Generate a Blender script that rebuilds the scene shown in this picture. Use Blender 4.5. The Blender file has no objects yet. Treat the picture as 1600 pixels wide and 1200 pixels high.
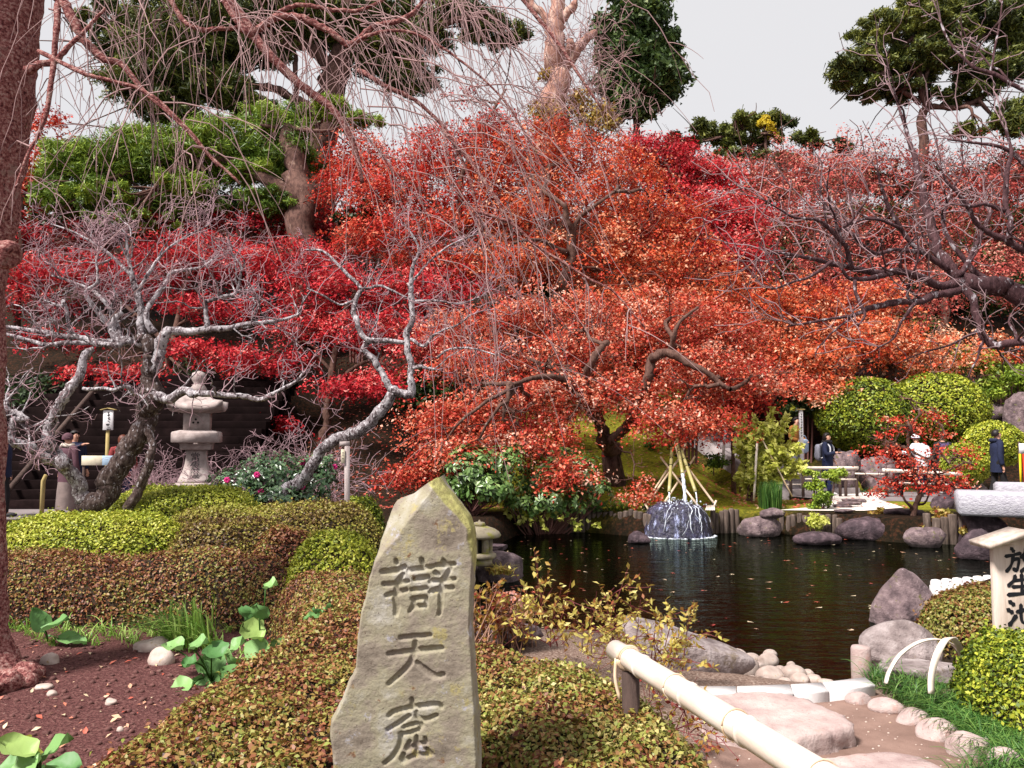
import bpy, bmesh, math, random
import numpy as np
from mathutils import Vector, Matrix, noise as mnoise

# ------------------------------------------------------------------ scene, camera, world, sun, exposure
SC = bpy.context.scene
COL = SC.collection
FPX, HOR, CAMZ = 1300.0, 685.0, 1.55
PITCH = math.atan((HOR - 600.0) / FPX)
cam_data = bpy.data.cameras.new('camera')
cam_data.sensor_width = 36.0
cam_data.lens = 36.0 * FPX / 1600.0
cam_data.clip_start = 0.05
cam_data.clip_end = 1000.0
cam = bpy.data.objects.new('camera', cam_data)
COL.objects.link(cam)
cam.location = (0, 0, CAMZ)
cam.rotation_euler = (math.pi / 2 + PITCH, 0, 0)
SC.camera = cam

SUN_EL, SUN_AZ = math.radians(52), math.radians(229)      # azimuth clockwise from +Y (the view direction)
world = bpy.data.worlds.new('World')
SC.world = world
world.use_nodes = True
wt = world.node_tree
wt.nodes.clear()
w_out = wt.nodes.new('ShaderNodeOutputWorld')
w_bg = wt.nodes.new('ShaderNodeBackground')
w_sky = wt.nodes.new('ShaderNodeTexSky')
w_sky.sky_type = 'NISHITA'
w_sky.sun_disc = False
w_sky.sun_elevation = SUN_EL
w_sky.sun_rotation = SUN_AZ
w_bg.inputs['Strength'].default_value = 0.1
w_mix = wt.nodes.new('ShaderNodeMix'); w_mix.data_type = 'RGBA'
w_noise = wt.nodes.new('ShaderNodeTexNoise'); w_noise.inputs['Scale'].default_value = 1.6
w_noise.inputs['Detail'].default_value = 4.0
w_ramp = wt.nodes.new('ShaderNodeValToRGB')
w_ramp.color_ramp.elements[0].position = 0.2; w_ramp.color_ramp.elements[0].color = (0.93, 0.93, 0.93, 1)
w_ramp.color_ramp.elements[1].position = 0.8; w_ramp.color_ramp.elements[1].color = (1, 1, 1, 1)
w_tc = wt.nodes.new('ShaderNodeTexCoord')
wt.links.new(w_tc.outputs['Generated'], w_noise.inputs['Vector'])
wt.links.new(w_noise.outputs['Fac'], w_ramp.inputs['Fac'])
wt.links.new(w_ramp.outputs['Color'], w_mix.inputs['Factor'])
wt.links.new(w_sky.outputs['Color'], w_mix.inputs['A'])
w_mix.inputs['B'].default_value = (4.9, 4.85, 4.97, 1)     # the even white cloud deck, times the strength above
wt.links.new(w_mix.outputs['Result'], w_bg.inputs['Color'])
wt.links.new(w_bg.outputs['Background'], w_out.inputs['Surface'])

sun_data = bpy.data.lights.new('sun', 'SUN')
sun_data.energy = 5.0
sun_data.angle = math.radians(12)
sun_data.color = (1.0, 0.955, 0.9)
sun = bpy.data.objects.new('sun', sun_data)
COL.objects.link(sun)
sd_ = Vector((math.sin(SUN_AZ) * math.cos(SUN_EL), math.cos(SUN_AZ) * math.cos(SUN_EL), math.sin(SUN_EL)))
sun.rotation_euler = sd_.to_track_quat('Z', 'Y').to_euler()
sun.location = (0, 0, 60)

SC.view_settings.view_transform = 'Standard'
SC.view_settings.look = 'None'
SC.view_settings.gamma = 1.0
SC.view_settings.exposure = 0.74
SC.view_settings.use_curve_mapping = False
SC.render.engine = 'CYCLES'
SC.cycles.max_bounces = 5
SC.cycles.diffuse_bounces = 2
SC.cycles.transparent_max_bounces = 8
SC.cycles.use_denoising = True

rng = np.random.default_rng(7)
random.seed(7)

# ------------------------------------------------------------------ placing things from measurements of the photograph
def P(px, py, d):
    """World point seen at photo pixel (1600x1200) px, py at depth d metres (along +Y)."""
    u = (px - 800.0) / FPX; v = (600.0 - py) / FPX
    c, s = math.cos(PITCH), math.sin(PITCH)
    t = d / (c - v * s)
    return np.array([u * t, d, CAMZ + t * (s + v * c)])

def G(px, py, z):
    """World point where the ray through the pixel meets the level z."""
    u = (px - 800.0) / FPX; v = (600.0 - py) / FPX
    c, s = math.cos(PITCH), math.sin(PITCH)
    t = (z - CAMZ) / (s + v * c)
    return np.array([u * t, t * (c - v * s), z])

# ------------------------------------------------------------------ object helpers
def tag(o, label=None, cat=None, group=None, kind=None):
    if label: o['label'] = label
    if cat: o['category'] = cat
    if group: o['group'] = group
    if kind: o['kind'] = kind
    return o

def empty(name, loc, label, cat, group=None, rz=0.0):
    o = bpy.data.objects.new(name, None)
    o.empty_display_size = 0.2
    COL.objects.link(o)
    o.location = tuple(float(c) for c in loc)
    o.rotation_euler = (0, 0, rz)
    return tag(o, label, cat, group)

def world_of(o):
    if o.parent is None: return o.matrix_basis.copy()
    return world_of(o.parent) @ o.matrix_parent_inverse @ o.matrix_basis

def link(name, me, mat, parent=None, kind=None):
    o = bpy.data.objects.new(name, me)
    COL.objects.link(o)
    if mat is not None and len(me.materials) == 0:
        me.materials.append(mat)
    if parent is not None:
        o.parent = parent
        o.matrix_parent_inverse = world_of(parent).inverted()
    if kind: o['kind'] = kind
    return o

def mesh_np(name, V, faces, tint=None, smooth=False):
    """faces: list of int arrays (m,k). tint: per-face float, in the same order."""
    me = bpy.data.meshes.new(name)
    V = np.asarray(V, dtype=np.float32)
    faces = [np.asarray(f, dtype=np.int32) for f in (faces if isinstance(faces, list) else [faces]) if len(f)]
    me.vertices.add(len(V)); me.vertices.foreach_set('co', V.ravel())
    nl = sum(f.size for f in faces); nf = sum(len(f) for f in faces)
    me.loops.add(nl); me.polygons.add(nf)
    me.loops.foreach_set('vertex_index', np.concatenate([f.ravel() for f in faces]))
    sizes = np.concatenate([np.full(len(f), f.shape[1], np.int32) for f in faces])
    starts = np.concatenate([[0], np.cumsum(sizes)[:-1]]).astype(np.int32)
    me.polygons.foreach_set('loop_start', starts)
    if smooth:
        me.polygons.foreach_set('use_smooth', np.ones(nf, bool))
    if tint is not None:
        a = me.attributes.new('tint', 'FLOAT', 'FACE')
        a.data.foreach_set('value', np.asarray(tint, np.float32))
    me.update(calc_edges=True)
    return me

class Geo:
    """Collects pieces into one mesh."""
    def __init__(self):
        self.v, self.f, self.n = [], {}, 0
    def add(self, V, faces):
        V = np.asarray(V, np.float64).reshape(-1, 3)
        for f in (faces if isinstance(faces, list) else [faces]):
            f = np.asarray(f, np.int64)
            if len(f): self.f.setdefault(f.shape[1], []).append(f + self.n)
        self.v.append(V); self.n += len(V)
        return self
    def mesh(self, name, smooth=False, tint=None):
        return mesh_np(name, np.concatenate(self.v), [np.concatenate(self.f[k]) for k in sorted(self.f)], tint, smooth)
    def build(self, name, mat, parent=None, smooth=False, kind=None):
        return link(name, self.mesh(name, smooth), mat, parent, kind)

def unit(v):
    v = np.asarray(v, float)
    return v / (np.linalg.norm(v, axis=-1, keepdims=True) + 1e-12)

def tube(pts, rad, sides=6, caps=True):
    pts = np.asarray(pts, float); n = len(pts)
    rad = np.broadcast_to(np.asarray(rad, float), (n,))
    t = np.gradient(pts, axis=0); t = unit(t)
    ax = t.mean(0); ref = np.eye(3)[np.argmin(np.abs(ax))]
    a = unit(np.cross(t, ref)); b = np.cross(t, a)
    ang = np.arange(sides) * (2 * math.pi / sides)
    V = pts[:, None] + rad[:, None, None] * (np.cos(ang)[None, :, None] * a[:, None] + np.sin(ang)[None, :, None] * b[:, None])
    V = V.reshape(-1, 3)
    i = np.arange(n - 1)[:, None] * sides; j = np.arange(sides)[None]; k = (j + 1) % sides
    F = np.stack([i + j, i + k, i + sides + k, i + sides + j], -1).reshape(-1, 4)
    faces = [F]
    if caps and sides >= 3:
        V = np.concatenate([V, pts[:1], pts[-1:]])
        j = np.arange(sides); k = (j + 1) % sides; o = (n - 1) * sides
        T = np.concatenate([np.stack([k, j, np.full(sides, n * sides)], -1),
                            np.stack([o + j, o + k, np.full(sides, n * sides + 1)], -1)])
        faces.append(T)
    return V, faces

def smooth_path(pts, n):
    """Catmull-Rom resampling of rows of any width."""
    p = np.asarray(pts, float)
    if len(p) < 3:
        s = np.linspace(0, 1, n)[:, None]
        return p[0] * (1 - s) + p[-1] * s
    q = np.vstack([2 * p[0] - p[1], p, 2 * p[-1] - p[-2]])
    u = np.linspace(0, len(p) - 1 - 1e-6, n); i = u.astype(int); f = (u - i)[:, None]
    a, b, c, d = q[i], q[i + 1], q[i + 2], q[i + 3]
    return 0.5 * (2 * b + (c - a) * f + (2 * a - 5 * b + 4 * c - d) * f ** 2 + (3 * b - a - 3 * c + d) * f ** 3)

def box(cx, cy, cz, sx, sy, sz, bev=0.0, rz=0.0):
    """Chamfered box as (V, faces)."""
    bm = bmesh.new()
    bmesh.ops.create_cube(bm, size=1.0)
    for v in bm.verts: v.co = Vector((v.co.x * sx, v.co.y * sy, v.co.z * sz))
    if bev > 0: bmesh.ops.bevel(bm, geom=list(bm.edges), offset=bev, segments=1, affect='EDGES', profile=0.5)
    bm.verts.index_update()
    V = np.array([v.co[:] for v in bm.verts])
    fs = {}
    for f in bm.faces: fs.setdefault(len(f.verts), []).append([v.index for v in f.verts])
    bm.free()
    c, s = math.cos(rz), math.sin(rz)
    V = V @ np.array([[c, s, 0], [-s, c, 0], [0, 0, 1]]) + np.array([cx, cy, cz])
    return V, [np.array(x) for x in fs.values()]

def lathe(prof, seg=24, rot=0.0, square=False):
    """prof: rows (r, z). Closed top and bottom if r ends at ~0. Returns (V, faces)."""
    prof = np.asarray(prof, float); n = len(prof)
    a = np.arange(seg) * 2 * math.pi / seg + rot
    V = np.stack([prof[:, 0, None] * np.cos(a), prof[:, 0, None] * np.sin(a), np.repeat(prof[:, 1, None], seg, 1)], -1).reshape(-1, 3)
    i = np.arange(n - 1)[:, None] * seg; j = np.arange(seg)[None]; k = (j + 1) % seg
    F = np.stack([i + j, i + k, i + seg + k, i + seg + j], -1).reshape(-1, 4)
    return V, [F]

def fbm(p, scale, seed=0.0, octv=3):
    """Perlin fbm at rows of p -> values about -1..1."""
    out = np.empty(len(p))
    for i, q in enumerate(p):
        out[i] = mnoise.fractal(Vector((q[0] * scale + seed, q[1] * scale + seed * 1.7, q[2] * scale - seed)), 0.9, 2.0, octv)
    return out

_ICO = {}
def ico(sub):
    if sub not in _ICO:
        bm = bmesh.new(); bmesh.ops.create_icosphere(bm, subdivisions=sub, radius=1.0)
        bm.verts.index_update()
        _ICO[sub] = (np.array([v.co[:] for v in bm.verts]), np.array([[v.index for v in f.verts] for f in bm.faces]))
        bm.free()
    return _ICO[sub]

def rock_geo(center, radii, seed, rz=0.0, rough=0.18, cuts=7, flat=None, sub=4):
    V, F = ico(sub); V = V.copy()
    r = np.random.default_rng(seed)
    for _ in range(cuts):                       # planes shear the ball into facets
        n = unit(r.normal(size=3)); h = r.uniform(0.62, 0.92)
        dd = V @ n - h
        V -= np.outer(np.maximum(dd, 0) * 0.92, n)
    if flat is not None:
        V[:, 2] = np.where(V[:, 2] > flat, flat + (V[:, 2] - flat) * 0.12, V[:, 2])
    nn = fbm(V, 1.3, seed * 3.1, 2) * rough + fbm(V, 4.5, seed * 1.3, 3) * rough * 0.25
    V = V * (1 + nn)[:, None] * np.asarray(radii)
    c, s = math.cos(rz), math.sin(rz)
    V = V @ np.array([[c, s, 0], [-s, c, 0], [0, 0, 1]]) + np.asarray(center)
    return V, F

# ------------------------------------------------------------------ materials
def new_mat(name):
    m = bpy.data.materials.new(name); m.use_nodes = True
    nt = m.node_tree; nt.nodes.clear()
    out = nt.nodes.new('ShaderNodeOutputMaterial')
    b = nt.nodes.new('ShaderNodeBsdfPrincipled')
    nt.links.new(b.outputs['BSDF'], out.inputs['Surface'])
    return m, nt, b, out

def ramp(nt, stops):
    r = nt.nodes.new('ShaderNodeValToRGB')
    el = r.color_ramp.elements
    while len(el) < len(stops): el.new(0.5)
    for e, (p, c) in zip(el, stops):
        e.position = p; e.color = (c[0], c[1], c[2], 1)
    return r

def coords(nt, scale=(1, 1, 1)):
    tc = nt.nodes.new('ShaderNodeTexCoord'); mp = nt.nodes.new('ShaderNodeMapping')
    mp.inputs['Scale'].default_value = scale
    nt.links.new(tc.outputs['Object'], mp.inputs['Vector'])
    return mp.outputs['Vector']

def noise_node(nt, vec, scale, detail=5, rough=0.6):
    n = nt.nodes.new('ShaderNodeTexNoise')
    n.inputs['Scale'].default_value = scale; n.inputs['Detail'].default_value = detail
    n.inputs['Roughness'].default_value = rough
    nt.links.new(vec, n.inputs['Vector'])
    return n

def mixc(nt, fac, a, b, mode='MIX'):
    m = nt.nodes.new('ShaderNodeMix'); m.data_type = 'RGBA'; m.blend_type = mode
    for sock, val in (('Factor', fac), ('A', a), ('B', b)):
        if hasattr(val, 'links') or isinstance(val, bpy.types.NodeSocket): nt.links.new(val, m.inputs[sock])
        elif sock == 'Factor': m.inputs[sock].default_value = val
        else: m.inputs[sock].default_value = (val[0], val[1], val[2], 1)
    return m.outputs['Result']

def mat_noise(name, stops, scale=4.0, rough=0.8, bump=0.3, bscale=30.0, stretch=(1, 1, 1), spots=None, spec=0.3, dist=0.01, detail=6):
    """Colour from a noise ramp, second noise as relief; spots = (scale, threshold, colour) for lichen, moss or specks."""
    m, nt, b, out = new_mat(name)
    v = coords(nt, stretch)
    n = noise_node(nt, v, scale, detail, 0.62)
    r = ramp(nt, stops); nt.links.new(n.outputs['Fac'], r.inputs['Fac'])
    c = r.outputs['Color']
    for sp in (spots or []):
        n2 = noise_node(nt, v, sp[0], 5, 0.65)
        r2 = ramp(nt, [(sp[1], (0, 0, 0)), (sp[1] + 0.06, (1, 1, 1))]); nt.links.new(n2.outputs['Fac'], r2.inputs['Fac'])
        c = mixc(nt, r2.outputs['Color'], c, sp[2])
    nt.links.new(c, b.inputs['Base Color'])
    b.inputs['Roughness'].default_value = rough
    b.inputs['Specular IOR Level'].default_value = spec
    if bump > 0:
        n3 = noise_node(nt, v, bscale, 6, 0.65)
        bp = nt.nodes.new('ShaderNodeBump'); bp.inputs['Strength'].default_value = bump; bp.inputs['Distance'].default_value = dist
        nt.links.new(n3.outputs['Fac'], bp.inputs['Height']); nt.links.new(bp.outputs['Normal'], b.inputs['Normal'])
    return m

def mat_leaf(name, stops, transl=0.14, rough=0.5, spec=0.35):
    """Leaf colour picked by the leaf's own tint value; some light passes through the blade."""
    m, nt, b, out = new_mat(name)
    a = nt.nodes.new('ShaderNodeAttribute'); a.attribute_name = 'tint'
    r = ramp(nt, stops); nt.links.new(a.outputs['Fac'], r.inputs['Fac'])
    nt.links.new(r.outputs['Color'], b.inputs['Base Color'])
    b.inputs['Roughness'].default_value = rough
    b.inputs['Specular IOR Level'].default_value = spec
    t = nt.nodes.new('ShaderNodeBsdfTranslucent'); nt.links.new(r.outputs['Color'], t.inputs['Color'])
    mx = nt.nodes.new('ShaderNodeMixShader'); mx.inputs['Fac'].default_value = transl
    nt.links.new(b.outputs['BSDF'], mx.inputs[1]); nt.links.new(t.outputs['BSDF'], mx.inputs[2])
    nt.links.new(mx.outputs['Shader'], out.inputs['Surface'])
    return m

def mat_plain(name, col, rough=0.7, spec=0.3):
    m = mat_noise(name, [(0.3, tuple(c * 0.8 for c in col)), (0.7, tuple(min(1, c * 1.15) for c in col))], 9.0, rough, 0.1, 60.0, spec=spec)
    return m

# ------------------------------------------------------------------ leaves
LEAF4 = (np.array([[0, 0, 0], [0.30, 0.5, 0.10], [0, 1, -0.05], [-0.30, 0.5, 0.10]]), np.array([[0, 1, 2, 3]]))
NEEDLE = (np.array([[-0.085, 0, 0], [0.085, 0, 0.02], [0.02, 1, -0.04]]), np.array([[0, 1, 2]]))
LEAF3 = (np.array([[-0.26, 0.08, 0], [0.32, 0.3, 0.09], [-0.02, 1, -0.05]]), np.array([[0, 1, 2]]))
LEAF5 = (np.array([[0, 0, 0], [0.23, 0.5, 0.07], [0, 1, -0.06], [-0.23, 0.5, 0.07], [0, 0.5, 0]]),
         np.array([[0, 1, 4], [1, 2, 4], [2, 3, 4], [3, 0, 4]]))
STAR = (np.array([[0, 0, 0], [0.12, 0.35, .04], [0, 1, -0.05], [-0.12, 0.35, .04], [0.75, 0.62, -.02], [0.25, 0.12, .03], [-0.75, 0.62, -.02], [-0.25, 0.12, .03]]),
        np.array([[0, 1, 2, 3], [0, 5, 4, 1], [0, 3, 6, 7]]))

def leaf_mesh(name, pos, nrm, size, tint, shape=LEAF4, jit=0.6, r=None, updir=None):
    """One mesh of separate leaves at pos, facing nrm (jittered); size per leaf in metres."""
    r = r or rng
    n = len(pos)
    nr = unit(nrm + r.normal(scale=jit, size=(n, 3)))
    if updir is None: tv = r.normal(size=(n, 3))
    else: tv = np.asarray(updir) + r.normal(scale=0.5, size=(n, 3))
    ty = unit(tv - nr * (tv * nr).sum(1, keepdims=True)); tx = np.cross(ty, nr)
    size = np.broadcast_to(size, (n,))[:, None, None]
    T, F = shape
    off = T - np.array([0, 0.5, 0])
    V = pos[:, None] + size * (off[None, :, 0, None] * tx[:, None] + off[None, :, 1, None] * ty[:, None] + off[None, :, 2, None] * nr[:, None])
    FF = (F[None] + (np.arange(n) * len(T))[:, None, None]).reshape(-1, F.shape[1])
    return mesh_np(name, V.reshape(-1, 3), [FF], np.repeat(np.clip(tint, 0, 1), len(F)))

def in_poly(px, py, poly):
    inside = np.zeros(np.shape(px), bool)
    n = len(poly)
    for i in range(n):
        x1, y1 = poly[i]; x2, y2 = poly[(i + 1) % n]
        c = ((y1 > py) != (y2 > py)) & (px < (x2 - x1) * (py - y1) / ((y2 - y1) if y2 != y1 else 1e-9) + x1)
        inside ^= c
    return inside

def poly_sd(px, py, poly):
    """Signed distance to a polygon, positive inside."""
    d = np.full(np.shape(px), 1e9); n = len(poly)
    for i in range(n):
        x1, y1 = poly[i]; x2, y2 = poly[(i + 1) % n]
        ex, ey = x2 - x1, y2 - y1
        t = np.clip(((px - x1) * ex + (py - y1) * ey) / (ex * ex + ey * ey + 1e-12), 0, 1)
        d = np.minimum(d, np.hypot(px - x1 - t * ex, py - y1 - t * ey))
    return np.where(in_poly(px, py, poly), d, -d)

def sstep(a, b, x):
    t = np.clip((np.asarray(x, float) - a) / (b - a), 0, 1)
    return t * t * (3 - 2 * t)
# ------------------------------------------------------------------ ground, pond, paths
ZW = -0.45
POND_PX = [(735, 884), (770, 848), (800, 834), (900, 829), (1000, 837), (1120, 830), (1200, 832), (1300, 838), (1400, 846),
           (1490, 849), (1545, 841), (1720, 846), (1720, 925), (1560, 948), (1470, 958), (1440, 974), (1390, 986), (1362, 1004), (1346, 1045),
           (1320, 1062), (1260, 1066), (1185, 1054), (1150, 1030), (1090, 1006), (1000, 998), (900, 995), (800, 992), (745, 985), (722, 935)]
POND = [tuple(G(x, y, ZW)[:2]) for x, y in POND_PX]

STAIR_R0, STAIR_R1 = np.array([8.6, 22.9]), np.array([6.3, 29.2])      # foot and head of the right-hand stair, middle line
def H(x, y):
    x = np.asarray(x, float); y = np.asarray(y, float)
    wl = 1 - sstep(-7.5, -6.1, x)                    # left of here the broad steps climb
    wr = sstep(4.2, 6.2, x)
    hl = np.clip(y - 18.3, 0, None) * 0.5 - 0.25 * sstep(17.9, 18.6, y)
    hc = np.clip(y - 19.2, 0, 6) * 0.33 + np.clip(y - 25, 0, None) * 0.55
    hr = np.clip(y - 24.6, 0, None) * 0.66
    hill = hl * wl + hr * wr + hc * (1 - wl) * (1 - wr)
    hill = np.where(hill > 13, 13 + (1 - np.exp(-(hill - 13) / 6)) * 5, hill)
    # corridor of the right-hand stair
    dv = STAIR_R1 - STAIR_R0; L = np.hypot(*dv); dv = dv / L
    s = (x - STAIR_R0[0]) * dv[0] + (y - STAIR_R0[1]) * dv[1]
    t = np.abs(-(x - STAIR_R0[0]) * dv[1] + (y - STAIR_R0[1]) * dv[0])
    cor = (1 - sstep(1.25, 2.3, t)) * sstep(-1.5, 0.0, s) * (1 - sstep(L, L + 2, s))
    hill = hill * (1 - cor) + np.clip(s * 0.345 - 0.25, -0.2, None) * cor
    bed = 0.12 * (1 - sstep(-1.6, -0.9, x)) * sstep(1.0, 3.0, y) * (1 - sstep(13.5, 16.5, y))
    mound = 0.38 * np.exp(-((x + 3.6) / 2.6) ** 2 - ((y - 10.0) / 2.4) ** 2)
    bump = 0.03 * np.sin(x * 1.7 + 0.6 * y) * np.sin(y * 1.3 - x * 0.4) * sstep(18.8, 22, y) * (1 - wr * (1 - sstep(25, 27, y)))
    h = hill + bed + mound + bump
    sd = poly_sd(x, y, POND)
    h = h - 0.43 * sstep(-1.9, 0.0, sd) * (1 - sstep(8.5, 10.5, y)) * sstep(-1.3, -0.3, x)
    k = sstep(-0.08, 0.5, sd)
    return h * (1 - k) + (-1.15) * k

def Hs(x, y): return float(H(np.array([x]), np.array([y]))[0])

xs = np.unique(np.round(np.concatenate([np.arange(-75, -9, 2.2), np.arange(-9, 13.01, 0.16), np.arange(13.5, 76, 2.2)]), 3))
ys = np.unique(np.round(np.concatenate([np.arange(-6, 1, 0.8), np.arange(1, 25, 0.16), np.arange(25, 60, 0.8), np.arange(60, 190, 5)]), 3))
gx, gy = np.meshgrid(xs, ys)
gz = H(gx.ravel(), gy.ravel())
V = np.stack([gx.ravel(), gy.ravel(), gz], 1)
nx, ny = len(xs), len(ys)
i = np.arange(ny - 1)[:, None] * nx; j = np.arange(nx - 1)[None]
F = np.stack([i + j, i + j + 1, i + nx + j + 1, i + nx + j], -1).reshape(-1, 4)
gme = mesh_np('ground', V, [F], smooth=True)
x_, y_ = V[:, 0], V[:, 1]
zone = np.zeros((len(V), 4), np.float32)
zone[:, 0] = sstep(17.5, 18.6, y_) * (1 - sstep(23.5, 27, y_)) * sstep(-2.5, 0.5, x_) * (1 - sstep(9.5, 12.5, x_))   # moss
zone[:, 1] = (1 - sstep(-1.2, -0.7, x_)) * (1 - sstep(6.0, 6.8, y_))                                                  # tilled soil
zone[:, 2] = sstep(-0.3, 0.2, x_) * (1 - sstep(6.2, 8.5, y_)) * sstep(3.5, 4.5, y_)
zone[:, 3] = 1
ca = gme.attributes.new('zone', 'FLOAT_COLOR', 'POINT'); ca.data.foreach_set('color', zone.ravel())
gme.attributes.new('mud', 'FLOAT', 'POINT').data.foreach_set('value', sstep(0.0, 0.5, poly_sd(x_, y_, POND)).astype(np.float32))
m_ground, nt, b, out = new_mat('ground_cover')
v = coords(nt)
za = nt.nodes.new('ShaderNodeAttribute'); za.attribute_name = 'zone'
sx = nt.nodes.new('ShaderNodeSeparateColor'); nt.links.new(za.outputs['Color'], sx.inputs['Color'])
n1 = noise_node(nt, v, 1.4, 8, 0.7); n2 = noise_node(nt, v, 14, 6, 0.7); n3 = noise_node(nt, v, 60, 4, 0.6)
litter = ramp(nt, [(0.35, (0.006, 0.005, 0.003)), (0.52, (0.018, 0.011, 0.006)), (0.62, (0.06, 0.02, 0.011)), (0.7, (0.035, 0.035, 0.010))]); nt.links.new(n2.outputs['Fac'], litter.inputs['Fac'])
moss = ramp(nt, [(0.3, (0.05, 0.05, 0.008)), (0.5, (0.20, 0.20, 0.015)), (0.68, (0.40, 0.36, 0.03))]); nt.links.new(n2.outputs['Fac'], moss.inputs['Fac'])
soil = ramp(nt, [(0.3, (0.05, 0.02, 0.019)), (0.5, (0.115, 0.045, 0.043)), (0.66, (0.18, 0.085, 0.075)), (0.74, (0.42, 0.3, 0.25))]); nt.links.new(n3.outputs['Fac'], soil.inputs['Fac'])
mm = nt.nodes.new('ShaderNodeMath'); mm.operation = 'MULTIPLY'
mr = ramp(nt, [(0.30, (0, 0, 0)), (0.50, (1, 1, 1))]); nt.links.new(n1.outputs['Fac'], mr.inputs['Fac'])
nt.links.new(sx.outputs['Red'], mm.inputs[0]); nt.links.new(mr.outputs['Color'], mm.inputs[1])
c = mixc(nt, mm.outputs[0], litter.outputs['Color'], moss.outputs['Color'])
c = mixc(nt, sx.outputs['Green'], c, soil.outputs['Color'])
earth = ramp(nt, [(0.3, (0.10, 0.06, 0.045)), (0.5, (0.22, 0.145, 0.115)), (0.68, (0.40, 0.31, 0.26))]); nt.links.new(n3.outputs['Fac'], earth.inputs['Fac'])
c = mixc(nt, sx.outputs['Blue'], c, earth.outputs['Color'])
mu = nt.nodes.new('ShaderNodeAttribute'); mu.attribute_name = 'mud'
c = mixc(nt, mu.outputs['Fac'], c, (0.012, 0.011, 0.006))
nt.links.new(c, b.inputs['Base Color']); b.inputs['Roughness'].default_value = 0.95; b.inputs['Specular IOR Level'].default_value = 0.1
bp = nt.nodes.new('ShaderNodeBump'); bp.inputs['Strength'].default_value = 0.9; bp.inputs['Distance'].default_value = 0.03
nt.links.new(n3.outputs['Fac'], bp.inputs['Height']); nt.links.new(bp.outputs['Normal'], b.inputs['Normal'])
link('ground', gme, m_ground, kind='structure')

# water: see-through but murky, mirror-like at grazing angles
m_water, nt, b, out = new_mat('pond_water')
nt.nodes.remove(b)
v = coords(nt, (0.55, 1.5, 1.0))
na = noise_node(nt, v, 3.2, 4, 0.55); nb = noise_node(nt, v, 11.0, 3, 0.5)
ad = nt.nodes.new('ShaderNodeMath'); ad.operation = 'MULTIPLY_ADD'; ad.inputs[1].default_value = 0.35
nt.links.new(nb.outputs['Fac'], ad.inputs[0]); nt.links.new(na.outputs['Fac'], ad.inputs[2])
bp = nt.nodes.new('ShaderNodeBump'); bp.inputs['Strength'].default_value = 0.28; bp.inputs['Distance'].default_value = 0.07
nt.links.new(ad.outputs[0], bp.inputs['Height'])
fr = nt.nodes.new('ShaderNodeFresnel'); fr.inputs['IOR'].default_value = 1.30; nt.links.new(bp.outputs['Normal'], fr.inputs['Normal'])
gl = nt.nodes.new('ShaderNodeBsdfGlossy'); gl.inputs['Roughness'].default_value = 0.03; gl.inputs['Color'].default_value = (0.50, 0.60, 0.50, 1)  # gloss tint dimmed so mirrored undersides look shaded
nt.links.new(bp.outputs['Normal'], gl.inputs['Normal'])
tr = nt.nodes.new('ShaderNodeBsdfTransparent'); tr.inputs['Color'].default_value = (0.04, 0.046, 0.03, 1)
mx = nt.nodes.new('ShaderNodeMixShader'); nt.links.new(fr.outputs['Fac'], mx.inputs['Fac'])
nt.links.new(tr.outputs['BSDF'], mx.inputs[1]); nt.links.new(gl.outputs['BSDF'], mx.inputs[2])
nt.links.new(mx.outputs['Shader'], out.inputs['Surface'])
wv, wf = [], []
wx = np.linspace(-3.5, 17, 42); wy = np.linspace(6.0, 21, 31)
wgx, wgy = np.meshgrid(wx, wy)
i = np.arange(30)[:, None] * 42; j = np.arange(41)[None]
wF = np.stack([i + j, i + j + 1, i + 43 + j, i + 42 + j], -1).reshape(-1, 4)
wc = np.stack([wgx.ravel()[wF].mean(1), wgy.ravel()[wF].mean(1)], 1)
keep = poly_sd(wc[:, 0], wc[:, 1], POND) > -0.75
water = link('pond_water', mesh_np('pond_water', np.stack([wgx.ravel(), wgy.ravel(), np.full(wgx.size, ZW)], 1), [wF[keep]]), m_water, kind='structure')

def sheet(name, poly, z, mat, step=0.25):
    """Flat sheet with a soft outline at height z."""
    pl = np.array([tuple(p) + (z,) for p in poly])
    pl = np.vstack([pl, pl[:1]])
    rows = []
    for a, b2 in zip(pl[:-1], pl[1:]):
        k = max(1, int(np.linalg.norm(b2 - a) / step))
        for q in range(k): rows.append(a + (b2 - a) * q / k)
    me = bpy.data.meshes.new(name)
    bm = bmesh.new()
    bm.faces.new([bm.verts.new(tuple(q)) for q in rows]); bmesh.ops.triangulate(bm, faces=bm.faces[:])
    bm.normal_update()
    for f in bm.faces:
        if f.normal.z < 0: f.normal_flip()
    bm.to_mesh(me); bm.free()
    return link(name, me, mat, kind='structure')

m_path = mat_noise('trodden_earth', [(0.3, (0.11, 0.065, 0.05)), (0.5, (0.20, 0.122, 0.098)), (0.7, (0.29, 0.185, 0.15))], 2.2, 0.95, 0.5, 120, spots=[(45, 0.66, (0.10, 0.06, 0.05)), (70, 0.68, (0.45, 0.34, 0.3))])
sheet('garden_path', [(0.45, -4), (0.5, 2.2), (0.75, 3.2), (1.0, 4.4), (1.12, 5.15), (2.2, 5.2), (2.45, 4.6), (2.75, 3.9), (3.2, 3.0), (3.8, -4)], 0.005, m_path)
m_pave = mat_noise('worn_paving', [(0.3, (0.13, 0.105, 0.11)), (0.7, (0.24, 0.2, 0.2))], 1.2, 0.85, 0.25, 50)
sheet('pavement', [(8.2, 21.0), (17, 18.6), (22, 19), (22, 24.2), (7.6, 24.2), (7.4, 22.4)], 0.008, m_pave)
sheet('pavement', [(-18, 15.2), (-6.0, 16.3), (-5.6, 18.35), (-18, 18.35)], 0.008, m_pave)
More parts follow.
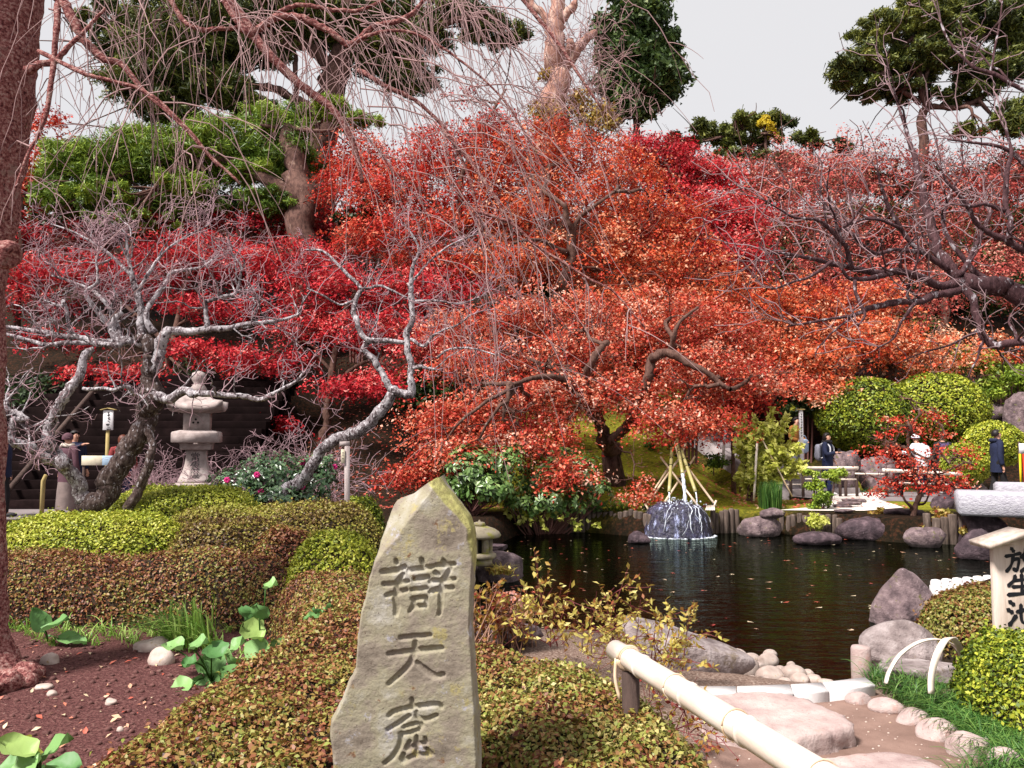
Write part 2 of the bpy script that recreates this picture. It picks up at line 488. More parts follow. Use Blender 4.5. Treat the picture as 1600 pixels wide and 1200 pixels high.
m_sand = mat_noise('raked_sand', [(0.3, (0.55, 0.48, 0.44)), (0.7, (0.72, 0.65, 0.6))], 6, 0.95, 0.3, 150)
sheet('sand_patch', [G(x, y, 0.02)[:2] for x, y in [(1215, 797), (1262, 793), (1300, 776), (1335, 764), (1390, 764), (1372, 780), (1412, 793), (1350, 798), (1290, 798)]], 0.022, m_sand)
# ------------------------------------------------------------------ carved stele
m_stele = mat_noise('weathered_sandstone', [(0.32, (0.15, 0.12, 0.095)), (0.43, (0.235, 0.195, 0.155)), (0.53, (0.275, 0.245, 0.17)), (0.68, (0.37, 0.345, 0.31))], 9.0, 0.95, 0.55, 160, dist=0.005,
                    spots=[(4.0, 0.60, (0.28, 0.24, 0.10)), (13.0, 0.60, (0.33, 0.28, 0.13)), (17.0, 0.62, (0.33, 0.31, 0.33)), (26, 0.64, (0.16, 0.085, 0.05)), (130, 0.63, (0.08, 0.055, 0.045))], detail=9)
DS = 2.25
SL = np.array([(747, 681), (757, 664), (776, 639), (786, 613), (796, 606), (815, 600), (850, 590), (885, 580), (905, 575), (960, 562), (1000, 556), (1050, 552), (1065, 545), (1100, 530), (1130, 512), (1150, 510), (1200, 515), (1420, 508)], float)
SR = np.array([(747, 684), (755, 690), (763, 696), (775, 707), (790, 719), (809, 734), (828, 741), (850, 743), (930, 739), (980, 739), (1050, 743), (1150, 750), (1420, 757)], float)
def s7(*p): return [(580 + .1167 * x, 860 + .1167 * y) for x, y in p]
def s8(*p): return [(585 + .1916 * x, 970 + .1916 * y) for x, y in p]
CARVE = [  # (points, half width in photo pixels)
    (s7((330, 135), (345, 180)), 3.6), (s7((150, 290), (330, 272), (450, 225)), 5.2), (s7((425, 320), (370, 400), (335, 440)), 4.2),
    (s7((170, 455), (300, 450), (490, 415)), 4.6), (s7((205, 605), (330, 572), (470, 535)), 4.4), (s7((340, 430), (335, 560), (318, 640)), 4.5), (s7((320, 640), (345, 740), (330, 850)), 5.4),
    (s7((675, 125), (695, 185)), 4.2), (s7((500, 265), (650, 250), (825, 222)), 4.8), (s7((580, 385), (760, 362)), 4.8), (s7((545, 530), (745, 508)), 4.4),
    (s7((550, 650), (735, 630)), 4.2), (s7((735, 635), (738, 755)), 3.8), (s7((595, 755), (738, 745)), 4.0), (s7((570, 650), (565, 740), (515, 820)), 4.0),
    (s7((965, 135), (995, 180)), 3.8), (s7((865, 205), (985, 200), (1115, 185)), 4.4), (s7((855, 295), (905, 330)), 4.2), (s7((1060, 250), (1000, 350), (960, 380)), 4.4),
    (s7((790, 420), (940, 402), (1115, 385)), 4.6), (s7((795, 555), (930, 520), (1090, 500)), 4.8), (s7((945, 450), (930, 640), (930, 760), (908, 855)), 4.4),
    (s8((215, 140), (340, 128), (455, 118)), 4.6), (s8((120, 272), (300, 252), (460, 232), (550, 225)), 5.0), (s8((335, 175), (325, 250), (295, 345), (205, 440), (118, 515)), 4.9),
    (s8((345, 345), (420, 405), (495, 450), (560, 440)), 5.4),
    (s8((305, 640), (312, 690)), 3.8), (s8((120, 775), (165, 742), (310, 708), (510, 682), (545, 705)), 4.6), (s8((285, 775), (200, 835), (108, 888)), 4.0), (s8((342, 745), (355, 790), (420, 805), (505, 775)), 4.4),
    (s8((240, 868), (340, 842), (390, 850), (355, 895)), 4.0), (s8((215, 925), (290, 915), (360, 888)), 3.8), (s8((222, 925), (205, 1020), (150, 1110), (85, 1165)), 4.2),
    (s8((290, 985), (262, 1050), (340, 1012), (425, 995)), 3.6), (s8((415, 958), (422, 1000)), 3.4), (s8((345, 945), (343, 1090)), 3.6), (s8((237, 1092), (235, 1145), (340, 1098), (470, 1095)), 4.2), (s8((428, 1045), (462, 1085)), 3.6)]
nr, nc = 360, 130
pyv = 747 + (1420 - 747) * np.linspace(0, 1, nr) ** 1.0
Lx = np.interp(pyv, SL[:, 0], SL[:, 1]); Rx = np.interp(pyv, SR[:, 0], SR[:, 1])
jag = np.array([mnoise.fractal(Vector((0.02 * q, 3.1, 0)), 0.8, 2, 4) for q in pyv])
jag2 = np.array([mnoise.fractal(Vector((0.02 * q, 9.7, 0)), 0.8, 2, 4) for q in pyv])
env = sstep(747, 790, pyv)
Lx = Lx + jag * 2.2 * env; Rx = Rx + jag2 * 1.6 * env
uu = np.linspace(0, 1, nc)
PX = Lx[:, None] * (1 - uu) + Rx[:, None] * uu; PY = np.repeat(pyv[:, None], nc, 1)
back = np.zeros_like(PX)                                          # metres pushed away from the viewer
def bevel(x1, y1, x2, y2, k, soft=0.0):
    """Facet falling away on the outer side (left of the direction x1,y1 -> x2,y2 as seen in the picture)."""
    global back
    ex, ey = x2 - x1, y2 - y1; L = math.hypot(ex, ey)
    dd = ((PX - x1) * ey - (PY - y1) * ex) / L
    back = np.maximum(back, np.maximum(dd, 0) * k * DS / FPX)
wob = fbm(np.stack([PX.ravel() * .03, PY.ravel() * .03, np.zeros(PX.size)], 1), 1.0, 4.2, 3).reshape(PX.shape) * 5
PX0 = PX; PX = PX + wob
bevel(577, 895, 676, 766, 1.25)         # pale facet, upper left
bevel(676, 766, 727, 824, 1.1)          # mossy facet, upper right
bevel(727, 815, 742, 905, 1.0)
bevel(552, 1420, 519, 1150, 0.9)        # lower left facet
PX = PX0
MOSS = np.clip((np.maximum((PX + wob - 676) * (824 - 766) / 77.2 - (PY - 766) * (727 - 676) / 77.2, ((PX + wob - 727) * (905 - 815) / 91.2 - (PY - 815) * (742 - 727) / 91.2))) / 3, 0, 1) * (1 - sstep(880, 980, PY)) * (PX > 668) * 0.85
back += 0.05 * sstep(0.965, 1.0, uu)[None, :] + 0.03 * (1 - sstep(0.0, 0.025, uu))[None, :]
rough = fbm(np.stack([PX.ravel() * .02, PY.ravel() * .035, np.zeros(PX.size)], 1), 1.0, 1.2, 4).reshape(PX.shape)
back += 0.0022 * rough
fine = fbm(np.stack([PX.ravel() * .12, PY.ravel() * .16, np.zeros(PX.size)], 1), 1.0, 8.2, 2).reshape(PX.shape)
back += 0.0007 * fine
carve = np.zeros_like(PX)
for pts, w in CARVE:
    q = smooth_path(pts, 18); m = len(q)
    ww = 1.12 * w * (0.78 + 0.22 * np.sin(np.linspace(0.5, 2.9, m)))
    dmin = np.full(PX.shape, 9.0)
    for k in range(m - 1):
        ex, ey = q[k + 1] - q[k]
        t = np.clip(((PX - q[k, 0]) * ex + (PY - q[k, 1]) * ey) / (ex * ex + ey * ey + 1e-9), 0, 1)
        dmin = np.minimum(dmin, np.hypot(PX - q[k, 0] - t * ex, PY - q[k, 1] - t * ey) / (ww[k] * (1 - t) + ww[k + 1] * t))
    carve = np.maximum(carve, np.clip((1.0 - dmin + 0.05 * wob / 5) / 0.36, 0, 1))
back += 0.0085 * carve
pos = np.array([[P(a, b2, DS) for a, b2 in zip(ra, rb)] for ra, rb in zip(PX[:, [0, -1]], PY[:, [0, -1]])])
W3 = pos[:, 0][:, None] * (1 - uu)[None, :, None] + pos[:, 1][:, None] * uu[None, :, None]
W3[:, :, 1] += back
front = W3.reshape(-1, 3)
i = np.arange(nr - 1)[:, None] * nc; j = np.arange(nc - 1)[None]
F = np.stack([i + j, i + nc + j, i + nc + j + 1, i + j + 1], -1).reshape(-1, 4)
g = Geo(); g.add(front, F)
# sides and back
ks = 8; sideV = []
for col, sgn in ((0, -1), (nc - 1, 1)):
    e = W3[:, col]
    rows = [e]
    for k in range(1, ks + 1):
        f = k / ks
        q = e.copy(); q[:, 1] = e[:, 1] * (1 - f) + (DS + 0.26 + 0.02 * rough[:, col]) * f
        wlim = np.minimum(1, (W3[:, -1, 0] - W3[:, 0, 0]) / 0.30)
        q[:, 0] += wlim * (sgn * (0.005 * math.sin(f * math.pi) - (0.035 * f if sgn > 0 else 0) + 0.005 * np.roll(rough[:, col], k * 13)) - sgn * 0.05 * f ** 3)
        rows.append(q)
    A = np.array(rows)                       # ks+1, nr, 3
    a = np.arange(ks)[:, None] * nr; b2 = np.arange(nr - 1)[None]
    Fs = np.stack([a + b2, a + nr + b2, a + nr + b2 + 1, a + b2 + 1], -1).reshape(-1, 4)
    g.add(A.reshape(-1, 3), Fs if sgn < 0 else Fs[:, ::-1]); sideV.append(A[-1])
bk = np.stack([sideV[0], sideV[1]], 1).reshape(-1, 3)
k = np.arange(nr - 1) * 2
g.add(bk, np.stack([k, k + 1, k + 3, k + 2], -1))
st = empty('stone_stele', (P(640, 1100, DS + .1)[0], DS + .1, 0), 'tall rough-edged stone slab with carved characters rising out of the front hedge', 'stone monument')
sme = g.mesh('slab', smooth=False)
sme.polygons.foreach_set('use_smooth', np.ones(len(sme.polygons), bool))
moss_v = np.zeros(len(sme.vertices), np.float32); moss_v[:nr * nc] = MOSS.ravel()
sme.attributes.new('moss', 'FLOAT', 'POINT').data.foreach_set('value', moss_v)
nt = m_stele.node_tree; b_ = next(n for n in nt.nodes if n.type == 'BSDF_PRINCIPLED')
at_ = nt.nodes.new('ShaderNodeAttribute'); at_.attribute_name = 'moss'
src = b_.inputs['Base Color'].links[0].from_socket
mn_ = noise_node(nt, coords(nt), 40, 6, .7); mr2 = ramp(nt, [(0.35, (0.20, 0.17, 0.06)), (0.6, (0.42, 0.40, 0.13))]); nt.links.new(mn_.outputs['Fac'], mr2.inputs['Fac'])
nt.links.new(mixc(nt, at_.outputs['Fac'], src, mr2.outputs['Color']), b_.inputs['Base Color'])
link('slab', sme, m_stele, st)

# ------------------------------------------------------------------ clipped hedges
AUTUMN = [(0.0, (0.03, 0.008, 0.006)), (0.22, (0.14, 0.032, 0.018)), (0.42, (0.27, 0.105, 0.045)), (0.6, (0.25, 0.17, 0.04)), (0.8, (0.20, 0.24, 0.04)), (1.0, (0.46, 0.38, 0.14))]
GREENS = [(0.0, (0.02, 0.035, 0.006)), (0.35, (0.10, 0.15, 0.012)), (0.7, (0.30, 0.34, 0.025)), (1.0, (0.52, 0.50, 0.06))]
BRIGHT = [(0.0, (0.06, 0.09, 0.008)), (0.3, (0.20, 0.25, 0.018)), (0.65, (0.38, 0.40, 0.035)), (1.0, (0.60, 0.55, 0.12))]
BROWNG = [(0.0, (0.025, 0.012, 0.006)), (0.3, (0.09, 0.04, 0.016)), (0.6, (0.20, 0.14, 0.03)), (1.0, (0.32, 0.32, 0.05))]
m_autumn, m_greens, m_bright, m_browng = (mat_leaf(n, s) for n, s in (('azalea_leaf_autumn', AUTUMN), ('azalea_leaf_green', GREENS), ('azalea_leaf_bright', BRIGHT), ('azalea_leaf_brown', BROWNG)))
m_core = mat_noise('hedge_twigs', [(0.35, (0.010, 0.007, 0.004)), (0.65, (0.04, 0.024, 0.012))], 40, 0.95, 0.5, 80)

def hedge(name, label, cat, poly, top, base, rr, n, size, mat, tint0=0.5, tvar=0.22, group=None, near=None, seed=0, bump=0.03, lumps=2.0, shape=LEAF4, tintfn=None):
    """Clipped shrub over a footprint, shoulders rounded over rr; leaves stand on the clipped surface."""
    r = np.random.default_rng(seed + 100)
    poly = [tuple(p) for p in poly]; pa = np.array(poly)
    x0, y0 = pa.min(0); x1, y1 = pa.max(0)
    def surf(x, y):
        sd = poly_sd(x, y, poly)
        t = np.clip(sd / rr, 0, 1)
        tz = top(x, y) if callable(top) else top
        lump = bump * (np.sin(x * 5.1 * lumps + y * 2.3 * lumps) * np.sin(y * 4.3 * lumps - x * 1.9 * lumps + seed) + 0.6 * np.sin(x * 9.7 * lumps + seed) * np.sin(y * 11.3 * lumps))
        return base + (tz - base) * np.sqrt(1 - (1 - t) ** 2) + lump * t, sd
    root = empty(name, ((x0 + x1) / 2, (y0 + y1) / 2, base), label, cat, group)
    st_ = max(0.03, min(x1 - x0, y1 - y0) / 26)
    ax = np.arange(x0 - st_, x1 + 2 * st_, st_); ay = np.arange(y0 - st_, y1 + 2 * st_, st_)
    gx, gy = np.meshgrid(ax, ay); z, sd = surf(gx.ravel(), gy.ravel())
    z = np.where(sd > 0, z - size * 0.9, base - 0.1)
    nx = len(ax)
    i = np.arange(len(ay) - 1)[:, None] * nx; j = np.arange(nx - 1)[None]
    Fq = np.stack([i + j, i + j + 1, i + nx + j + 1, i + nx + j], -1).reshape(-1, 4)
    Fq = Fq[(sd[Fq] > 0).any(1)]
    link('twigs', mesh_np('twigs', np.stack([gx.ravel(), gy.ravel(), z], 1), [Fq], smooth=True), m_core, root)
    px, py = [], []
    e = 0.01
    got = 0
    while got < n:
        qx = r.uniform(x0, x1, n * 2); qy = r.uniform(y0, y1, n * 2)
        s = poly_sd(qx, qy, poly); ok = s > 0
        qx, qy, s = qx[ok], qy[ok], s[ok]
        t = np.clip(s / rr, 0.02, 1); slope = np.where(t < 1, (1 - t) / np.sqrt(1 - (1 - t) ** 2 + 1e-6), 0) * 0.6 / rr
        acc = r.uniform(0, 1, len(qx)) < np.sqrt(1 + slope ** 2) / 5.0
        if near is not None: acc &= r.uniform(0, 1, len(qx)) < near(qx, qy)
        px.append(qx[acc]); py.append(qy[acc]); got += acc.sum()
        if len(px) > 60: break
    px = np.concatenate(px)[:n]; py = np.concatenate(py)[:n]
    z, sd = surf(px, py); zx, _ = surf(px + e, py); zy, _ = surf(px, py + e)
    nrm = unit(np.stack([-(zx - z) / e, -(zy - z) / e, np.ones(len(z))], 1))
    pos = np.stack([px, py, z], 1) + nrm * (r.normal(-0.2, 0.55, (len(z), 1)) + 2.2 * (r.uniform(0, 1, (len(z), 1)) < 0.03) * r.uniform(0, 1, (len(z), 1))) * size
    cl = np.array([mnoise.noise(Vector((a * 3.1, b2 * 3.1, c2 * 3.1 + seed))) for a, b2, c2 in pos])
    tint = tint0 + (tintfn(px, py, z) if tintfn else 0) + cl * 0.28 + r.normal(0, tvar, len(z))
    link('foliage', leaf_mesh('foliage', pos, nrm + np.array([0, 0, 0.3]), size * r.uniform(0.7, 1.3, len(z)), tint, shape, 0.75, r), mat, root, kind='stuff')
    return root

def ell(cx, cy, rx, ry, n=28, rot=0.0):
    a = np.arange(n) * 2 * math.pi / n
    x, y = rx * np.cos(a), ry * np.sin(a)
    return [(cx + x_ * math.cos(rot) - y_ * math.sin(rot), cy + x_ * math.sin(rot) + y_ * math.cos(rot)) for x_, y_ in zip(x, y)]

hedge('azalea_hedge', 'reddish brown clipped hedge running along the left side of the carved stone slab', 'hedge',
      [(-1.3, 1.35), (-1.42, 2.4), (-1.33, 3.4), (-1.18, 4.3), (-1.3, 5.0), (-1.55, 5.6), (-1.75, 6.05), (-0.9, 6.1), (-0.72, 5.2), (-0.42, 4.2), (-0.32, 3.2), (-0.34, 2.52), (-0.47, 2.45), (-0.50, 1.35)],
      lambda x, y: 0.60 + 0.03 * sstep(3, 5, y), 0.05, 0.26, 100000, 0.021, m_autumn, 0.54, 0.2, seed=1, near=lambda x, y: np.clip((3.2 / np.maximum(y, 1.6)) ** 1.3, 0.25, 1))
hedge('azalea_hedge', 'brown and green clipped hedge between the carved slab and the bamboo rail', 'hedge',
      [(-0.32, 2.6), (-0.36, 3.2), (-0.40, 4.0), (-0.05, 4.05), (0.34, 3.72), (0.62, 3.3), (0.76, 2.8), (0.74, 1.35), (-0.05, 1.35), (-0.05, 2.3), (-0.06, 2.56)],
      lambda x, y: 0.60 - 0.12 * sstep(0.3, 0.8, x), 0.0, 0.2, 76000, 0.021, m_autumn, 0.62, 0.2, seed=2, near=lambda x, y: np.clip((3.2 / np.maximum(y, 1.6)) ** 1.3, 0.25, 1))
hedge('azalea_hedge', 'long low brown hedge with a dark front, behind the bare soil at left', 'hedge',
      [(-1.55, 6.05), (-2.2, 6.25), (-3.4, 6.25), (-4.6, 6.15), (-5.9, 6.2), (-5.9, 7.35), (-4.0, 7.4), (-2.6, 7.1), (-1.2, 6.75), (-0.95, 6.15)],
      lambda x, y: 0.60 + 0.06 * np.sin(x * 2.3 + 0.6) + 0.05 * sstep(-2.2, -4.0, x) + 0.03 * np.sin(x * 5.1 + y * 3), 0.08, 0.42, 58000, 0.0245, m_autumn, 0.44, 0.2, seed=3)
hedge('clipped_azalea', 'smooth brown clipped mound behind the long low hedge', 'shrub', ell(-2.55, 7.75, 0.66, 0.5), 0.78, 0.15, 0.34, 17000, 0.028, m_browng, 0.5, 0.2, seed=4)
hedge('clipped_azalea', 'brown green clipped mound below the leaning lichened trunk and its prop', 'shrub', ell(-2.05, 8.6, 0.78, 0.7), 0.86, 0.2, 0.42, 21000, 0.029, m_browng, 0.66, 0.18, seed=5)
hedge('clipped_azalea', 'small yellow green round shrub left of the carved slab', 'shrub', ell(-1.33, 6.35, 0.37, 0.34), 0.83, 0.25, 0.26, 11000, 0.027, m_bright, 0.55, 0.2, seed=6)
hedge('clipped_azalea', 'small rusty brown shrub tucked behind the yellow green round one', 'shrub', ell(-1.85, 6.95, 0.3, 0.3), 0.80, 0.25, 0.22, 6000, 0.03, m_autumn, 0.45, 0.15, seed=7)
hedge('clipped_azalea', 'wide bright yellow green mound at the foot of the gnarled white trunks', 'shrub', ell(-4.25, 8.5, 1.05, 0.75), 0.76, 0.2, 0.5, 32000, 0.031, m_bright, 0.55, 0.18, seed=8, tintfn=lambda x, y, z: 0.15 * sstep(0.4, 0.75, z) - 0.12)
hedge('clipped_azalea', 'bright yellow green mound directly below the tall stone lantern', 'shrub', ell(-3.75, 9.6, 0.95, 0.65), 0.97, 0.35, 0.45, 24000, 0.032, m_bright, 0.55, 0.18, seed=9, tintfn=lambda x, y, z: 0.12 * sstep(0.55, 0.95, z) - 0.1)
hedge('clipped_azalea', 'olive clipped mound between the bright mounds and the camellia', 'shrub', ell(-3.0, 8.9, 0.7, 0.5), 0.80, 0.3, 0.36, 15000, 0.031, m_browng, 0.8, 0.16, seed=10)
hedge('clipped_azalea', 'little green shrub right of the wooden prop post', 'shrub', ell(-1.92, 10.6, 0.32, 0.3), 0.80, 0.1, 0.24, 7000, 0.036, m_greens, 0.5, 0.2, seed=11)
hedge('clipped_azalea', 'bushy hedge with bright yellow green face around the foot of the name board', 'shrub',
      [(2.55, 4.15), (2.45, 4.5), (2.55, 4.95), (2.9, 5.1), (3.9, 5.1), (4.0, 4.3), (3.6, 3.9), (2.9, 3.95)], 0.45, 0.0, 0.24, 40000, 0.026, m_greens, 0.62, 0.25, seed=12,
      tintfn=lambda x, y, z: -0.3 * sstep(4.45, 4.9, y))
hedge('clipped_azalea', 'low brown hedge between the pond rocks and the name board', 'shrub', ell(3.78, 6.75, 0.52, 0.42), 0.34, -0.15, 0.34, 18000, 0.030, m_autumn, 0.58, 0.16, seed=13)

# ------------------------------------------------------------------ bamboo
m_bamboo = mat_noise('dry_bamboo', [(0.3, (0.50, 0.34, 0.20)), (0.55, (0.66, 0.50, 0.36)), (0.75, (0.74, 0.62, 0.50))], 2.5, 0.38, 0.08, 60, (1, 1, 1), spec=0.5)
m_bamboo_pale = mat_noise('bleached_bamboo', [(0.3, (0.60, 0.47, 0.38)), (0.6, (0.77, 0.68, 0.61))], 6.0, 0.40, 0.12, 60, (1, 0.35, 1), spec=0.5, spots=[(24, 0.66, (0.48, 0.30, 0.22)), (60, 0.7, (0.3, 0.2, 0.15))])
m_bamboo_green = mat_noise('green_bamboo', [(0.3, (0.24, 0.20, 0.07)), (0.6, (0.38, 0.33, 0.14)), (0.8, (0.46, 0.36, 0.18))], 2.5, 0.35, 0.06, 60, spec=0.5)
m_cord = mat_plain('black_palm_cord', (0.012, 0.010, 0.010), 0.9)
m_dark = mat_plain('dark_hollow', (0.01, 0.009, 0.008), 0.9)
m_post = mat_noise('dark_post', [(0.3, (0.035, 0.022, 0.018)), (0.7, (0.10, 0.06, 0.05))], 3, 0.85, 0.5, 40, (6, 6, 1))

def bamboo(a, b, r, seg=0.3, r1=None, sides=14, seed=0):
    """Bamboo pole with swollen nodes."""
    a, b = np.asarray(a, float), np.asarray(b, float)
    L = np.linalg.norm(b - a); rr = np.random.default_rng(seed)
    ts, rs = [0.0], [1.0]
    p = seg * rr.uniform(0.3, 0.9)
    while p < L - 0.02:
        for q, k in ((-0.16, 1.0), (-0.05, 1.0), (0.0, 1.10), (0.05, 1.02), (0.07, 0.97), (0.16, 1.0)):
            s = p + q * r * 2.2
            if 0 < s < L and s > ts[-1] * L + 1e-4: ts.append(s / L); rs.append(k)
        p += seg * rr.uniform(0.85, 1.15)
    ts.append(1.0); rs.append(1.0)
    ts = np.array(ts); rad = np.array(rs) * (r + ((r1 if r1 else r) - r) * ts)
    return tube(a + (b - a) * ts[:, None], rad, sides)

def hoopring(c, axis, r, w, n=18):
    axis = unit(np.asarray(axis, float)); e1 = unit(np.cross(axis, [0, 0, 1.0])); e2 = np.cross(axis, e1)
    a = np.linspace(0, 2 * math.pi, n)
    return tube(np.asarray(c) + r * (np.cos(a)[:, None] * e1 + np.sin(a)[:, None] * e2), w, 5)
ra, rb = P(962, 1016, 3.2), P(1236, 1186, 1.98)
far_end = ra + (ra - rb) * 0.0; near_end = rb + (rb - ra) * 0.55
rail = empty('bamboo_railing', (ra[0] + 0.05, ra[1] - 0.1, 0), 'thick pale bamboo rail slanting over the hedge on a dark post', 'railing')
link('rail', Geo().add(*bamboo(far_end, near_end, 0.038, 0.36, seed=5, sides=20)).mesh('rail', True), m_bamboo_pale, rail)
for q_ in np.linspace(0.10, 1.45, 5):
    c_ = ra + (rb - ra) * (q_ + 0.03 * math.sin(q_ * 20)); Geo().add(*hoopring(c_, rb - ra, 0.0405, 0.0024, 24)).build('node', m_bamboo, rail, True)
rp = ra + (rb - ra) * 0.13
Geo().add(*tube([(rp[0], rp[1], -0.1), (rp[0], rp[1], rp[2] - 0.045)], 0.032, 12)).build('post', m_post, rail, True)
np_ = near_end + (far_end - near_end) * 0.12
Geo().add(*tube([(np_[0], np_[1], -0.1), (np_[0], np_[1], np_[2] - 0.045)], 0.032, 12)).build('post', m_post, rail, True)
tie = Geo(); dirr = rb - ra
tc_ = ra + dirr * 0.115
tie.add(*hoopring(tc_, dirr, 0.042, 0.007)); tie.add(*tube(smooth_path([tc_ + (-0.045, 0, 0.0), tc_ + (-0.05, -0.01, -0.07), tc_ + (-0.035, -0.02, -0.14)], 8), 0.007, 6))
tie.build('tie', m_bamboo, rail, True)

# split-bamboo hoops
def ribbon(pts, wdir, w, th):
    """Flat strip swept along pts, its width along wdir."""
    p = smooth_path(pts, 26); t = unit(np.gradient(p, axis=0)); wd = unit(np.asarray(wdir, float))
    wv = unit(wd - t * (t @ wd)[:, None]); nv = np.cross(t, wv)
    ring = np.stack([p + wv * w / 2 + nv * th / 2, p - wv * w / 2 + nv * th / 2, p - wv * w / 2 - nv * th / 2, p + wv * w / 2 - nv * th / 2], 1)
    n = len(p); i = np.arange(n - 1)[:, None] * 4; j = np.arange(4)[None]; k = (j + 1) % 4
    return ring.reshape(-1, 3), [np.stack([i + j, i + k, i + 4 + k, i + 4 + j], -1).reshape(-1, 4), np.array([[3, 2, 1, 0], [4 * n - 4, 4 * n - 3, 4 * n - 2, 4 * n - 1]])]
h1 = [P(1384, 1068, 5.05), P(1390, 1048, 5.07), P(1407, 1022, 5.1), P(1436, 1003, 5.15), P(1466, 999, 5.22), P(1492, 1010, 5.3), P(1512, 1040, 5.36), P(1518, 1066, 5.4)]
o = Geo().add(*ribbon(h1, (0.25, -1, 0.0), 0.028, 0.009)).build('bamboo_hoop', m_bamboo_pale)
tag(o, 'wide low bamboo hoop seen almost edge-on in front of the rounded pond rock', 'border hoop', 'bent bamboo hoops edging the path')
h2 = [P(1455, 1084, 4.72), P(1455, 1060, 4.74), P(1460, 1034, 4.78), P(1469, 1012, 4.85), P(1479, 999, 4.95), P(1492, 1000, 5.05), P(1506, 1030, 5.15), P(1512, 1068, 5.2)]
o = Geo().add(*ribbon(h2, (1, 0.12, 0.0), 0.036, 0.009)).build('bamboo_hoop', m_bamboo_pale)
tag(o, 'bamboo hoop turned broad white face forward, crossing the other hoop', 'border hoop', 'bent bamboo hoops edging the path')

# ------------------------------------------------------------------ stones
m_rock = mat_noise('garden_rock', [(0.3, (0.045, 0.03, 0.034)), (0.45, (0.12, 0.082, 0.088)), (0.58, (0.20, 0.14, 0.145)), (0.72, (0.34, 0.26, 0.265))], 7, 0.9, 1.0, 26, spots=[(6, 0.6, (0.13, 0.115, 0.05)), (22, 0.64, (0.38, 0.31, 0.32)), (34, 0.66, (0.05, 0.03, 0.035))], dist=0.035, detail=9)
m_rock_pale = mat_noise('pale_grey_rock', [(0.3, (0.12, 0.09, 0.09)), (0.45, (0.24, 0.19, 0.185)), (0.6, (0.36, 0.30, 0.295)), (0.75, (0.48, 0.42, 0.42))], 7, 0.9, 1.0, 26, spots=[(5, 0.60, (0.22, 0.17, 0.13)), (30, 0.66, (0.12, 0.085, 0.09))], dist=0.03, detail=9)  # paler grey mix than the other garden rocks
m_rock_dark = mat_noise('wet_dark_rock', [(0.3, (0.018, 0.010, 0.014)), (0.5, (0.055, 0.034, 0.042)), (0.72, (0.16, 0.105, 0.12))], 6, 0.7, 1.0, 24, spots=[(18, 0.65, (0.24, 0.18, 0.19))], dist=0.035, detail=9)
m_pale = mat_noise('pale_granite', [(0.3, (0.30, 0.205, 0.195)), (0.55, (0.43, 0.33, 0.31)), (0.75, (0.54, 0.455, 0.43))], 6, 0.85, 0.6, 60, spots=[(70, 0.60, (0.30, 0.19, 0.18)), (5, 0.58, (0.42, 0.28, 0.25)), (30, 0.66, (0.25, 0.15, 0.14))], dist=0.012)
m_cobble = mat_noise('river_cobble', [(0.3, (0.32, 0.225, 0.19)), (0.55, (0.48, 0.385, 0.34)), (0.75, (0.60, 0.52, 0.47))], 8, 0.7, 0.25, 60, spots=[(9, 0.62, (0.38, 0.24, 0.10))])
m_white = mat_noise('white_kerb_stone', [(0.3, (0.52, 0.48, 0.48)), (0.7, (0.68, 0.65, 0.65))], 7, 0.8, 0.3, 90)

def rock(name, label, cat, px, py, w, h, z, mat, seed, dep=0.75, group=None, rz=0.0, rough=0.17, cuts=8, flat=None, sink=0.3, sub=4, dz=None, taper=0.0, dy=0.0, slope=0.0):
    """A stone whose foot is seen at photo pixel px, py on the level z, w x h pixels large."""
    c = G(px, py, z) if dz is None else P(px, py, dz)
    k = c[1] / FPX
    rx, hh = w * k / 2, h * k
    rzv = hh * (1 + sink) / 2
    ctr = np.array([c[0], c[1] + dy + rx * dep * 0.55, c[2] + hh - rzv])
    if w < 85 and sub == 4: sub = 3
    V, F = rock_geo((0, 0, 0), (1, 1, 1), seed, 0, rough, cuts, flat, sub)
    lo, hi = V.min(0), V.max(0)
    V = (V - (lo + hi) / 2) / ((hi - lo) / 2)
    V[:, :2] *= (1 - taper * np.clip((V[:, 2:] + 0.5) / 1.5, 0, 1))
    V[:, 2] = np.where(V[:, 2] > -.5, (V[:, 2] + .5) * (1 - slope * (V[:, 0] + 0.3)) - .5, V[:, 2])
    V = V * np.array([rx, rx * dep, rzv])
    cs, sn = math.cos(rz), math.sin(rz)
    V = V @ np.array([[cs, sn, 0], [-sn, cs, 0], [0, 0, 1]])
    me = mesh_np(name, V, [F], smooth=True)
    o = link(name, me, mat)
    o.location = tuple(ctr)
    return tag(o, label, cat, group)

rock('boulder', 'pointed purplish rock standing in the water beside the low brown hedge', 'rock', 1428, 978, 132, 84, ZW, m_rock, 21, 0.8, cuts=6, rough=0.1, sink=0.5, taper=0.55)
rock('boulder', 'large smooth rounded rock behind the bamboo hoops', 'rock', 1418, 1046, 124, 70, -0.1, m_rock_pale, 22, 0.75, cuts=4, rough=0.08, sink=0.4)
rock('boulder', 'flat grey rock lying under the bamboo hoops', 'rock', 1452, 1070, 142, 26, 0.0, m_rock_pale, 23, 0.55, flat=0.3, rough=0.1)
rock('boulder', 'broad grey slab-topped boulder on the near shore beyond the bamboo rail', 'rock', 1080, 1074, 214, 82, -0.15, m_rock_pale, 24, 0.6, cuts=10, flat=0.15, rough=0.09, slope=.42)
rock('boulder', 'flat purplish rock showing over the hedge right of the carved slab', 'rock', 795, 1004, 110, 20, 0.05, m_rock, 25, 0.6, flat=0.4)
rock('boulder', 'lilac grey rock carrying the little mushroom lantern', 'rock', 772, 908, 92, 44, ZW, m_rock, 26, 0.8, cuts=5, rough=0.1, sink=0.6)
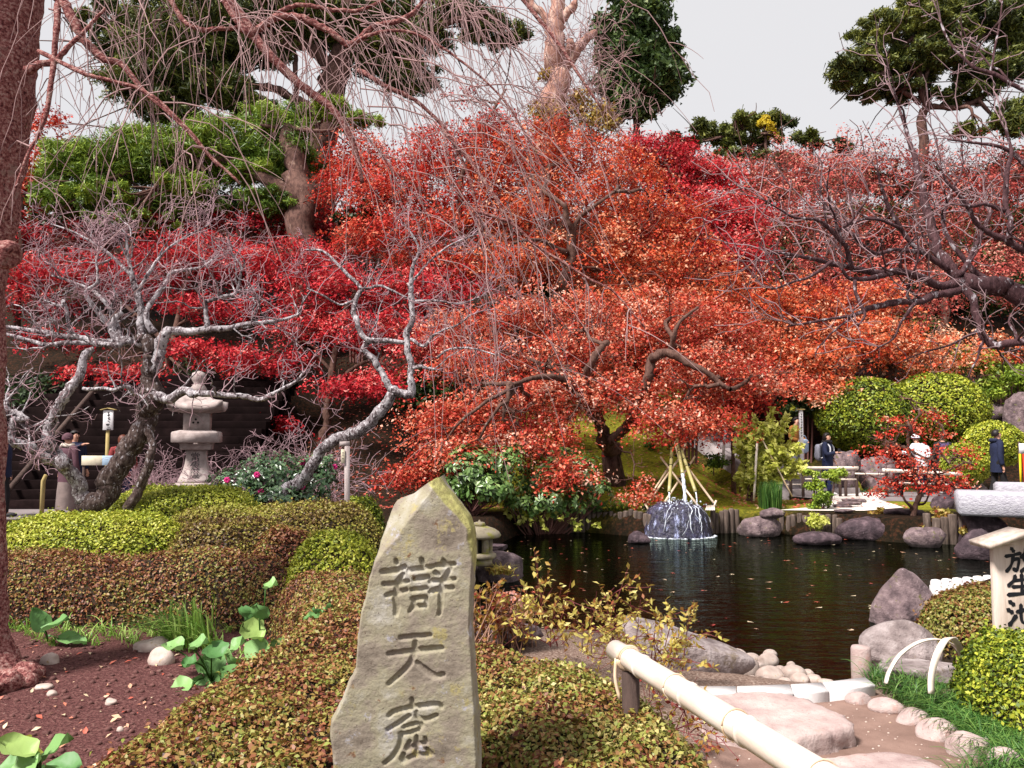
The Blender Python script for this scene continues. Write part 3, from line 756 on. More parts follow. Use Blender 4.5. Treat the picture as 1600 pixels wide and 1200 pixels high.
rock('boulder', 'thin flat stone jutting over the water beside the little lantern', 'rock', 768, 861, 50, 10, ZW + .12, m_rock_dark, 27, 0.5, flat=0.3)
# moon-shaped cobbles of the little beach
COB = [(1154, 1034, 34, 18), (1176, 1035, 26, 13), (1203, 1039, 32, 17), (1168, 1058, 44, 30), (1206, 1066, 44, 22), (1237, 1044, 14, 10), (1205, 1026, 22, 10), (1243, 1060, 42, 18), (1252, 1068, 30, 15),
       (1196, 1073, 34, 13), (1273, 1066, 30, 10), (1228, 1070, 22, 10), (1140, 1046, 30, 18), (1150, 1062, 26, 14), (1221, 1052, 24, 10), (1186, 1046, 22, 11), (1135, 1064, 30, 14), (1292, 1069, 24, 7), (1178, 1070, 26, 12), (1262, 1056, 24, 9), (1120, 1068, 34, 16), (1098, 1074, 30, 13), (1160, 1078, 28, 10), (1222, 1076, 26, 9), (1075, 1072, 30, 13), (1136, 1078, 24, 9)]
COBL = {3: 'largest pale cobble at the middle of the small pebble beach', 0: 'tall cobble touching the broad grey boulder', 2: 'rounded cobble at the water line, back middle of the beach', 5: 'tiny lone cobble standing at the water', 6: 'flat cobble farthest out in the shallow water', 7: 'ochre tinted cobble at the right of the beach', 4: 'wide cobble right in front of the largest one', 10: 'long flat cobble at the right end of the beach', 17: 'last small cobble beside the short stone post', 24: 'cobble just behind the bamboo rail, leftmost of the beach'}
cobs = []
for i, (px, py, w, h) in enumerate(COB):
    o = rock('cobble', COBL.get(i, 'small pale rounded cobble among the others on the near beach'), 'cobble', px, py, w, h, -0.40 + 0.06 * (py > 1050) + 0.05 * (py > 1062) + 0.1 * (py > 1070), m_cobble, 40 + i, 0.8, 'cobbles of the small beach', rough=0.07, cuts=3, sink=0.5, sub=3)
EDG = [(1345, 1101, 40, 17), (1390, 1115, 54, 20), (1432, 1134, 50, 24), (1472, 1158, 64, 30), (1522, 1186, 66, 38), (1578, 1212, 60, 38)]
WHO = ['edging stone next to the white kerb, smallest of the row', 'long flat edging stone, second from the white kerb', 'plump edging stone in the middle of the row, third from the kerb', 'speckled edging stone, fourth from the white kerb', 'big smooth white edging stone, fifth from the kerb', 'edging stone cut by the bottom right corner of the photo']
for i, (px, py, w, h) in enumerate(EDG):
    rock('edging_stone', WHO[i], 'edging stone', px, py, w, h, 0.0, m_pale, 70 + i, 0.75, 'pale round stones edging the path', rough=0.06, cuts=3, sink=0.45, rz=-0.25)

def slab(name, label, cat, outline, ztop, zbot, mat, seed, group=None, jag=0.02):
    pts = np.array([tuple(p) for p in outline]); pts = np.vstack([pts, pts[:1]])
    q = []
    for a, b2 in zip(pts[:-1], pts[1:]):
        k = max(2, int(np.linalg.norm(b2 - a) / 0.025))
        q += [a + (b2 - a) * s / k for s in range(k)]
    q = np.array(q); n = len(q)
    q = (np.roll(q, 2, 0) + np.roll(q, -2, 0) + q * 2 + np.roll(q, 1, 0) + np.roll(q, -1, 0)) / 6
    c = q.mean(0); dirs = unit(q - c)
    rings = []
    def ring(off, z, nz, nxy, sc=None):
        base = q + dirs * off if sc is None else c + (q - c) * sc
        v = np.column_stack([base, np.full(n, z)])
        f = fbm(v, 9, seed, 3); f2 = fbm(v, 22, seed + 3, 3)
        v[:, :2] += dirs * (f * nxy + f2 * nxy * 0.8)[:, None]; v[:, 2] += f2 * nz
        rings.append(v)
    H_ = ztop - zbot
    for f in (0, .2, .4, .6, .8): ring(0.004, zbot + H_ * f * 0.95, 0.0, jag)
    ring(-0.004, ztop - 0.008, 0.003, jag); ring(-0.022, ztop, 0.003, jag * .4)
    for s in (0.86, 0.7, 0.5, 0.3, 0.12): ring(0, ztop + 0.004, 0.004, 0, s)
    A = np.array(rings); m = len(A)
    i = np.arange(m - 1)[:, None] * n; j = np.arange(n)[None]; k = (j + 1) % n
    g = Geo().add(np.vstack([A.reshape(-1, 3), [[c[0], c[1], ztop + 0.004]]]), [np.stack([i + j, i + k, i + n + k, i + n + j], -1).reshape(-1, 4),
                  np.stack([(m - 1) * n + np.arange(n), (m - 1) * n + (np.arange(n) + 1) % n, np.full(n, m * n)], -1)])
    return tag(g.build(name, mat, smooth=True), label, cat, group)
slab('stepping_stone', 'large pinkish stepping stone with a rough broken front edge', 'stepping stone',
     [G(x, y, 0.11)[:2] for x, y in [(1085, 1098), (1112, 1084), (1190, 1078), (1237, 1084), (1290, 1103), (1328, 1121), (1338, 1132), (1290, 1145), (1240, 1153), (1195, 1143), (1150, 1136), (1105, 1118)]], 0.11, -0.02, m_pale, 3)
slab('stepping_stone', 'nearest stepping stone, cut off by the lower picture edge', 'stepping stone',
     [G(x, y, 0.1)[:2] for x, y in [(1255, 1206), (1280, 1183), (1330, 1176), (1390, 1172), (1440, 1180), (1480, 1200), (1505, 1245), (1470, 1300), (1290, 1300), (1235, 1250)]], 0.1, -0.02, m_pale, 5, jag=0.006)
kz = 0.07
KERB = [[(1062, 1072), (1150, 1072), (1152, 1086), (1060, 1087)], [(1151, 1072), (1234, 1069), (1240, 1083), (1153, 1086)], [(1235, 1069), (1284, 1066), (1295, 1079), (1241, 1083)], [(1285, 1066), (1352, 1058), (1368, 1070), (1296, 1079)]]
kt = empty('white_kerb', G(1230, 1076, 0), 'white stone kerb laid in blocks between the path and the little beach', 'kerb')
for i, qd in enumerate(KERB):
    q = np.array([G(x, y, kz) for x, y in qd]); c = q.mean(0)
    top = c + (q - c) * 0.985; bot = top.copy(); bot[:, 2] = -0.06
    mid = c + (q - c) * 0.995; mid[:, 2] = kz - 0.012
    Vb = np.vstack([bot, mid, top])
    Fb = [np.array([[r * 4 + k, r * 4 + (k + 1) % 4, (r + 1) * 4 + (k + 1) % 4, (r + 1) * 4 + k] for r in range(2) for k in range(4)] + [[8, 9, 10, 11]])]
    Geo().add(Vb, Fb).build('kerb_block', m_white, kt)
c = G(1346, 1056, -0.12)
tag(Geo().add(*lathe([(0.0, c[2] - .3), (0.066, c[2] - .3), (0.068, c[2] + 0.1), (0.067, c[2] + 0.19), (0.060, c[2] + 0.205), (0, c[2] + 0.21)], 20)).build('stone_post', m_pale, smooth=True), 'short round stone post where the white kerb meets the water', 'post').location = (c[0], c[1], 0)
# pale slab causeway with scalloped edge at right
cs = empty('stone_causeway', G(1530, 920, -0.2), 'low white causeway with a scalloped edge, beyond the pointed rock', 'causeway')
q = np.array([G(x, y, -0.22) for x, y in [(1452, 914), (1700, 895), (1700, 948), (1478, 946)]])
Vb = np.vstack([q * [1, 1, 0] + [0, 0, -0.9], q])
Geo().add(Vb, [np.array([[k, (k + 1) % 4, 4 + (k + 1) % 4, 4 + k] for k in range(4)] + [[4, 5, 6, 7]])]).build('deck', m_white, cs)
e0, e1 = G(1454, 910, -0.2), G(1700, 890, -0.2)
for k in range(16):
    cc = e0 + (e1 - e0) * (k + .5) / 16
    Geo().add(*[(v_ + np.array([cc[0], cc[1], 0]), f_) for v_, f_ in [lathe([(0, -1.0), (0.062, -1.0), (0.064, -0.2), (0.05, -0.175), (0, -0.165)], 12)]][0]).build('edge_stake', m_white, cs, True)

# ------------------------------------------------------------------ name board by the pond
m_board = mat_noise('weathered_board', [(0.3, (0.36, 0.27, 0.22)), (0.5, (0.52, 0.42, 0.36)), (0.72, (0.62, 0.54, 0.48))], 2.5, 0.8, 0.35, 30, (9, 9, 0.8), spots=[(2.0, 0.62, (0.35, 0.36, 0.2))])
m_ink = mat_plain('black_ink', (0.008, 0.008, 0.012), 0.6)
sb = empty('name_board', (P(1602, 990, 5.0)[0], 5.0, 0.0), 'weathered wooden board with a little gabled roof and brushed black characters', 'sign')
xl, xr = P(1553, 900, 5.0)[0], P(1553, 900, 5.0)[0] + 0.345
xm = (xl + xr) / 2; ztop_ = P(1560, 852, 5.0)[2]
Geo().add(*box(xm, 5.02, (ztop_ + 0.1) / 2 - 0.02, xr - xl, 0.04, ztop_ - 0.1 + 0.04, 0.004)).build('board', m_board, sb)
# gable infill
Geo().add([(xl, 5.0, ztop_), (xr, 5.0, ztop_), (xm, 5.0, ztop_ + 0.055), (xl, 5.04, ztop_), (xr, 5.04, ztop_), (xm, 5.04, ztop_ + 0.055)], [np.array([[0, 1, 2], [5, 4, 3]]), np.array([[0, 3, 4, 1], [1, 4, 5, 2], [2, 5, 3, 0]])]).build('gable', m_board, sb)
for s in (-1, 1):
    e = np.array([xm + s * 0.235, 0, ztop_ - 0.012]); t = np.array([xm - s * 0.004, 0, ztop_ + 0.068]); n = np.array([-(t - e)[2], 0, (t - e)[0]]); n = n / np.linalg.norm(n) * 0.03
    if n[2] < 0: n = -n
    Vr = [];
    for y_ in (4.91, 5.13): Vr += [(e[0], y_, e[2]), (t[0], y_, t[2]), (t[0] + n[0] * .4, y_, t[2] + n[2]), (e[0] + n[0], y_, e[2] + n[2])]
    Geo().add(Vr, [np.array([[0, 1, 2, 3], [7, 6, 5, 4], [0, 4, 5, 1], [1, 5, 6, 2], [2, 6, 7, 3], [3, 7, 4, 0]])]).build('roof_board', m_board, sb)
CH = {'hou': [([(.2, .0), (.27, .13)], 1.1), ([(.0, .33), (.25, .27), (.49, .2)], 1), ([(.24, .3), (.21, .55), (.13, .78), (.0, .97)], 1), ([(.23, .48), (.42, .44), (.40, .72), (.33, .93), (.24, .85)], 1), ([(.68, .0), (.62, .2), (.5, .38)], 1), ([(.6, .27), (.8, .23), (1.0, .17)], 1), ([(.88, .27), (.79, .55), (.66, .78), (.48, .97)], 1), ([(.6, .42), (.74, .65), (.88, .83), (1.06, .95)], 1.2)],
      'jou': [([(.28, .05), (.21, .27), (.04, .5)], 1.05), ([(.22, .27), (.55, .23), (.86, .18)], 1), ([(.2, .56), (.5, .53), (.8, .48)], 1), ([(.04, .92), (.5, .87), (1.0, .83)], 1.15), ([(.5, .0), (.5, .4), (.5, .86)], 1.1)],
      'chi': [([(.07, .05), (.2, .17)], 1.2), ([(.0, .36), (.14, .47)], 1.2), ([(.03, .95), (.12, .82), (.26, .6)], 1.2), ([(.3, .44), (.6, .35), (.88, .24), (.86, .5), (.8, .64), (.71, .56)], 1), ([(.62, .03), (.62, .4), (.62, .7)], 1), ([(.44, .18), (.43, .5), (.45, .8), (.56, .9), (.8, .9), (.97, .84), (.98, .66)], 1)]}
zc = [P(1560, y, 5.0)[2] for y in (857, 894, 898, 932, 938, 978)]
k = 0
for name_, za_, zb_ in (('hou', zc[0], zc[1]), ('jou', zc[2], zc[3]), ('chi', zc[4], zc[5])):
    gg = Geo()
    for pts, wm in CH[name_]:
        q = smooth_path(pts, 14)
        wd = 0.0105 * wm * (0.72 + 0.38 * np.abs(np.cos(np.linspace(0, math.pi, 14))))
        x = xm - 0.098 + 0.178 * q[:, 0]; z = za_ + (zb_ - za_) * q[:, 1]
        t = unit(np.gradient(np.stack([x, z], 1), axis=0)); nn = np.stack([-t[:, 1], t[:, 0]], 1)
        yy = 4.999 - 0.0003 * (k % 9) - 0.0004; k += 1
        lo = np.stack([x - nn[:, 0] * wd, np.full(14, yy), z - nn[:, 1] * wd], 1); hi = np.stack([x + nn[:, 0] * wd, np.full(14, yy), z + nn[:, 1] * wd], 1)
        cap0 = np.array([[x[0] - t[0, 0] * wd[0], yy, z[0] - t[0, 1] * wd[0]], [x[-1] + t[-1, 0] * wd[-1] * .8, yy, z[-1] + t[-1, 1] * wd[-1] * .8]])
        i = np.arange(13)
        gg.add(np.vstack([lo, hi, cap0]), [np.stack([i, i + 1, i + 15, i + 14], -1), np.array([[28, 0, 14], [29, 27, 13]])])
    gg.build('brushed_character', m_ink, sb)
# ------------------------------------------------------------------ far bank: edging logs, fountain, lanterns, stairs, fences
m_log = mat_noise('weathered_log', [(0.3, (0.04, 0.028, 0.022)), (0.55, (0.12, 0.085, 0.07)), (0.75, (0.25, 0.19, 0.165))], 4, 0.9, 0.6, 40, (5, 5, 0.8), spots=[(6, 0.66, (0.16, 0.13, 0.03))])
def logs(label, pts, width=0.125, z1=0.03, seed=0):
    r = np.random.default_rng(seed)
    p = np.array([G(x, y, ZW)[:2] for x, y in pts])
    seg = np.hypot(*np.diff(p, axis=0).T); cum = np.concatenate([[0], np.cumsum(seg)])
    root = empty('log_edging', (p[0][0], p[0][1], ZW), label, 'log edging', 'rows of short logs holding the far bank')
    s = 0
    while s < cum[-1]:
        x = np.interp(s, cum, p[:, 0]); y = np.interp(s, cum, p[:, 1]) + r.normal(0, 0.012)
        rr = width / 2 * r.uniform(0.8, 1.1); zt = z1 + r.uniform(-0.07, 0.04)
        V, F = lathe([(0, -0.9), (rr, -0.9), (rr, zt - 0.02), (rr * 0.9, zt), (0, zt + 0.01)], 9, r.uniform(0, 3))
        V[:, 0] += x + (V[:, 2] - ZW) * r.normal(0, 0.03); V[:, 1] += y - 0.27
        Geo().add(V, F).build('log', m_log, root, True)
        s += rr * 2.02
logs('row of short dark logs edging the pond under the hanging green leaves', [(806, 832), (860, 830), (930, 829), (985, 833), (1016, 836)], seed=1)
logs('row of logs between the fountain rock and the grey bank stone', [(1108, 831), (1150, 830)], seed=2)
logs('row of pale logs left of the big flat purple rock', [(1216, 832), (1250, 833), (1304, 838)], z1=-0.02, seed=3)
logs('row of mossy logs right of the small red maple', [(1440, 846), (1484, 848), (1530, 846)], z1=0.08, width=0.15, seed=4)

FAR = 'stones along the far bank'
rock('boulder', 'grey bank stone sitting among the logs right of the fountain', 'rock', 1181, 834, 68, 32, ZW, m_rock, 101, 0.7, rough=0.1, dy=-0.5)
rock('boulder', 'large flat purple rock at the water in front of the sand patch', 'rock', 1352, 839, 106, 34, ZW, m_rock_dark, 102, 0.6, cuts=3, rough=0.07, dy=-0.5)
rock('boulder', 'low rounded rock awash in the pond before the large purple one', 'rock', 1282, 851, 78, 19, ZW, m_rock_dark, 103, 0.6, cuts=4, rough=0.07)
rock('boulder', 'sloping rock at the foot of the small red maple', 'rock', 1430, 850, 64, 29, ZW, m_rock, 104, 0.6, cuts=7, rough=0.1, dy=-0.5)
rock('boulder', 'dark squarish rock standing in the water left of the name board', 'rock', 1533, 874, 62, 46, ZW, m_rock_dark, 105, 0.8, cuts=9, rough=0.08)
rock('boulder', 'small dark wet rock left of the fountain rock', 'rock', 1000, 849, 36, 18, ZW, m_rock_dark, 106, 0.7)
rock('boulder', 'dark trapezoid rock beside the granite slab bridge', 'rock', 1492, 802, 58, 29, -0.1, m_rock_dark, 107, 0.8, cuts=8, rough=0.08)
rock('boulder', 'dark flat rock behind the trunk of the small red maple', 'rock', 1418, 812, 62, 16, -0.1, m_rock_dark, 108, 0.6, flat=0.3)
rock('boulder', 'reddish low stone at the right end of the fountain logs', 'rock', 1208, 808, 40, 14, -0.05, m_rock, 109, 0.6)
rock('boulder', 'upright purplish rock behind the bamboo fence, under the left of the big hedge', 'rock', 1326, 766, 50, 62, 0.0, m_rock, 110, 0.9, dz=23.6)
rock('boulder', 'broad grey rock behind the fence, left of the stooping person in white', 'rock', 1382, 768, 74, 56, 0.0, m_rock, 111, 0.9, dz=24.0)
rock('boulder', 'brown rock below the small round shrub behind the red maple', 'rock', 1520, 774, 60, 26, 0.0, m_rock, 112, 0.9, dz=22.6)
rock('boulder', 'tall grey rock standing on the slope right of the big round hedge', 'rock', 1514, 632, 44, 52, 0.0, m_rock, 113, 0.9, dz=27.5, cuts=9)
rock('boulder', 'flat purple rock on the slope above the round shrubs at right', 'rock', 1556, 664, 66, 34, 0.0, m_rock, 114, 0.9, dz=26.5)
rock('boulder', 'big dark rock on the slope cut by the right picture edge', 'rock', 1604, 694, 50, 82, 0.0, m_rock, 115, 0.9, dz=25.5, cuts=5)
rock('boulder', 'grey rock half hidden in shade above the left end of the big hedge', 'rock', 1345, 588, 60, 34, 0.0, m_rock, 116, 0.9, dz=28.5)

# fountain rock, bamboo spouts, water
m_wet = mat_noise('wet_fountain_rock', [(0.3, (0.008, 0.007, 0.014)), (0.5, (0.03, 0.026, 0.05)), (0.66, (0.05, 0.045, 0.10)), (0.8, (0.16, 0.15, 0.25))], 9, 0.22, 1.0, 16, spec=0.6, dist=0.05, detail=8)
fc = G(1067, 842, ZW)
fr_ = 0.74
Vf, Ff = ico(4); Vf = Vf.copy()
Vf[:, 2] = np.where(Vf[:, 2] > 0.55, 0.55 + (Vf[:, 2] - 0.55) * 0.25, Vf[:, 2])
Vf = Vf * (1 + 0.05 * fbm(Vf, 2.2, 3, 3))[:, None] * np.array([fr_, fr_ * 0.85, 1.05])
Vf[:, 0] *= 1 - 0.16 * np.clip(Vf[:, 2] + 0.1, 0, 1)
fo = link('fountain_rock', mesh_np('fountain_rock', Vf, [Ff], smooth=True), m_wet)
fo.location = (fc[0], fc[1] + 0.62, ZW - 0.0)
tag(fo, 'round dark wet rock in the pond with water pouring over it', 'fountain rock')
m_fall, nt, b, out = new_mat('falling_water')
b.inputs['Base Color'].default_value = (0.78, 0.82, 0.92, 1); b.inputs['Roughness'].default_value = 0.25
trn = nt.nodes.new('ShaderNodeBsdfTransparent'); mx = nt.nodes.new('ShaderNodeMixShader')
nv = noise_node(nt, coords(nt, (1, 1, 0.25)), 26, 4, 0.6); rr_ = ramp(nt, [(0.4, (0.2, 0.2, 0.2)), (0.56, (0.95, 0.95, 0.95))]); nt.links.new(nv.outputs['Fac'], rr_.inputs['Fac'])
nt.links.new(rr_.outputs['Color'], mx.inputs['Fac']); nt.links.new(trn.outputs['BSDF'], mx.inputs[1]); nt.links.new(b.outputs['BSDF'], mx.inputs[2]); nt.links.new(mx.outputs['Shader'], out.inputs['Surface'])
foam = Geo(); r = np.random.default_rng(5)
# strands running down the rock
def on_rock(th, t):
    rad = np.array([fr_ * (1 - 0.16 * np.clip(1.05 * math.cos(t), 0, 1)) * math.sin(t), fr_ * 0.85 * math.sin(t), 0])
    cz = math.cos(t); cz = 0.55 + (cz - 0.55) * 0.25 if cz > 0.55 else cz
    return np.array([fo.location[0] + rad[0] * math.cos(th) * 1.05, fo.location[1] + rad[1] * math.sin(th) * 1.05, ZW + 1.05 * cz + 0.02])
for th0, n_, w_ in ((-1.05, 3, 0.007), (-0.9, 3, 0.008), (-1.95, 2, 0.006)):
    for _ in range(n_):
        th = th0 + r.normal(0, 0.13); q = []
        t0_, t1_ = r.uniform(0.25, 1.0), r.uniform(1.15, 1.58)
        for t in np.linspace(t0_, t1_, 9):
            th += r.normal(0, 0.06); q.append(on_rock(th, t))
        foam.add(*tube(q, w_ * r.uniform(0.4, 1.3) * np.array([.3, .8, 1, 1.1, 1, .9, 1, 1.1, .4]), 5))
m_veil, nt, b, out = new_mat('water_veil')
b.inputs['Base Color'].default_value = (0.52, 0.56, 0.86, 1); b.inputs['Roughness'].default_value = 0.3
trn = nt.nodes.new('ShaderNodeBsdfTransparent'); mx = nt.nodes.new('ShaderNodeMixShader')
nv = noise_node(nt, coords(nt, (1, 1, 0.30)), 9, 8, 0.72); rr_ = ramp(nt, [(0.55, (0.0, 0.0, 0.0)), (0.67, (0.8, 0.8, 0.8))]); nt.links.new(nv.outputs['Fac'], rr_.inputs['Fac'])
nt.links.new(rr_.outputs['Color'], mx.inputs['Fac']); nt.links.new(trn.outputs['BSDF'], mx.inputs[1]); nt.links.new(b.outputs['BSDF'], mx.inputs[2]); nt.links.new(mx.outputs['Shader'], out.inputs['Surface'])
Vv = Vf * 1.025 + np.array(fo.location)
up_ok = (Vf[:, 1] < 0.45) & (Vf[:, 2] > -0.02)
tag(link('water_veil', mesh_np('water_veil', Vv, [Ff[up_ok[Ff].all(1)]], smooth=True), m_veil), 'broken white film of water sliding over the dark fountain rock', 'water', None, 'stuff')
for k in range(80):       # froth where the water meets the pond, and droplets
    th = -math.pi * r.uniform(0.0, 1.0); p = on_rock(th, 1.55); 
    Vd, Fd = ico(1); foam.add(Vd * np.array([r.uniform(.015, .06), .03, r.uniform(.004, .016)]) + np.array([p[0], p[1] - r.uniform(0, .08), ZW + 0.004]), Fd)
for k in range(90):
    th = r.uniform(-2.4, -0.5); p = on_rock(th, r.uniform(0.3, 0.9)); Vd, Fd = ico(1)
    foam.add(Vd * r.uniform(0.006, 0.02) + p + r.normal(0, 0.04, 3) + np.array([0, 0, 0.03]), Fd)
tag(foam.build('water_froth', m_fall, None, True, 'stuff'), 'white strands and froth of water running down the fountain rock', 'water')
dsp = fo.location[1] - 0.05
bf = empty('bamboo_fountain', (fo.location[0], dsp + 0.5, 0), 'crossed bamboo poles tied with black cord carrying three water spouts', 'fountain')
def sp(p0, p1, d0, d1, r_, name, mat, seed):
    a_, b_ = P(*p0, d0), P(*p1, d1)
    link(name, Geo().add(*bamboo(a_, b_, r_, 0.28, seed=seed, sides=12)).mesh(name, True), mat, bf)
    return a_, b_
SPOUT = [((1050, 700), (1045.5, 769), 18.6, 17.35), ((1057, 684), (1066.5, 740), 18.9, 17.5), ((1064, 702), (1087, 769), 18.5, 17.3)]
for k, (p0, p1, d0, d1) in enumerate(SPOUT):
    a_, b_ = sp(p0, p1, d0, d1, 0.036, 'spout', m_bamboo_green, k)
    dv = unit(b_ - a_)
    Geo().add(*tube([b_ - dv * 0.004, b_ + dv * 0.004], 0.029, 12)).build('spout_mouth', m_dark, bf)
    for q in (0.25, 0.42): Geo().add(*hoopring(a_ + (b_ - a_) * q, dv, 0.040, 0.008, 14)).build('cord', m_cord, bf, True)
    wz = [790, 797, 793][k]; wr = [0.014, 0.035, 0.013][k]
    e_ = P(p1[0] + [0, 5, 2][k], wz, d1 - 0.15)
    q = smooth_path([b_ + dv * 0.01, b_ * 0.55 + e_ * 0.45 + (0, -0.04, 0.03), e_], 14)
    wob_ = wr * (1 + 0.25 * np.sin(np.arange(14) * 2.1 + k))
    tag(Geo().add(*tube(q, wob_, 8)).build('water_jet', m_fall, None, True), ['thin water jet falling from the left bamboo spout', 'thick white water jet from the middle bamboo spout', 'thin water trickle from the right bamboo spout'][k], 'water jet')
for k, (p0, p1, d0, d1) in enumerate([((1059, 719), (1002, 801), 18.7, 18.2), ((1044, 732), (1018, 772), 18.9, 18.6), ((1032, 714), (1092, 792), 18.8, 17.9), ((1077, 734), (1119, 791), 18.2, 18.0), ((1086, 713), (1029, 799), 18.9, 18.0), ((1054, 690), (1062, 720), 18.7, 18.3), ((1072, 692), (1060, 720), 18.8, 18.5), ((1008, 787), (1017, 802), 18.1, 18.0), ((1119, 782), (1114, 795), 18.0, 17.95)]):
    a_, b_ = sp(p0, p1, d0, d1, 0.024, 'support_pole', m_bamboo, 20 + k)
for k, (x, y, d_) in enumerate([(1045, 728, 18.7), (1008, 792, 18.1), (1115, 788, 18.0), (1062, 748, 18.4), (1076, 726, 18.4), (1057, 712, 18.6)]):
    c = P(x, y, d_); Vd, Fd = ico(2); Geo().add(Vd * np.array([0.04, 0.045, 0.03]) + c, Fd).build('cord_knot', m_cord, bf, True)
# little drain board of split bamboo
for k in range(6):
    Geo().add(*tube([P(1105 + k * 2.2, 790, 17.8), P(1103 + k * 2.6, 797, 17.3)], 0.014, 6)).build('bamboo_strip', m_bamboo_pale, bf, True)

# tall stone lantern
m_lan = mat_noise('lantern_granite', [(0.3, (0.22, 0.17, 0.16)), (0.55, (0.38, 0.31, 0.295)), (0.75, (0.49, 0.42, 0.40))], 7, 0.9, 0.4, 70, spots=[(4, 0.64, (0.25, 0.23, 0.2)), (90, 0.68, (0.16, 0.12, 0.12))], dist=0.006)
m_inc = mat_plain('cut_inscription', (0.07, 0.055, 0.06), 0.95)
DL = 13.5; LX = P(297, 700, DL)[0]; yaw = math.radians(13)
lan = empty('stone_lantern', (LX, DL, Hs(LX, DL)), 'tall square stone lantern with upturned roof behind the gnarled tree', 'stone lantern')
def zy(py): return P(297, py, DL)[2]
kk = DL / FPX
def sq(name, prof, mat=m_lan, seg=4, sm=False):
    pr = [(w * 0.95 * kk * math.sqrt(2), z) for w, z in prof]
    V, F = lathe([(0, pr[0][1])] + pr + [(0, pr[-1][1])], seg, math.pi / 4 + yaw)
    V[:, 0] += LX; V[:, 1] += DL + 0.3
    return Geo().add(V, F).build(name, mat, lan, sm)
sq('base', [(42, zy(830)), (42, zy(771)), (40, zy(769))]); sq('base_block', [(31, zy(769)), (31, zy(757)), (29, zy(755))])
sq('post', [(27, zy(755)), (25, zy(750)), (20, zy(738)), (16.5, zy(725)), (15, zy(712)), (16, zy(703))])
sq('collar', [(23, zy(703)), (24, zy(700)), (24, zy(695)), (26, zy(692))])
sq('platform', [(34, zy(692)), (36, zy(690.5)), (36, zy(677)), (34.5, zy(674.5)), (24, zy(672))])
sq('firebox', [(20, zy(672)), (20, zy(645))])
pr = []
nseg = 48; a = np.arange(nseg) * 2 * math.pi / nseg
rr_ = 1 / np.maximum(np.abs(np.cos(a)), np.abs(np.sin(a))); cor = (rr_ - 1) / 0.4142
rows = []
for w, py, up in ((0.1, 646, 0), (22, 645, 0), (44, 642, 0.9), (46, 639, 1.0), (46, 635, 1.0), (40, 631, .65), (28, 625, .2), (18, 617, .05), (13, 610, 0), (0.1, 609, 0)):
    rows.append(np.stack([w * .9 * kk * rr_ * np.cos(a), w * .9 * kk * rr_ * np.sin(a), zy(py) + cor ** 2 * up * 0.10], 1))
A = np.array(rows); c_, s_ = math.cos(yaw), math.sin(yaw)
A = A @ np.array([[c_, s_, 0], [-s_, c_, 0], [0, 0, 1]]) + np.array([LX, DL + 0.3, 0])
i = np.arange(len(rows) - 1)[:, None] * nseg; j = np.arange(nseg)[None]; k = (j + 1) % nseg
Geo().add(A.reshape(-1, 3), np.stack([i + j, i + k, i + nseg + k, i + nseg + j], -1).reshape(-1, 4)).build('roof', m_lan, lan)
V, F = lathe([(0, zy(611)), (12 * kk, zy(611)), (13 * kk, zy(606)), (9 * kk, zy(600)), (7 * kk, zy(597)), (10 * kk, zy(593)), (11.5 * kk, zy(588)), (10 * kk, zy(581)), (4 * kk, zy(578)), (0, zy(577))], 20)
V[:, 0] += LX; V[:, 1] += DL + 0.3
Geo().add(V, F).build('finial', m_lan, lan, True)
fx = np.array([math.cos(yaw), math.sin(yaw), 0]); fn = np.array([math.sin(yaw), -math.cos(yaw), 0])
for dx_, dy_ in ((-0.5, 655), (-4, 660), (3, 660)):
    c = np.array([LX, DL + .3, zy(dy_)]) + fx * dx_ * kk + fn * (20.0 * .95 * kk)
    Geo().add(*tube([c - fn * 0.02, c + fn * 0.004], 1.7 * kk, 10)).build('crest_dot', m_dark, lan)
def glyphs(name, text, size, mat, parent, origin, ex, up, nrm, pitch):
    """Characters one below the other, cut as thin solid letters; ex across, up upward, nrm out of the surface."""
    for k, ch in enumerate(text):
        cu = bpy.data.curves.new(name, 'FONT'); cu.body = ch; cu.size = size; cu.align_x = 'CENTER'; cu.extrude = 0.002; cu.resolution_u = 2
        tmp = bpy.data.objects.new(name, cu); COL.objects.link(tmp)
        bpy.context.view_layer.update()
        me = bpy.data.meshes.new_from_object(tmp.evaluated_get(bpy.context.evaluated_depsgraph_get()))
        bpy.data.objects.remove(tmp)
        M = Matrix(((ex[0], up[0], nrm[0], 0), (ex[1], up[1], nrm[1], 0), (ex[2], up[2], nrm[2], 0), (0, 0, 0, 1)))
        o_ = np.asarray(origin) - np.asarray(up) * pitch * k
        M.translation = Vector(tuple(o_)); me.transform(M)
        me.materials.clear(); link(name, me, mat, parent)
slope_n = unit(fn + np.array([0, 0, 0.12]))
for ch, py, hw in (('常', 720, 16.2), ('夜', 733, 18.8), ('燈', 746, 23.5)):
    c = np.array([LX, DL + .3, zy(py)]) + fn * (hw * .95 * kk + 0.012)
    glyphs('inscription', ch, 0.16, m_inc, lan, c, fx, np.array([0, 0, 1.0]), fn, 0)

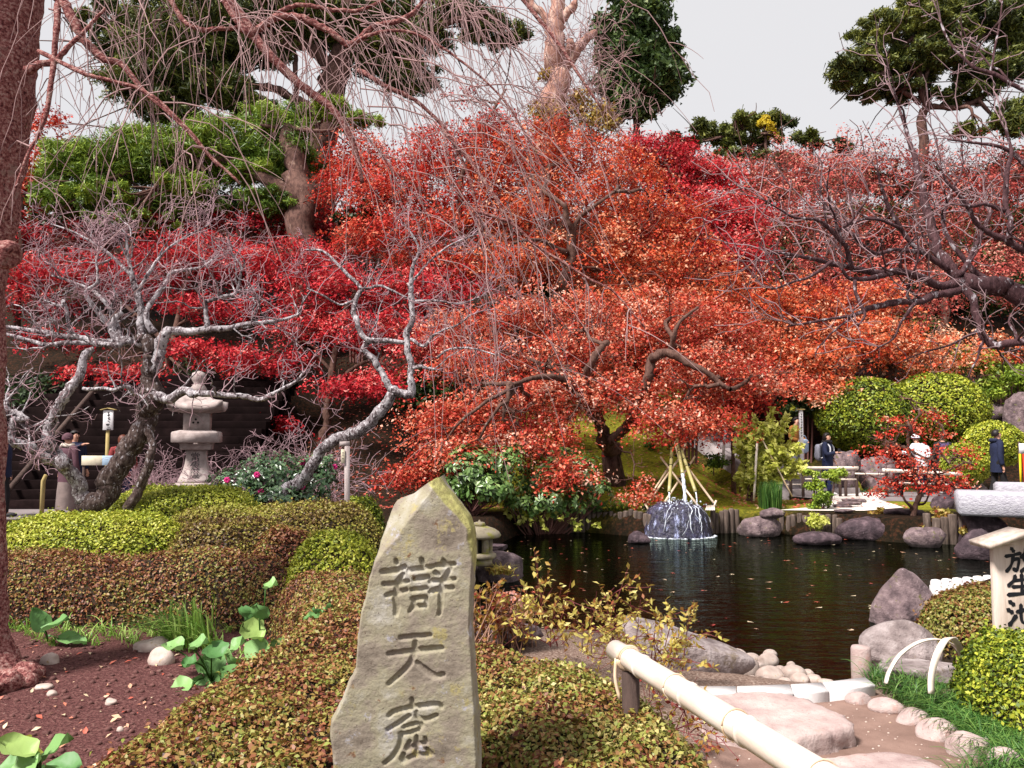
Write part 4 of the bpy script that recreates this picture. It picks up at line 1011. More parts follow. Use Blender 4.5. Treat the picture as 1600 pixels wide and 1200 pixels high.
# mushroom lantern at the pond edge
DM = 11.6; MX = P(749, 840, DM)[0]; km = DM / FPX
m_moss_st = mat_noise('mossy_lantern_stone', [(0.3, (0.20, 0.16, 0.12)), (0.55, (0.34, 0.29, 0.2)), (0.75, (0.42, 0.37, 0.27))], 6, 0.9, 0.4, 60, spots=[(5, 0.55, (0.30, 0.28, 0.08))])
ml = empty('pond_lantern', (MX, DM, P(749, 877, DM)[2]), 'small mushroom-capped stone lantern on a rock behind the carved slab', 'stone lantern')
def zm(py): return P(749, py, DM)[2]
def mr_(name, prof, mat=m_moss_st, seg=28, sm=True):
    V, F = lathe([(w * km, zm(py)) for w, py in prof], seg); V[:, 0] += MX; V[:, 1] += DM
    return Geo().add(V, F).build(name, mat, ml, sm)
mr_('cap', [(0, 841), (22, 841), (32, 839), (34, 836), (31, 831), (24, 826), (14, 822.5), (0, 821)])
mr_('finial', [(0, 822), (8, 822), (9.5, 819), (8, 816), (2, 815), (1, 812.5), (0, 812)])
mr_('plate', [(0, 872), (24, 872), (26.5, 869), (26, 865), (20, 863), (0, 863)])
mr_('foot', [(0, 882), (20, 882), (20, 872), (0, 872)])
for k in range(6):                # light chamber: six uprights round a dark core, openings between
    a = k * math.pi / 3 + 0.1
    q = [(math.cos(a) * 16.5 * km + MX, math.sin(a) * 16.5 * km + DM)]
    V, F = box(q[0][0], q[0][1], (zm(863) + zm(841)) / 2, 0.07, 0.085, zm(841) - zm(863) + .01, 0.012, a)
    Geo().add(V, F).build('upright', m_moss_st, ml)
mr_('chamber_core', [(0, 863), (11, 863), (11, 841), (0, 841)], m_dark)

# broad steps on the left
m_step = mat_noise(spec=0.04, name='shade_darkened_worn_step', stops= [(0.3, (0.004, 0.002, 0.002)), (0.55, (0.009, 0.005, 0.005)), (0.75, (0.020, 0.011, 0.011))], scale=2.0, rough=0.95, bump=0.4, bscale=30, spots=[(18, 0.7, (0.05, 0.028, 0.025))])  # shade of the tree cover is put into this near-black step colour
stl = empty('broad_stairs', (-10, 18.3, 0), 'broad dark stairs climbing in the shade behind the gnarled trees', 'stairs')
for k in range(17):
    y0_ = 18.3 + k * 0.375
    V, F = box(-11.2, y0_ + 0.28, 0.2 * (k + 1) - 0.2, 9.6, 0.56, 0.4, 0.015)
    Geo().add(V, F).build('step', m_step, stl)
hr = empty('handrail', P(12, 775, 18.2), 'dark slanting wooden handrail on the broad stairs', 'handrail')
hp0, hp1 = P(8, 772, 18.25), P(152, 603, 23.4)
Geo().add(*tube([hp0, hp1], 0.06, 8)).build('rail', m_post, hr, True)
for f in (0.02, 0.35, 0.68, 0.98):
    p = hp0 + (hp1 - hp0) * f; Geo().add(*tube([(p[0], p[1], p[2]), (p[0], p[1], p[2] - 0.95)], 0.04, 8)).build('post', m_post, hr, True)

m_sign = mat_noise('pale_sign_paint', [(0.3, (0.62, 0.58, 0.60)), (0.7, (0.76, 0.73, 0.74))], 5, 0.6, 0.1, 30)
m_pole = mat_noise('yellowed_pole', [(0.3, (0.26, 0.19, 0.06)), (0.7, (0.42, 0.32, 0.14))], 3, 0.8, 0.3, 30, (5, 5, 1))
ss = empty('stair_sign', (P(168, 720, 18.0)[0], 18.0, 0.0), 'white upright sign with small black characters and a roof, at the dark stairs', 'sign')
a_, b_ = P(162, 641, 18.0), P(176.5, 672, 18.0)
Geo().add(*box((a_[0] + b_[0]) / 2, 18.0, (a_[2] + b_[2]) / 2, b_[0] - a_[0], 0.04, a_[2] - b_[2], 0.004)).build('board', m_sign, ss)
Geo().add(*tube([(P(168, 690, 18.05)[0], 18.05, -0.1), (P(168, 690, 18.05)[0], 18.05, b_[2] + 0.1)], 0.04, 8)).build('pole', m_pole, ss, True)
for s in (-1, 1):
    xm_ = (a_[0] + b_[0]) / 2
    V, F = box(0, 0, 0, 0.17, 0.12, 0.018, 0.003); rot = Matrix.Rotation(s * 0.22, 3, 'Y'); V = V @ np.array(rot).T + np.array([xm_ + s * 0.078, 18.0, a_[2] + 0.025])
    Geo().add(V, F).build('roof_board', m_pole, ss)
r = np.random.default_rng(3)
for (x0, y0, x1, y1, w) in [(168, 644.5, 171, 643.5, .5), (168.5, 646, 170.5, 646.5, .6), (167.5, 649, 171.5, 648, .6), (169.5, 647.5, 169.8, 651, .5), (168, 653, 171.5, 652.5, .6), (169, 654.5, 172, 655.5, .6), (168, 658, 169.5, 657, .4), (170, 658.5, 171.5, 659.5, .5), (165.5, 663, 171, 662.5, .7), (166, 664.2, 170, 664.2, .5), (167.5, 667, 171, 667.3, .4), (166.5, 670.3, 173, 670.3, .8)]:
    Geo().add(*ribbon([P(x0, y0, 17.975), P((x0 + x1) / 2, (y0 + y1) / 2, 17.975), P(x1, y1, 17.975)], (0, 0, 1) if abs(y0 - y1) < 2 else (1, 0, 0), w * 2 * 18 / FPX, 0.004)).build('brush_mark', m_ink, ss)
nb = empty('low_notice_board', (P(140, 720, 16.8)[0], 16.8, 0), 'low board with cream and pale blue halves in front of the dark stairs', 'notice board')
m_cream = mat_plain('cream_panel', (0.66, 0.58, 0.44), 0.6); m_blue = mat_plain('pale_blue_panel', (0.30, 0.40, 0.52), 0.6)
for x0_, x1_, mt in ((128, 160, m_cream), (160.2, 184, m_blue)):
    a_, b_ = P(x0_, 712, 16.8), P(x1_, 727, 16.8)
    Geo().add(*box((a_[0] + b_[0]) / 2, 16.8, (a_[2] + b_[2]) / 2, b_[0] - a_[0], 0.03, a_[2] - b_[2], 0.004)).build('panel', mt, nb)
for x_ in (131, 181):
    p = P(x_, 727, 16.83); Geo().add(*tube([(p[0], p[1], -0.1), (p[0], p[1], p[2] + 0.1)], 0.025, 8)).build('leg', m_post, nb, True)
p = P(69.5, 742, 16.6)
tag(Geo().add(*tube([(p[0] - 0.03, p[1], -0.1), (p[0] - 0.02, p[1], p[2] - 0.12), (p[0] + 0.03, p[1], p[2])], [0.04, 0.042, 0.035], 10)).build('stump_post', m_pole, None, True), 'short yellowish wooden post under the leftmost gnarled branch', 'post')

# prop post under the leaning trunk
pp = empty('tree_prop', (P(541, 800, 10.3)[0], 10.3, Hs(P(541, 800, 10.3)[0], 10.3)), 'grey wooden prop post with a small tag holding up the leaning trunk', 'prop post')
m_prop = mat_noise('grey_prop_wood', [(0.3, (0.30, 0.235, 0.225)), (0.55, (0.46, 0.39, 0.38)), (0.75, (0.55, 0.5, 0.49))], 3, 0.85, 0.4, 40, (6, 6, 0.7))
xp = P(541, 800, 10.3)[0]; zt = P(541, 697, 10.3)[2]
Geo().add(*tube([(xp + 0.02, 10.3, 0.0), (xp, 10.3, zt)], 0.034, 12)).build('post', m_prop, pp, True)
q0, q1 = P(531, 694, 10.28), P(546, 693, 10.32)
Geo().add(*tube([q0, q1], 0.032, 10)).build('crossbar', m_prop, pp, True)
a_, b_ = P(533, 702, 10.255), P(538.5, 724, 10.255)
Geo().add(*box((a_[0] + b_[0]) / 2, 10.255, (a_[2] + b_[2]) / 2, b_[0] - a_[0], 0.012, a_[2] - b_[2], 0.002)).build('tag_plate', m_cream, pp)
for py in (707.5, 711, 716.5):
    Geo().add(*box(P(535.7, py, 10.247)[0], 10.247, P(535.7, py, 10.247)[2], 0.012, 0.003, 0.011)).build('ink_mark', m_ink, pp)

# right-hand stone stair with pavers
m_paver = mat_noise('stair_paver', [(0.3, (0.14, 0.105, 0.115)), (0.55, (0.26, 0.215, 0.23)), (0.75, (0.36, 0.31, 0.32))], 1.7, 0.9, 0.5, 40)
m_nose = mat_noise('stair_kerb', [(0.3, (0.24, 0.2, 0.2)), (0.7, (0.38, 0.33, 0.33))], 4, 0.9, 0.4, 40)
srt = empty('paved_stairs', (STAIR_R0[0], STAIR_R0[1], 0), 'pale stone stairs with square pavers leading up behind the yellow green sapling', 'stairs')
dv = unit(STAIR_R1 - STAIR_R0); nv_ = np.array([dv[1], -dv[0]]); ang = math.atan2(dv[1], dv[0]) - math.pi / 2
NS = 13
for k in range(NS):
    s0_ = k * 6.7 / NS; zt_ = 0.178 * (k + 1)
    c = STAIR_R0 + dv * (s0_ + 0.06)
    nose = Geo().add(*box(c[0], c[1], zt_ - 0.2, 2.3, 0.12, 0.4, 0.01, ang)).build('step', m_nose, srt)
    for q in range(5):
        c2 = STAIR_R0 + dv * (s0_ + 0.33) + nv_ * (-0.92 + q * 0.46 + 0.1 * (k % 2) - .05)
        Geo().add(*box(c2[0], c2[1], zt_ - 0.2 - 0.004 + 0.004 * math.sin(k * 7 + q * 3), 0.445, 0.40, 0.4, 0.012, ang)).build('paver', m_paver, nose)
c0, c1 = STAIR_R0 - nv_ * 1.3, STAIR_R1 - nv_ * 1.3
Vk = []
for cc, z_ in ((c0, 0.12), (c1, 2.55)):
    for w_, h_ in ((-.13, 0), (.13, 0), (.13, -.8), (-.13, -.8)): Vk.append((cc[0] + nv_[0] * w_, cc[1] + nv_[1] * w_, z_ + h_))
Geo().add(Vk, [np.array([[0, 4, 5, 1], [1, 5, 6, 2], [3, 7, 4, 0], [0, 1, 2, 3], [7, 6, 5, 4]])]).build('side_kerb', m_nose, srt)

# bamboo fences
def fence(label, rails, posts):
    c = G(posts[0][0], posts[0][2], 0)
    root = empty('bamboo_fence', c, label, 'fence', 'low bamboo fences on the far bank')
    for k, (x0, y0, x1, y1, r_) in enumerate(rails):
        d_ = 22.0
        link('rail', Geo().add(*bamboo(P(x0, y0, d_ + 0.1 * k), P(x1, y1, d_ + 0.1 * k), r_, 0.4, seed=k, sides=10)).mesh('rail', True), m_bamboo_pale, root)
    for x, y0, y1 in posts:
        t = P(x, y0, 22.12); Geo().add(*tube([(t[0], t[1], -0.1), (t[0], t[1], t[2] + 0.03)], 0.04, 10)).build('post', m_post, root, True)
fence('left bamboo fence section near the woman in navy, with little shrubs in front', [(1249, 731, 1341, 731, .038), (1258, 748.5, 1338, 749, .022), (1310, 738.5, 1328, 738.5, .02), (1232, 740, 1256, 740.5, .022), (1228, 757, 1256, 757, .018)], [(1254, 731, 770), (1312, 737, 778), (1321, 745, 778), (1338, 730, 775), (1235, 735, 768)])
fence('short middle link of thin bamboo between the two fence sections', [(1336, 740, 1382, 741, .022)], [(1385, 740, 776)])
fence('right bamboo fence section crossing behind the small red maple', [(1379, 734.5, 1503, 741, .045), (1386, 753.5, 1482, 757.5, .026)], [(1440, 745, 776), (1496, 741, 772)])

# granite slab bridge at right
m_gran = mat_noise('white_granite', [(0.3, (0.30, 0.28, 0.33)), (0.55, (0.44, 0.42, 0.47)), (0.75, (0.56, 0.54, 0.57))], 12, 0.9, 1.0, 22, (1, 1, 2.2), dist=0.03)
x0_ = P(1518, 780, 15.0)[0]; zt_ = P(1518, 771, 15.0)[2]; zb_ = P(1530, 808, 15.0)[2]
br = empty('stone_bridge', (x0_ + 2.0, 15.6, zb_), 'rough white granite slab bridge at the right edge beyond the pond', 'bridge')
V, F = box(x0_ + 1.95, 14.95, (zt_ + zb_) / 2, 4.0, 1.1, zt_ - zb_, 0.05, -0.42)
Geo().add(V, F).build('slab', m_gran, br)
V, F = box(x0_ + 3.0, 16.3, zt_ - 0.10, 3.2, 0.5, 0.4, 0.05, -0.42); Geo().add(V, F).build('rear_slab', m_gran, br)
for x_, sd_s in ((x0_ + 0.55, 301), (x0_ + 2.2, 302), (x0_ + 3.6, 303)):
    V, F = rock_geo((x_, 15.7, -0.3), (0.5, 0.6, 0.52), sd_s); link('pier', mesh_np('pier', V, [F], smooth=True), m_rock_dark, br)
m_yel = mat_plain('yellow_cloth', (0.75, 0.55, 0.01), 0.8); m_redc = mat_plain('red_cloth', (0.5, 0.03, 0.01), 0.8)
bn = empty('banner', (P(1595, 765, 18)[0], 18, 0), 'narrow yellow and red upright banner at the right picture edge', 'banner')
def panel(x0, y0, x1, y1, d_, name, mat, parent, th=0.012):
    a_, b_ = P(x0, y0, d_), P(x1, y1, d_)
    Geo().add(*box((a_[0] + b_[0]) / 2, d_, (a_[2] + b_[2]) / 2, b_[0] - a_[0], th, a_[2] - b_[2])).build(name, mat, parent)
panel(1592, 709, 1597.5, 768, 18, 'yellow_strip', m_yel, bn); panel(1597.6, 709, 1614, 768, 18, 'red_field', m_redc, bn); panel(1592, 693, 1614, 708.8, 18, 'white_head', m_sign, bn)
p = P(1592, 690, 18.05); Geo().add(*tube([(p[0], p[1], -0.1), (p[0], p[1], p[2])], 0.02, 8)).build('pole', m_post, bn, True)
# tall name post on the right stairs
np0 = P(1251, 641, 23.2)
ps = empty('name_post', (np0[0], 23.2, 0), 'slim white post with small dark characters beside the paved stairs', 'sign')
Geo().add(*box(np0[0], 23.2, np0[2] / 2 - 0.05, 0.10, 0.08, np0[2] + 0.1, 0.006)).build('post', m_sign, ps)
Geo().add(*box(np0[0], 23.2, np0[2] + 0.02, 0.2, 0.16, 0.03, 0.006)).build('cap', m_pole, ps)
for k in range(9):
    z_ = np0[2] - 0.1 - k * 0.075
    Geo().add(*box(np0[0] + 0.004 * math.sin(k * 5), 23.155, z_, 0.045 + 0.015 * math.sin(k * 3), 0.004, 0.016)).build('brush_mark', m_ink, ps)
    Geo().add(*box(np0[0] + 0.008 * math.sin(k * 7), 23.155, z_ - 0.028, 0.014, 0.004, 0.026)).build('brush_mark', m_ink, ps)

# round clipped shrubs on the far bank
def ball(name, label, cat, px, py, w, h, d, mat, n, size, seed, tint0=0.55, tvar=0.18, group=None, dep=0.9, tintfn=None, squash=0.0):
    c = P(px, py, d); rx, rz = w * d / FPX / 2, h * d / FPX / 2; ry = rx * dep
    r = np.random.default_rng(seed)
    root = empty(name, (c[0], d, c[2] - rz), label, cat, group)
    V, F = ico(4); nn = fbm(V, 1.6, seed, 3) * 0.09
    V = V * (1 + nn)[:, None]
    if squash: V[:, 2] = np.sign(V[:, 2]) * np.abs(V[:, 2]) ** (1 - squash)
    S = np.array([rx, ry, rz])
    link('twigs', mesh_np('twigs', V * S * 0.93 + c, [F], smooth=True), m_core, root)
    q = unit(r.normal(size=(n, 3))); q = q[q[:, 1] < 0.75]
    nn = fbm(q, 1.6, seed, 3) * 0.09
    q2 = q * (1 + nn)[:, None]
    if squash: q2[:, 2] = np.sign(q2[:, 2]) * np.abs(q2[:, 2]) ** (1 - squash)
    pos = q2 * S * (1 + r.normal(-0.01, 0.022, len(q)))[:, None] + c
    nrm = unit(q / S)
    cl = np.array([mnoise.noise(Vector(tuple(a * 2.5))) for a in pos])
    tint = tint0 + cl * 0.22 + r.normal(0, tvar, len(q)) + (tintfn(q) if tintfn else 0)
    link('foliage', leaf_mesh('foliage', pos, nrm + np.array([0, 0, .3]), size * r.uniform(.7, 1.3, len(q)), tint, LEAF4, 0.8, r), mat, root, kind='stuff')
    return root
ball('round_hedge', 'left lobe of the big bright green hedge behind the woman in navy', 'hedge', 1350, 648, 150, 114, 25.2, m_greens, 15000, 0.09, 201, 0.5)
ball('round_hedge', 'right lobe of the big bright green hedge, highest on the far bank', 'hedge', 1458, 642, 156, 120, 25.8, m_greens, 16000, 0.09, 202, 0.68)
ball('round_hedge', 'round yellow green shrub behind the man in the hooded navy coat', 'hedge', 1553, 694, 92, 70, 23.5, m_greens, 9000, 0.08, 203, 0.72)
ball('round_hedge', 'small round shrub just right of the small red maple', 'hedge', 1508, 726, 70, 66, 22.6, m_greens, 7000, 0.075, 204, 0.66)
# ------------------------------------------------------------------ trees
def bark(name, dark, mid, pale, thr=0.5, scale=9, stretch=(1, 1, 0.5), bump=1.0):
    return mat_noise(name, [(0.3, dark), (0.6, mid)], scale * 2.2, 0.92, bump, 26, stretch, spots=[(scale, thr, pale), (scale * 3, 0.66, dark)], spec=0.15, dist=0.02)
m_bk_cherry = mat_noise('cherry_bark', [(0.32, (0.05, 0.012, 0.016)), (0.43, (0.20, 0.06, 0.058)), (0.53, (0.37, 0.155, 0.14)), (0.66, (0.54, 0.35, 0.31))], 42, 0.9, 1.0, 45, (1, 1, 1.3), spots=[(9, 0.6, (0.36, 0.22, 0.19)), (60, 0.63, (0.05, 0.012, 0.014)), (5, 0.66, (0.17, 0.15, 0.05))], spec=0.15, dist=0.03)
m_bk_white = mat_noise('lichened_plum_bark', [(0.3, (0.04, 0.026, 0.03)), (0.45, (0.14, 0.105, 0.11)), (0.6, (0.30, 0.26, 0.275))], 34, 0.95, 1.0, 40, (1, 1, 0.6), spots=[(9, 0.50, (0.42, 0.385, 0.405)), (40, 0.54, (0.60, 0.56, 0.585)), (24, 0.56, (0.045, 0.03, 0.034))], spec=0.1, dist=0.02)
m_bk_dark = bark('dark_plum_bark', (0.03, 0.014, 0.016), (0.10, 0.05, 0.055), (0.38, 0.335, 0.36), 0.57, 22)
m_bk_mix = mat_noise('rough_plum_bark', [(0.3, (0.025, 0.016, 0.015)), (0.5, (0.075, 0.05, 0.045)), (0.68, (0.17, 0.13, 0.12))], 30, 0.95, 1.0, 36, (1, 1, 0.5), spots=[(34, 0.58, (0.42, 0.38, 0.40)), (5, 0.66, (0.36, 0.33, 0.35)), (22, 0.6, (0.03, 0.02, 0.02))], spec=0.1, dist=0.03)
m_bk_brown = bark('maple_bark', (0.04, 0.018, 0.014), (0.13, 0.07, 0.055), (0.25, 0.19, 0.16), 0.62, 6)
m_bk_pine = bark('pine_bark', (0.04, 0.02, 0.018), (0.14, 0.075, 0.06), (0.22, 0.14, 0.11), 0.6, 5)
m_bk_pale = bark('old_pale_bark', (0.22, 0.10, 0.08), (0.40, 0.22, 0.17), (0.5, 0.34, 0.28), 0.52, 3)
m_twig_pink = mat_plain('cherry_twig', (0.36, 0.22, 0.215), 0.7)
m_twig_plum = mat_plain('plum_twig', (0.34, 0.21, 0.235), 0.7)
m_twig_dark = mat_plain('dark_twig', (0.27, 0.17, 0.18), 0.7)
m_twig_maple = mat_plain('maple_twig', (0.17, 0.075, 0.065), 0.8)

def limb(pts, n=None, gnarl=0.0, seed=0, wk=1.0):
    """(px, py, depth, half width px) rows -> smooth 3-D path and radii."""
    rows = np.array([[*P(x, y, d), w * wk * d / FPX] for x, y, d, w in pts])
    n = n or max(6, len(rows) * 6)
    q = smooth_path(rows, n)
    if gnarl:
        r = np.random.default_rng(seed)
        k = r.normal(0, 1, (n, 3)); k = (2 * k + np.roll(k, 1, 0) + np.roll(k, -1, 0) + np.roll(k, 2, 0) + np.roll(k, -2, 0)) / 4
        q[1:-1, :3] += k[1:-1] * q[1:-1, 3:4] * gnarl
        q[:, 3] *= 1 + 0.16 * np.sin(np.arange(n) * 1.9 + seed) * gnarl + r.normal(0, 0.07 * gnarl, n)
    return q[:, :3], np.maximum(q[:, 3], 0.002)

def sprout(r, p, d, L, rad, depth, big, small, cfg, thin=0.004):
    """Recursive twig growth with kinks; thick pieces go to big, fine ones to small."""
    n = max(4, int(L / cfg['step']) + 1)
    pts = [np.asarray(p, float)]; d = unit(d)
    for _ in range(n):
        d = unit(d + r.normal(0, cfg['kink'], 3) + np.asarray(cfg['bias']))
        pts.append(pts[-1] + d * L / n)
    pts = np.array(pts); rad_ = np.linspace(rad, max(rad * 0.35, cfg.get('tip', 0.0022)), n + 1)
    tgt = big if rad > thin * 2.2 else small
    if tgt is big: V, F = tube(pts, rad_, 7 if rad > 0.02 else 5, False)
    else: V, F = tube(pts, rad_, 3, False)
    tgt.add(V, F)
    if depth <= 0: return
    k = r.poisson(cfg['kids'][depth] * L / cfg['unit']) + (1 if depth > 1 else 0)
    for _ in range(k):
        t = r.uniform(0.2, 1.0); i = min(n - 1, int(t * n))
        ax = unit(pts[i + 1] - pts[i]); side = unit(np.cross(ax, r.normal(size=3)))
        dd = unit(ax * r.uniform(0.1, 0.8) + side)
        sprout(r, pts[i], dd, L * r.uniform(0.3, 0.62) * cfg.get('shrink', 1), max(rad_[i] * 0.62, cfg.get('tip', 0.0022) * 1.3), depth - 1, big, small, cfg, thin)

def tree_root(name, label, cat, base, group=None):
    return empty(name, base, label, cat, group)

# leaf pads: flat layered sprays, the way maples hold their leaves
def pads_leaves(pads, n, size, seed, spray=0.42, flat=0.35, droop=0.25, up=0.75, vz=1.35, tilt=0.38, tbias=0.0, tvar=0.2, svar=0.14, shell=0.42):
    r = np.random.default_rng(seed)
    A = np.array([p[2] * p[3] * (p[5] if len(p) > 5 and p[5] else 1.0) for p in pads], float)
    n = n * 1.3
    cnt = np.maximum(40, (n * A / A.sum()).astype(int))
    pos, nrm, tint = [], [], []
    for p, c in zip(pads, cnt):
        px, py, w, h, d = p[:5]; t0 = p[6] if len(p) > 6 else 0.5
        w, h = w * 1.15, h * 1.12
        ctr = P(px, py, d); k = d / FPX
        R = np.array([w * k / 2, max(w, h) * k / 2 * 0.75, h * k / 2 * vz])
        ns = max(6, int(c / 48))
        q = unit(r.normal(size=(ns, 3))) * (r.uniform(0, 1, (ns, 1)) ** shell) * (1 + 0.4 * (r.uniform(0, 1, (ns, 1)) < 0.2) * r.uniform(0, 1, (ns, 1)))
        sc = q * R + ctr
        sp_r = min(spray * r.uniform(0.9, 1.1), R[0] * 0.6)
        st = t0 + tbias + r.normal(0, svar, ns) + 0.08 * q[:, 2]
        idx = r.integers(0, ns, c)
        a = r.uniform(0, 2 * math.pi, c); rr = np.sqrt(r.uniform(0, 1, c)) * sp_r * r.uniform(0.5, 1.3, ns)[idx]
        out = np.stack([q[idx, 0], q[idx, 1] * 0.7, np.zeros(c)], 1)
        off = np.stack([np.cos(a) * rr, np.sin(a) * rr, -droop * rr ** 2 / sp_r + r.normal(0, 0.20, c) * sp_r], 1)
        tl = r.normal(0, tilt, (ns, 2))
        off[:, 2] += (off[:, :2] * tl[idx]).sum(1) - (off[:, :2] * out[:, :2]).sum(1) * 0.35
        pos.append(sc[idx] + off)
        nrm.append(np.stack([out[:, 0] * 0.5 + off[:, 0] * .4, out[:, 1] * 0.5 - 0.15, np.full(c, up)], 1))
        tint.append(st[idx] + r.normal(0, tvar, c))
    pos = np.concatenate(pos); nrm = np.concatenate(nrm); tint = np.concatenate(tint)
    return pos, nrm, tint, size * r.uniform(0.5, 1.45, len(pos)), r

def clump_leaves(pads, n, size, seed, lobes=14, lobe_r=0.36, tvar=0.13):
    """Evergreen masses: many small rounded tufts over each pad, leaves pointing out of the tuft."""
    r = np.random.default_rng(seed)
    A = np.array([p[2] * p[3] for p in pads], float); cnt = np.maximum(60, (n * A / A.sum()).astype(int))
    pos, nrm, tint = [], [], []
    for p, c in zip(pads, cnt):
        px, py, w, h, d = p[:5]; t0 = p[6] if len(p) > 6 else 0.5
        ctr = P(px, py, d); k = d / FPX
        R = np.array([w * k / 2, w * k / 2 * 0.7, h * k / 2])
        ns = max(5, int(lobes * w * h / 12000))
        q = unit(r.normal(size=(ns, 3))) * r.uniform(0.35, 1, (ns, 1)); sc = q * R * 0.85 + ctr
        lr = lobe_r * min(R[0], 1.4 * R[2]) * r.uniform(0.7, 1.25, ns)
        st = t0 + r.normal(0, 0.08, ns)
        idx = r.integers(0, ns, c); u = unit(r.normal(size=(c, 3)) + np.array([0, -0.1, 0.35]))
        rad = lr[idx] * np.abs(r.normal(0.72, 0.3, c))
        pos.append(sc[idx] + u * rad[:, None] * np.array([1.15, 1.15, 0.8])); nrm.append(u); tint.append(st[idx] + r.normal(0, tvar, c))
    pos = np.concatenate(pos)
    return pos, np.concatenate(nrm), np.concatenate(tint), size * r.uniform(0.65, 1.35, len(pos)), r

CRIMSON = [(0.0, (0.13, 0.004, 0.008)), (0.35, (0.38, 0.008, 0.02)), (0.6, (0.55, 0.025, 0.032)), (0.8, (0.62, 0.10, 0.085)), (1.0, (0.70, 0.32, 0.28))]  # pale last stops of the maple ramps put leaf highlights into the colour
SCARLET = [(0.0, (0.18, 0.008, 0.006)), (0.35, (0.48, 0.022, 0.016)), (0.6, (0.58, 0.075, 0.035)), (0.8, (0.66, 0.22, 0.13)), (1.0, (0.72, 0.40, 0.30))]
ORANGE = [(0.0, (0.20, 0.016, 0.006)), (0.3, (0.46, 0.035, 0.014)), (0.55, (0.56, 0.10, 0.028)), (0.8, (0.66, 0.24, 0.12)), (1.0, (0.72, 0.42, 0.28))]
SALMON = [(0.0, (0.22, 0.014, 0.012)), (0.35, (0.46, 0.04, 0.022)), (0.6, (0.56, 0.11, 0.05)), (0.82, (0.66, 0.27, 0.17)), (1.0, (0.74, 0.46, 0.36))]
DUSTY = [(0.0, (0.16, 0.018, 0.018)), (0.35, (0.42, 0.06, 0.05)), (0.65, (0.54, 0.15, 0.115)), (1.0, (0.60, 0.40, 0.29))]
PINEC = [(0.0, (0.010, 0.014, 0.006)), (0.4, (0.04, 0.055, 0.012)), (0.7, (0.15, 0.165, 0.025)), (1.0, (0.28, 0.27, 0.05))]
LEAFG = [(0.0, (0.010, 0.018, 0.008)), (0.4, (0.035, 0.065, 0.016)), (0.75, (0.08, 0.125, 0.022)), (1.0, (0.17, 0.20, 0.05))]
JUNI = [(0.0, (0.015, 0.03, 0.006)), (0.35, (0.09, 0.16, 0.015)), (0.7, (0.25, 0.34, 0.03)), (1.0, (0.42, 0.46, 0.07))]
m_crimson, m_scarlet, m_orange, m_salmon, m_dusty = (mat_leaf('maple_leaf_' + n, s, 0.22, 0.55, 0.2) for n, s in (('crimson', CRIMSON), ('scarlet', SCARLET), ('orange', ORANGE), ('salmon', SALMON), ('dusty', DUSTY)))
m_pine, m_leafg, m_juni = (mat_leaf(n, s, 0.15, 0.5, 0.3) for n, s in (('pine_needle', PINEC), ('evergreen_leaf', LEAFG), ('juniper_spray', JUNI)))
m_ginkgo = mat_leaf('ginkgo_leaf', [(0, (0.35, 0.22, 0.01)), (0.5, (0.62, 0.45, 0.02)), (1, (0.7, 0.58, 0.08))], 0.3)

MAPLES = 'autumn maples on the hillside'
def maple(label, mat, limbs, pads, n, size, seed, twig_n=0, group=MAPLES, spray=0.42, name='maple_tree', bmat=None, auto=True, lshape=LEAF3, fwd=0.0, tw_n=7, **kw):
    r = np.random.default_rng(seed + 900)
    b0 = P(*limbs[0][0][:3])
    root = tree_root(name, label, 'tree', (b0[0], b0[1], Hs(b0[0], b0[1])), group)
    g = Geo(); ends = []
    for k, L in enumerate(limbs):
        L = [(x, y, d - fwd * min(1, (q + (k > 0) * 2) / 4), w) for q, (x, y, d, w) in enumerate(L)]
        p, rad = limb(L, None, 0.5, seed + k)
        if k == 0: p[0, 2] = min(p[0, 2], Hs(p[0, 0], p[0, 1]) - 0.2); rad[0] *= 1.35
        g.add(*tube(p, rad, 8)); ends.append((p, rad))
    tw = Geo()
    if auto:                              # a limb reaches into every pad
        allp = np.concatenate([e[0][len(e[0]) // 3:] for e in ends])
        for pd in pads:
            c = P(pd[0], pd[1] + pd[3] * 0.2, pd[4])
            s = allp[np.argmin(np.linalg.norm(allp - c, axis=1) + 0.6 * np.maximum(0, allp[:, 2] - c[2]))]
            mid = s * 0.5 + c * 0.5 + r.normal(0, 0.25, 3) + np.array([0, 0, 0.2])
            q = smooth_path([s, mid, c], 10); q[1:-1] += r.normal(0, 0.05, (8, 3))
            bw = min(1.0, pd[2] * pd[4] / FPX / 1.6); g.add(*tube(q, np.linspace(0.06, 0.018, 10) * bw, 5, False))
            for _ in range(tw_n):
                d = unit(r.normal(size=3) * [1, 1, 0.35 if tw_n < 10 else 1.0]); k_ = pd[4] / FPX
                sprout(r, q[r.integers(4, 10)], d, pd[2] * k_ * r.uniform(0.25, 0.5), 0.016 * bw, 1, g, tw, dict(step=0.14, kink=0.25, bias=(0, 0, 0.02), kids={1: 4}, unit=1.0, tip=0.005), 0.004)
    g.build('trunk', bmat or m_bk_brown, root, True)
    if tw.n: tw.build('twigs', m_twig_maple, root, False, 'stuff')
    pos, nrm, tint, sz, rr = pads_leaves(pads, n, size, seed, spray, **kw)
    link('crown', leaf_mesh('crown', pos, nrm, sz * (1.0 if lshape is not LEAF3 else 1.25), tint, lshape, 0.65, rr), mat, root, kind='stuff')
    return root

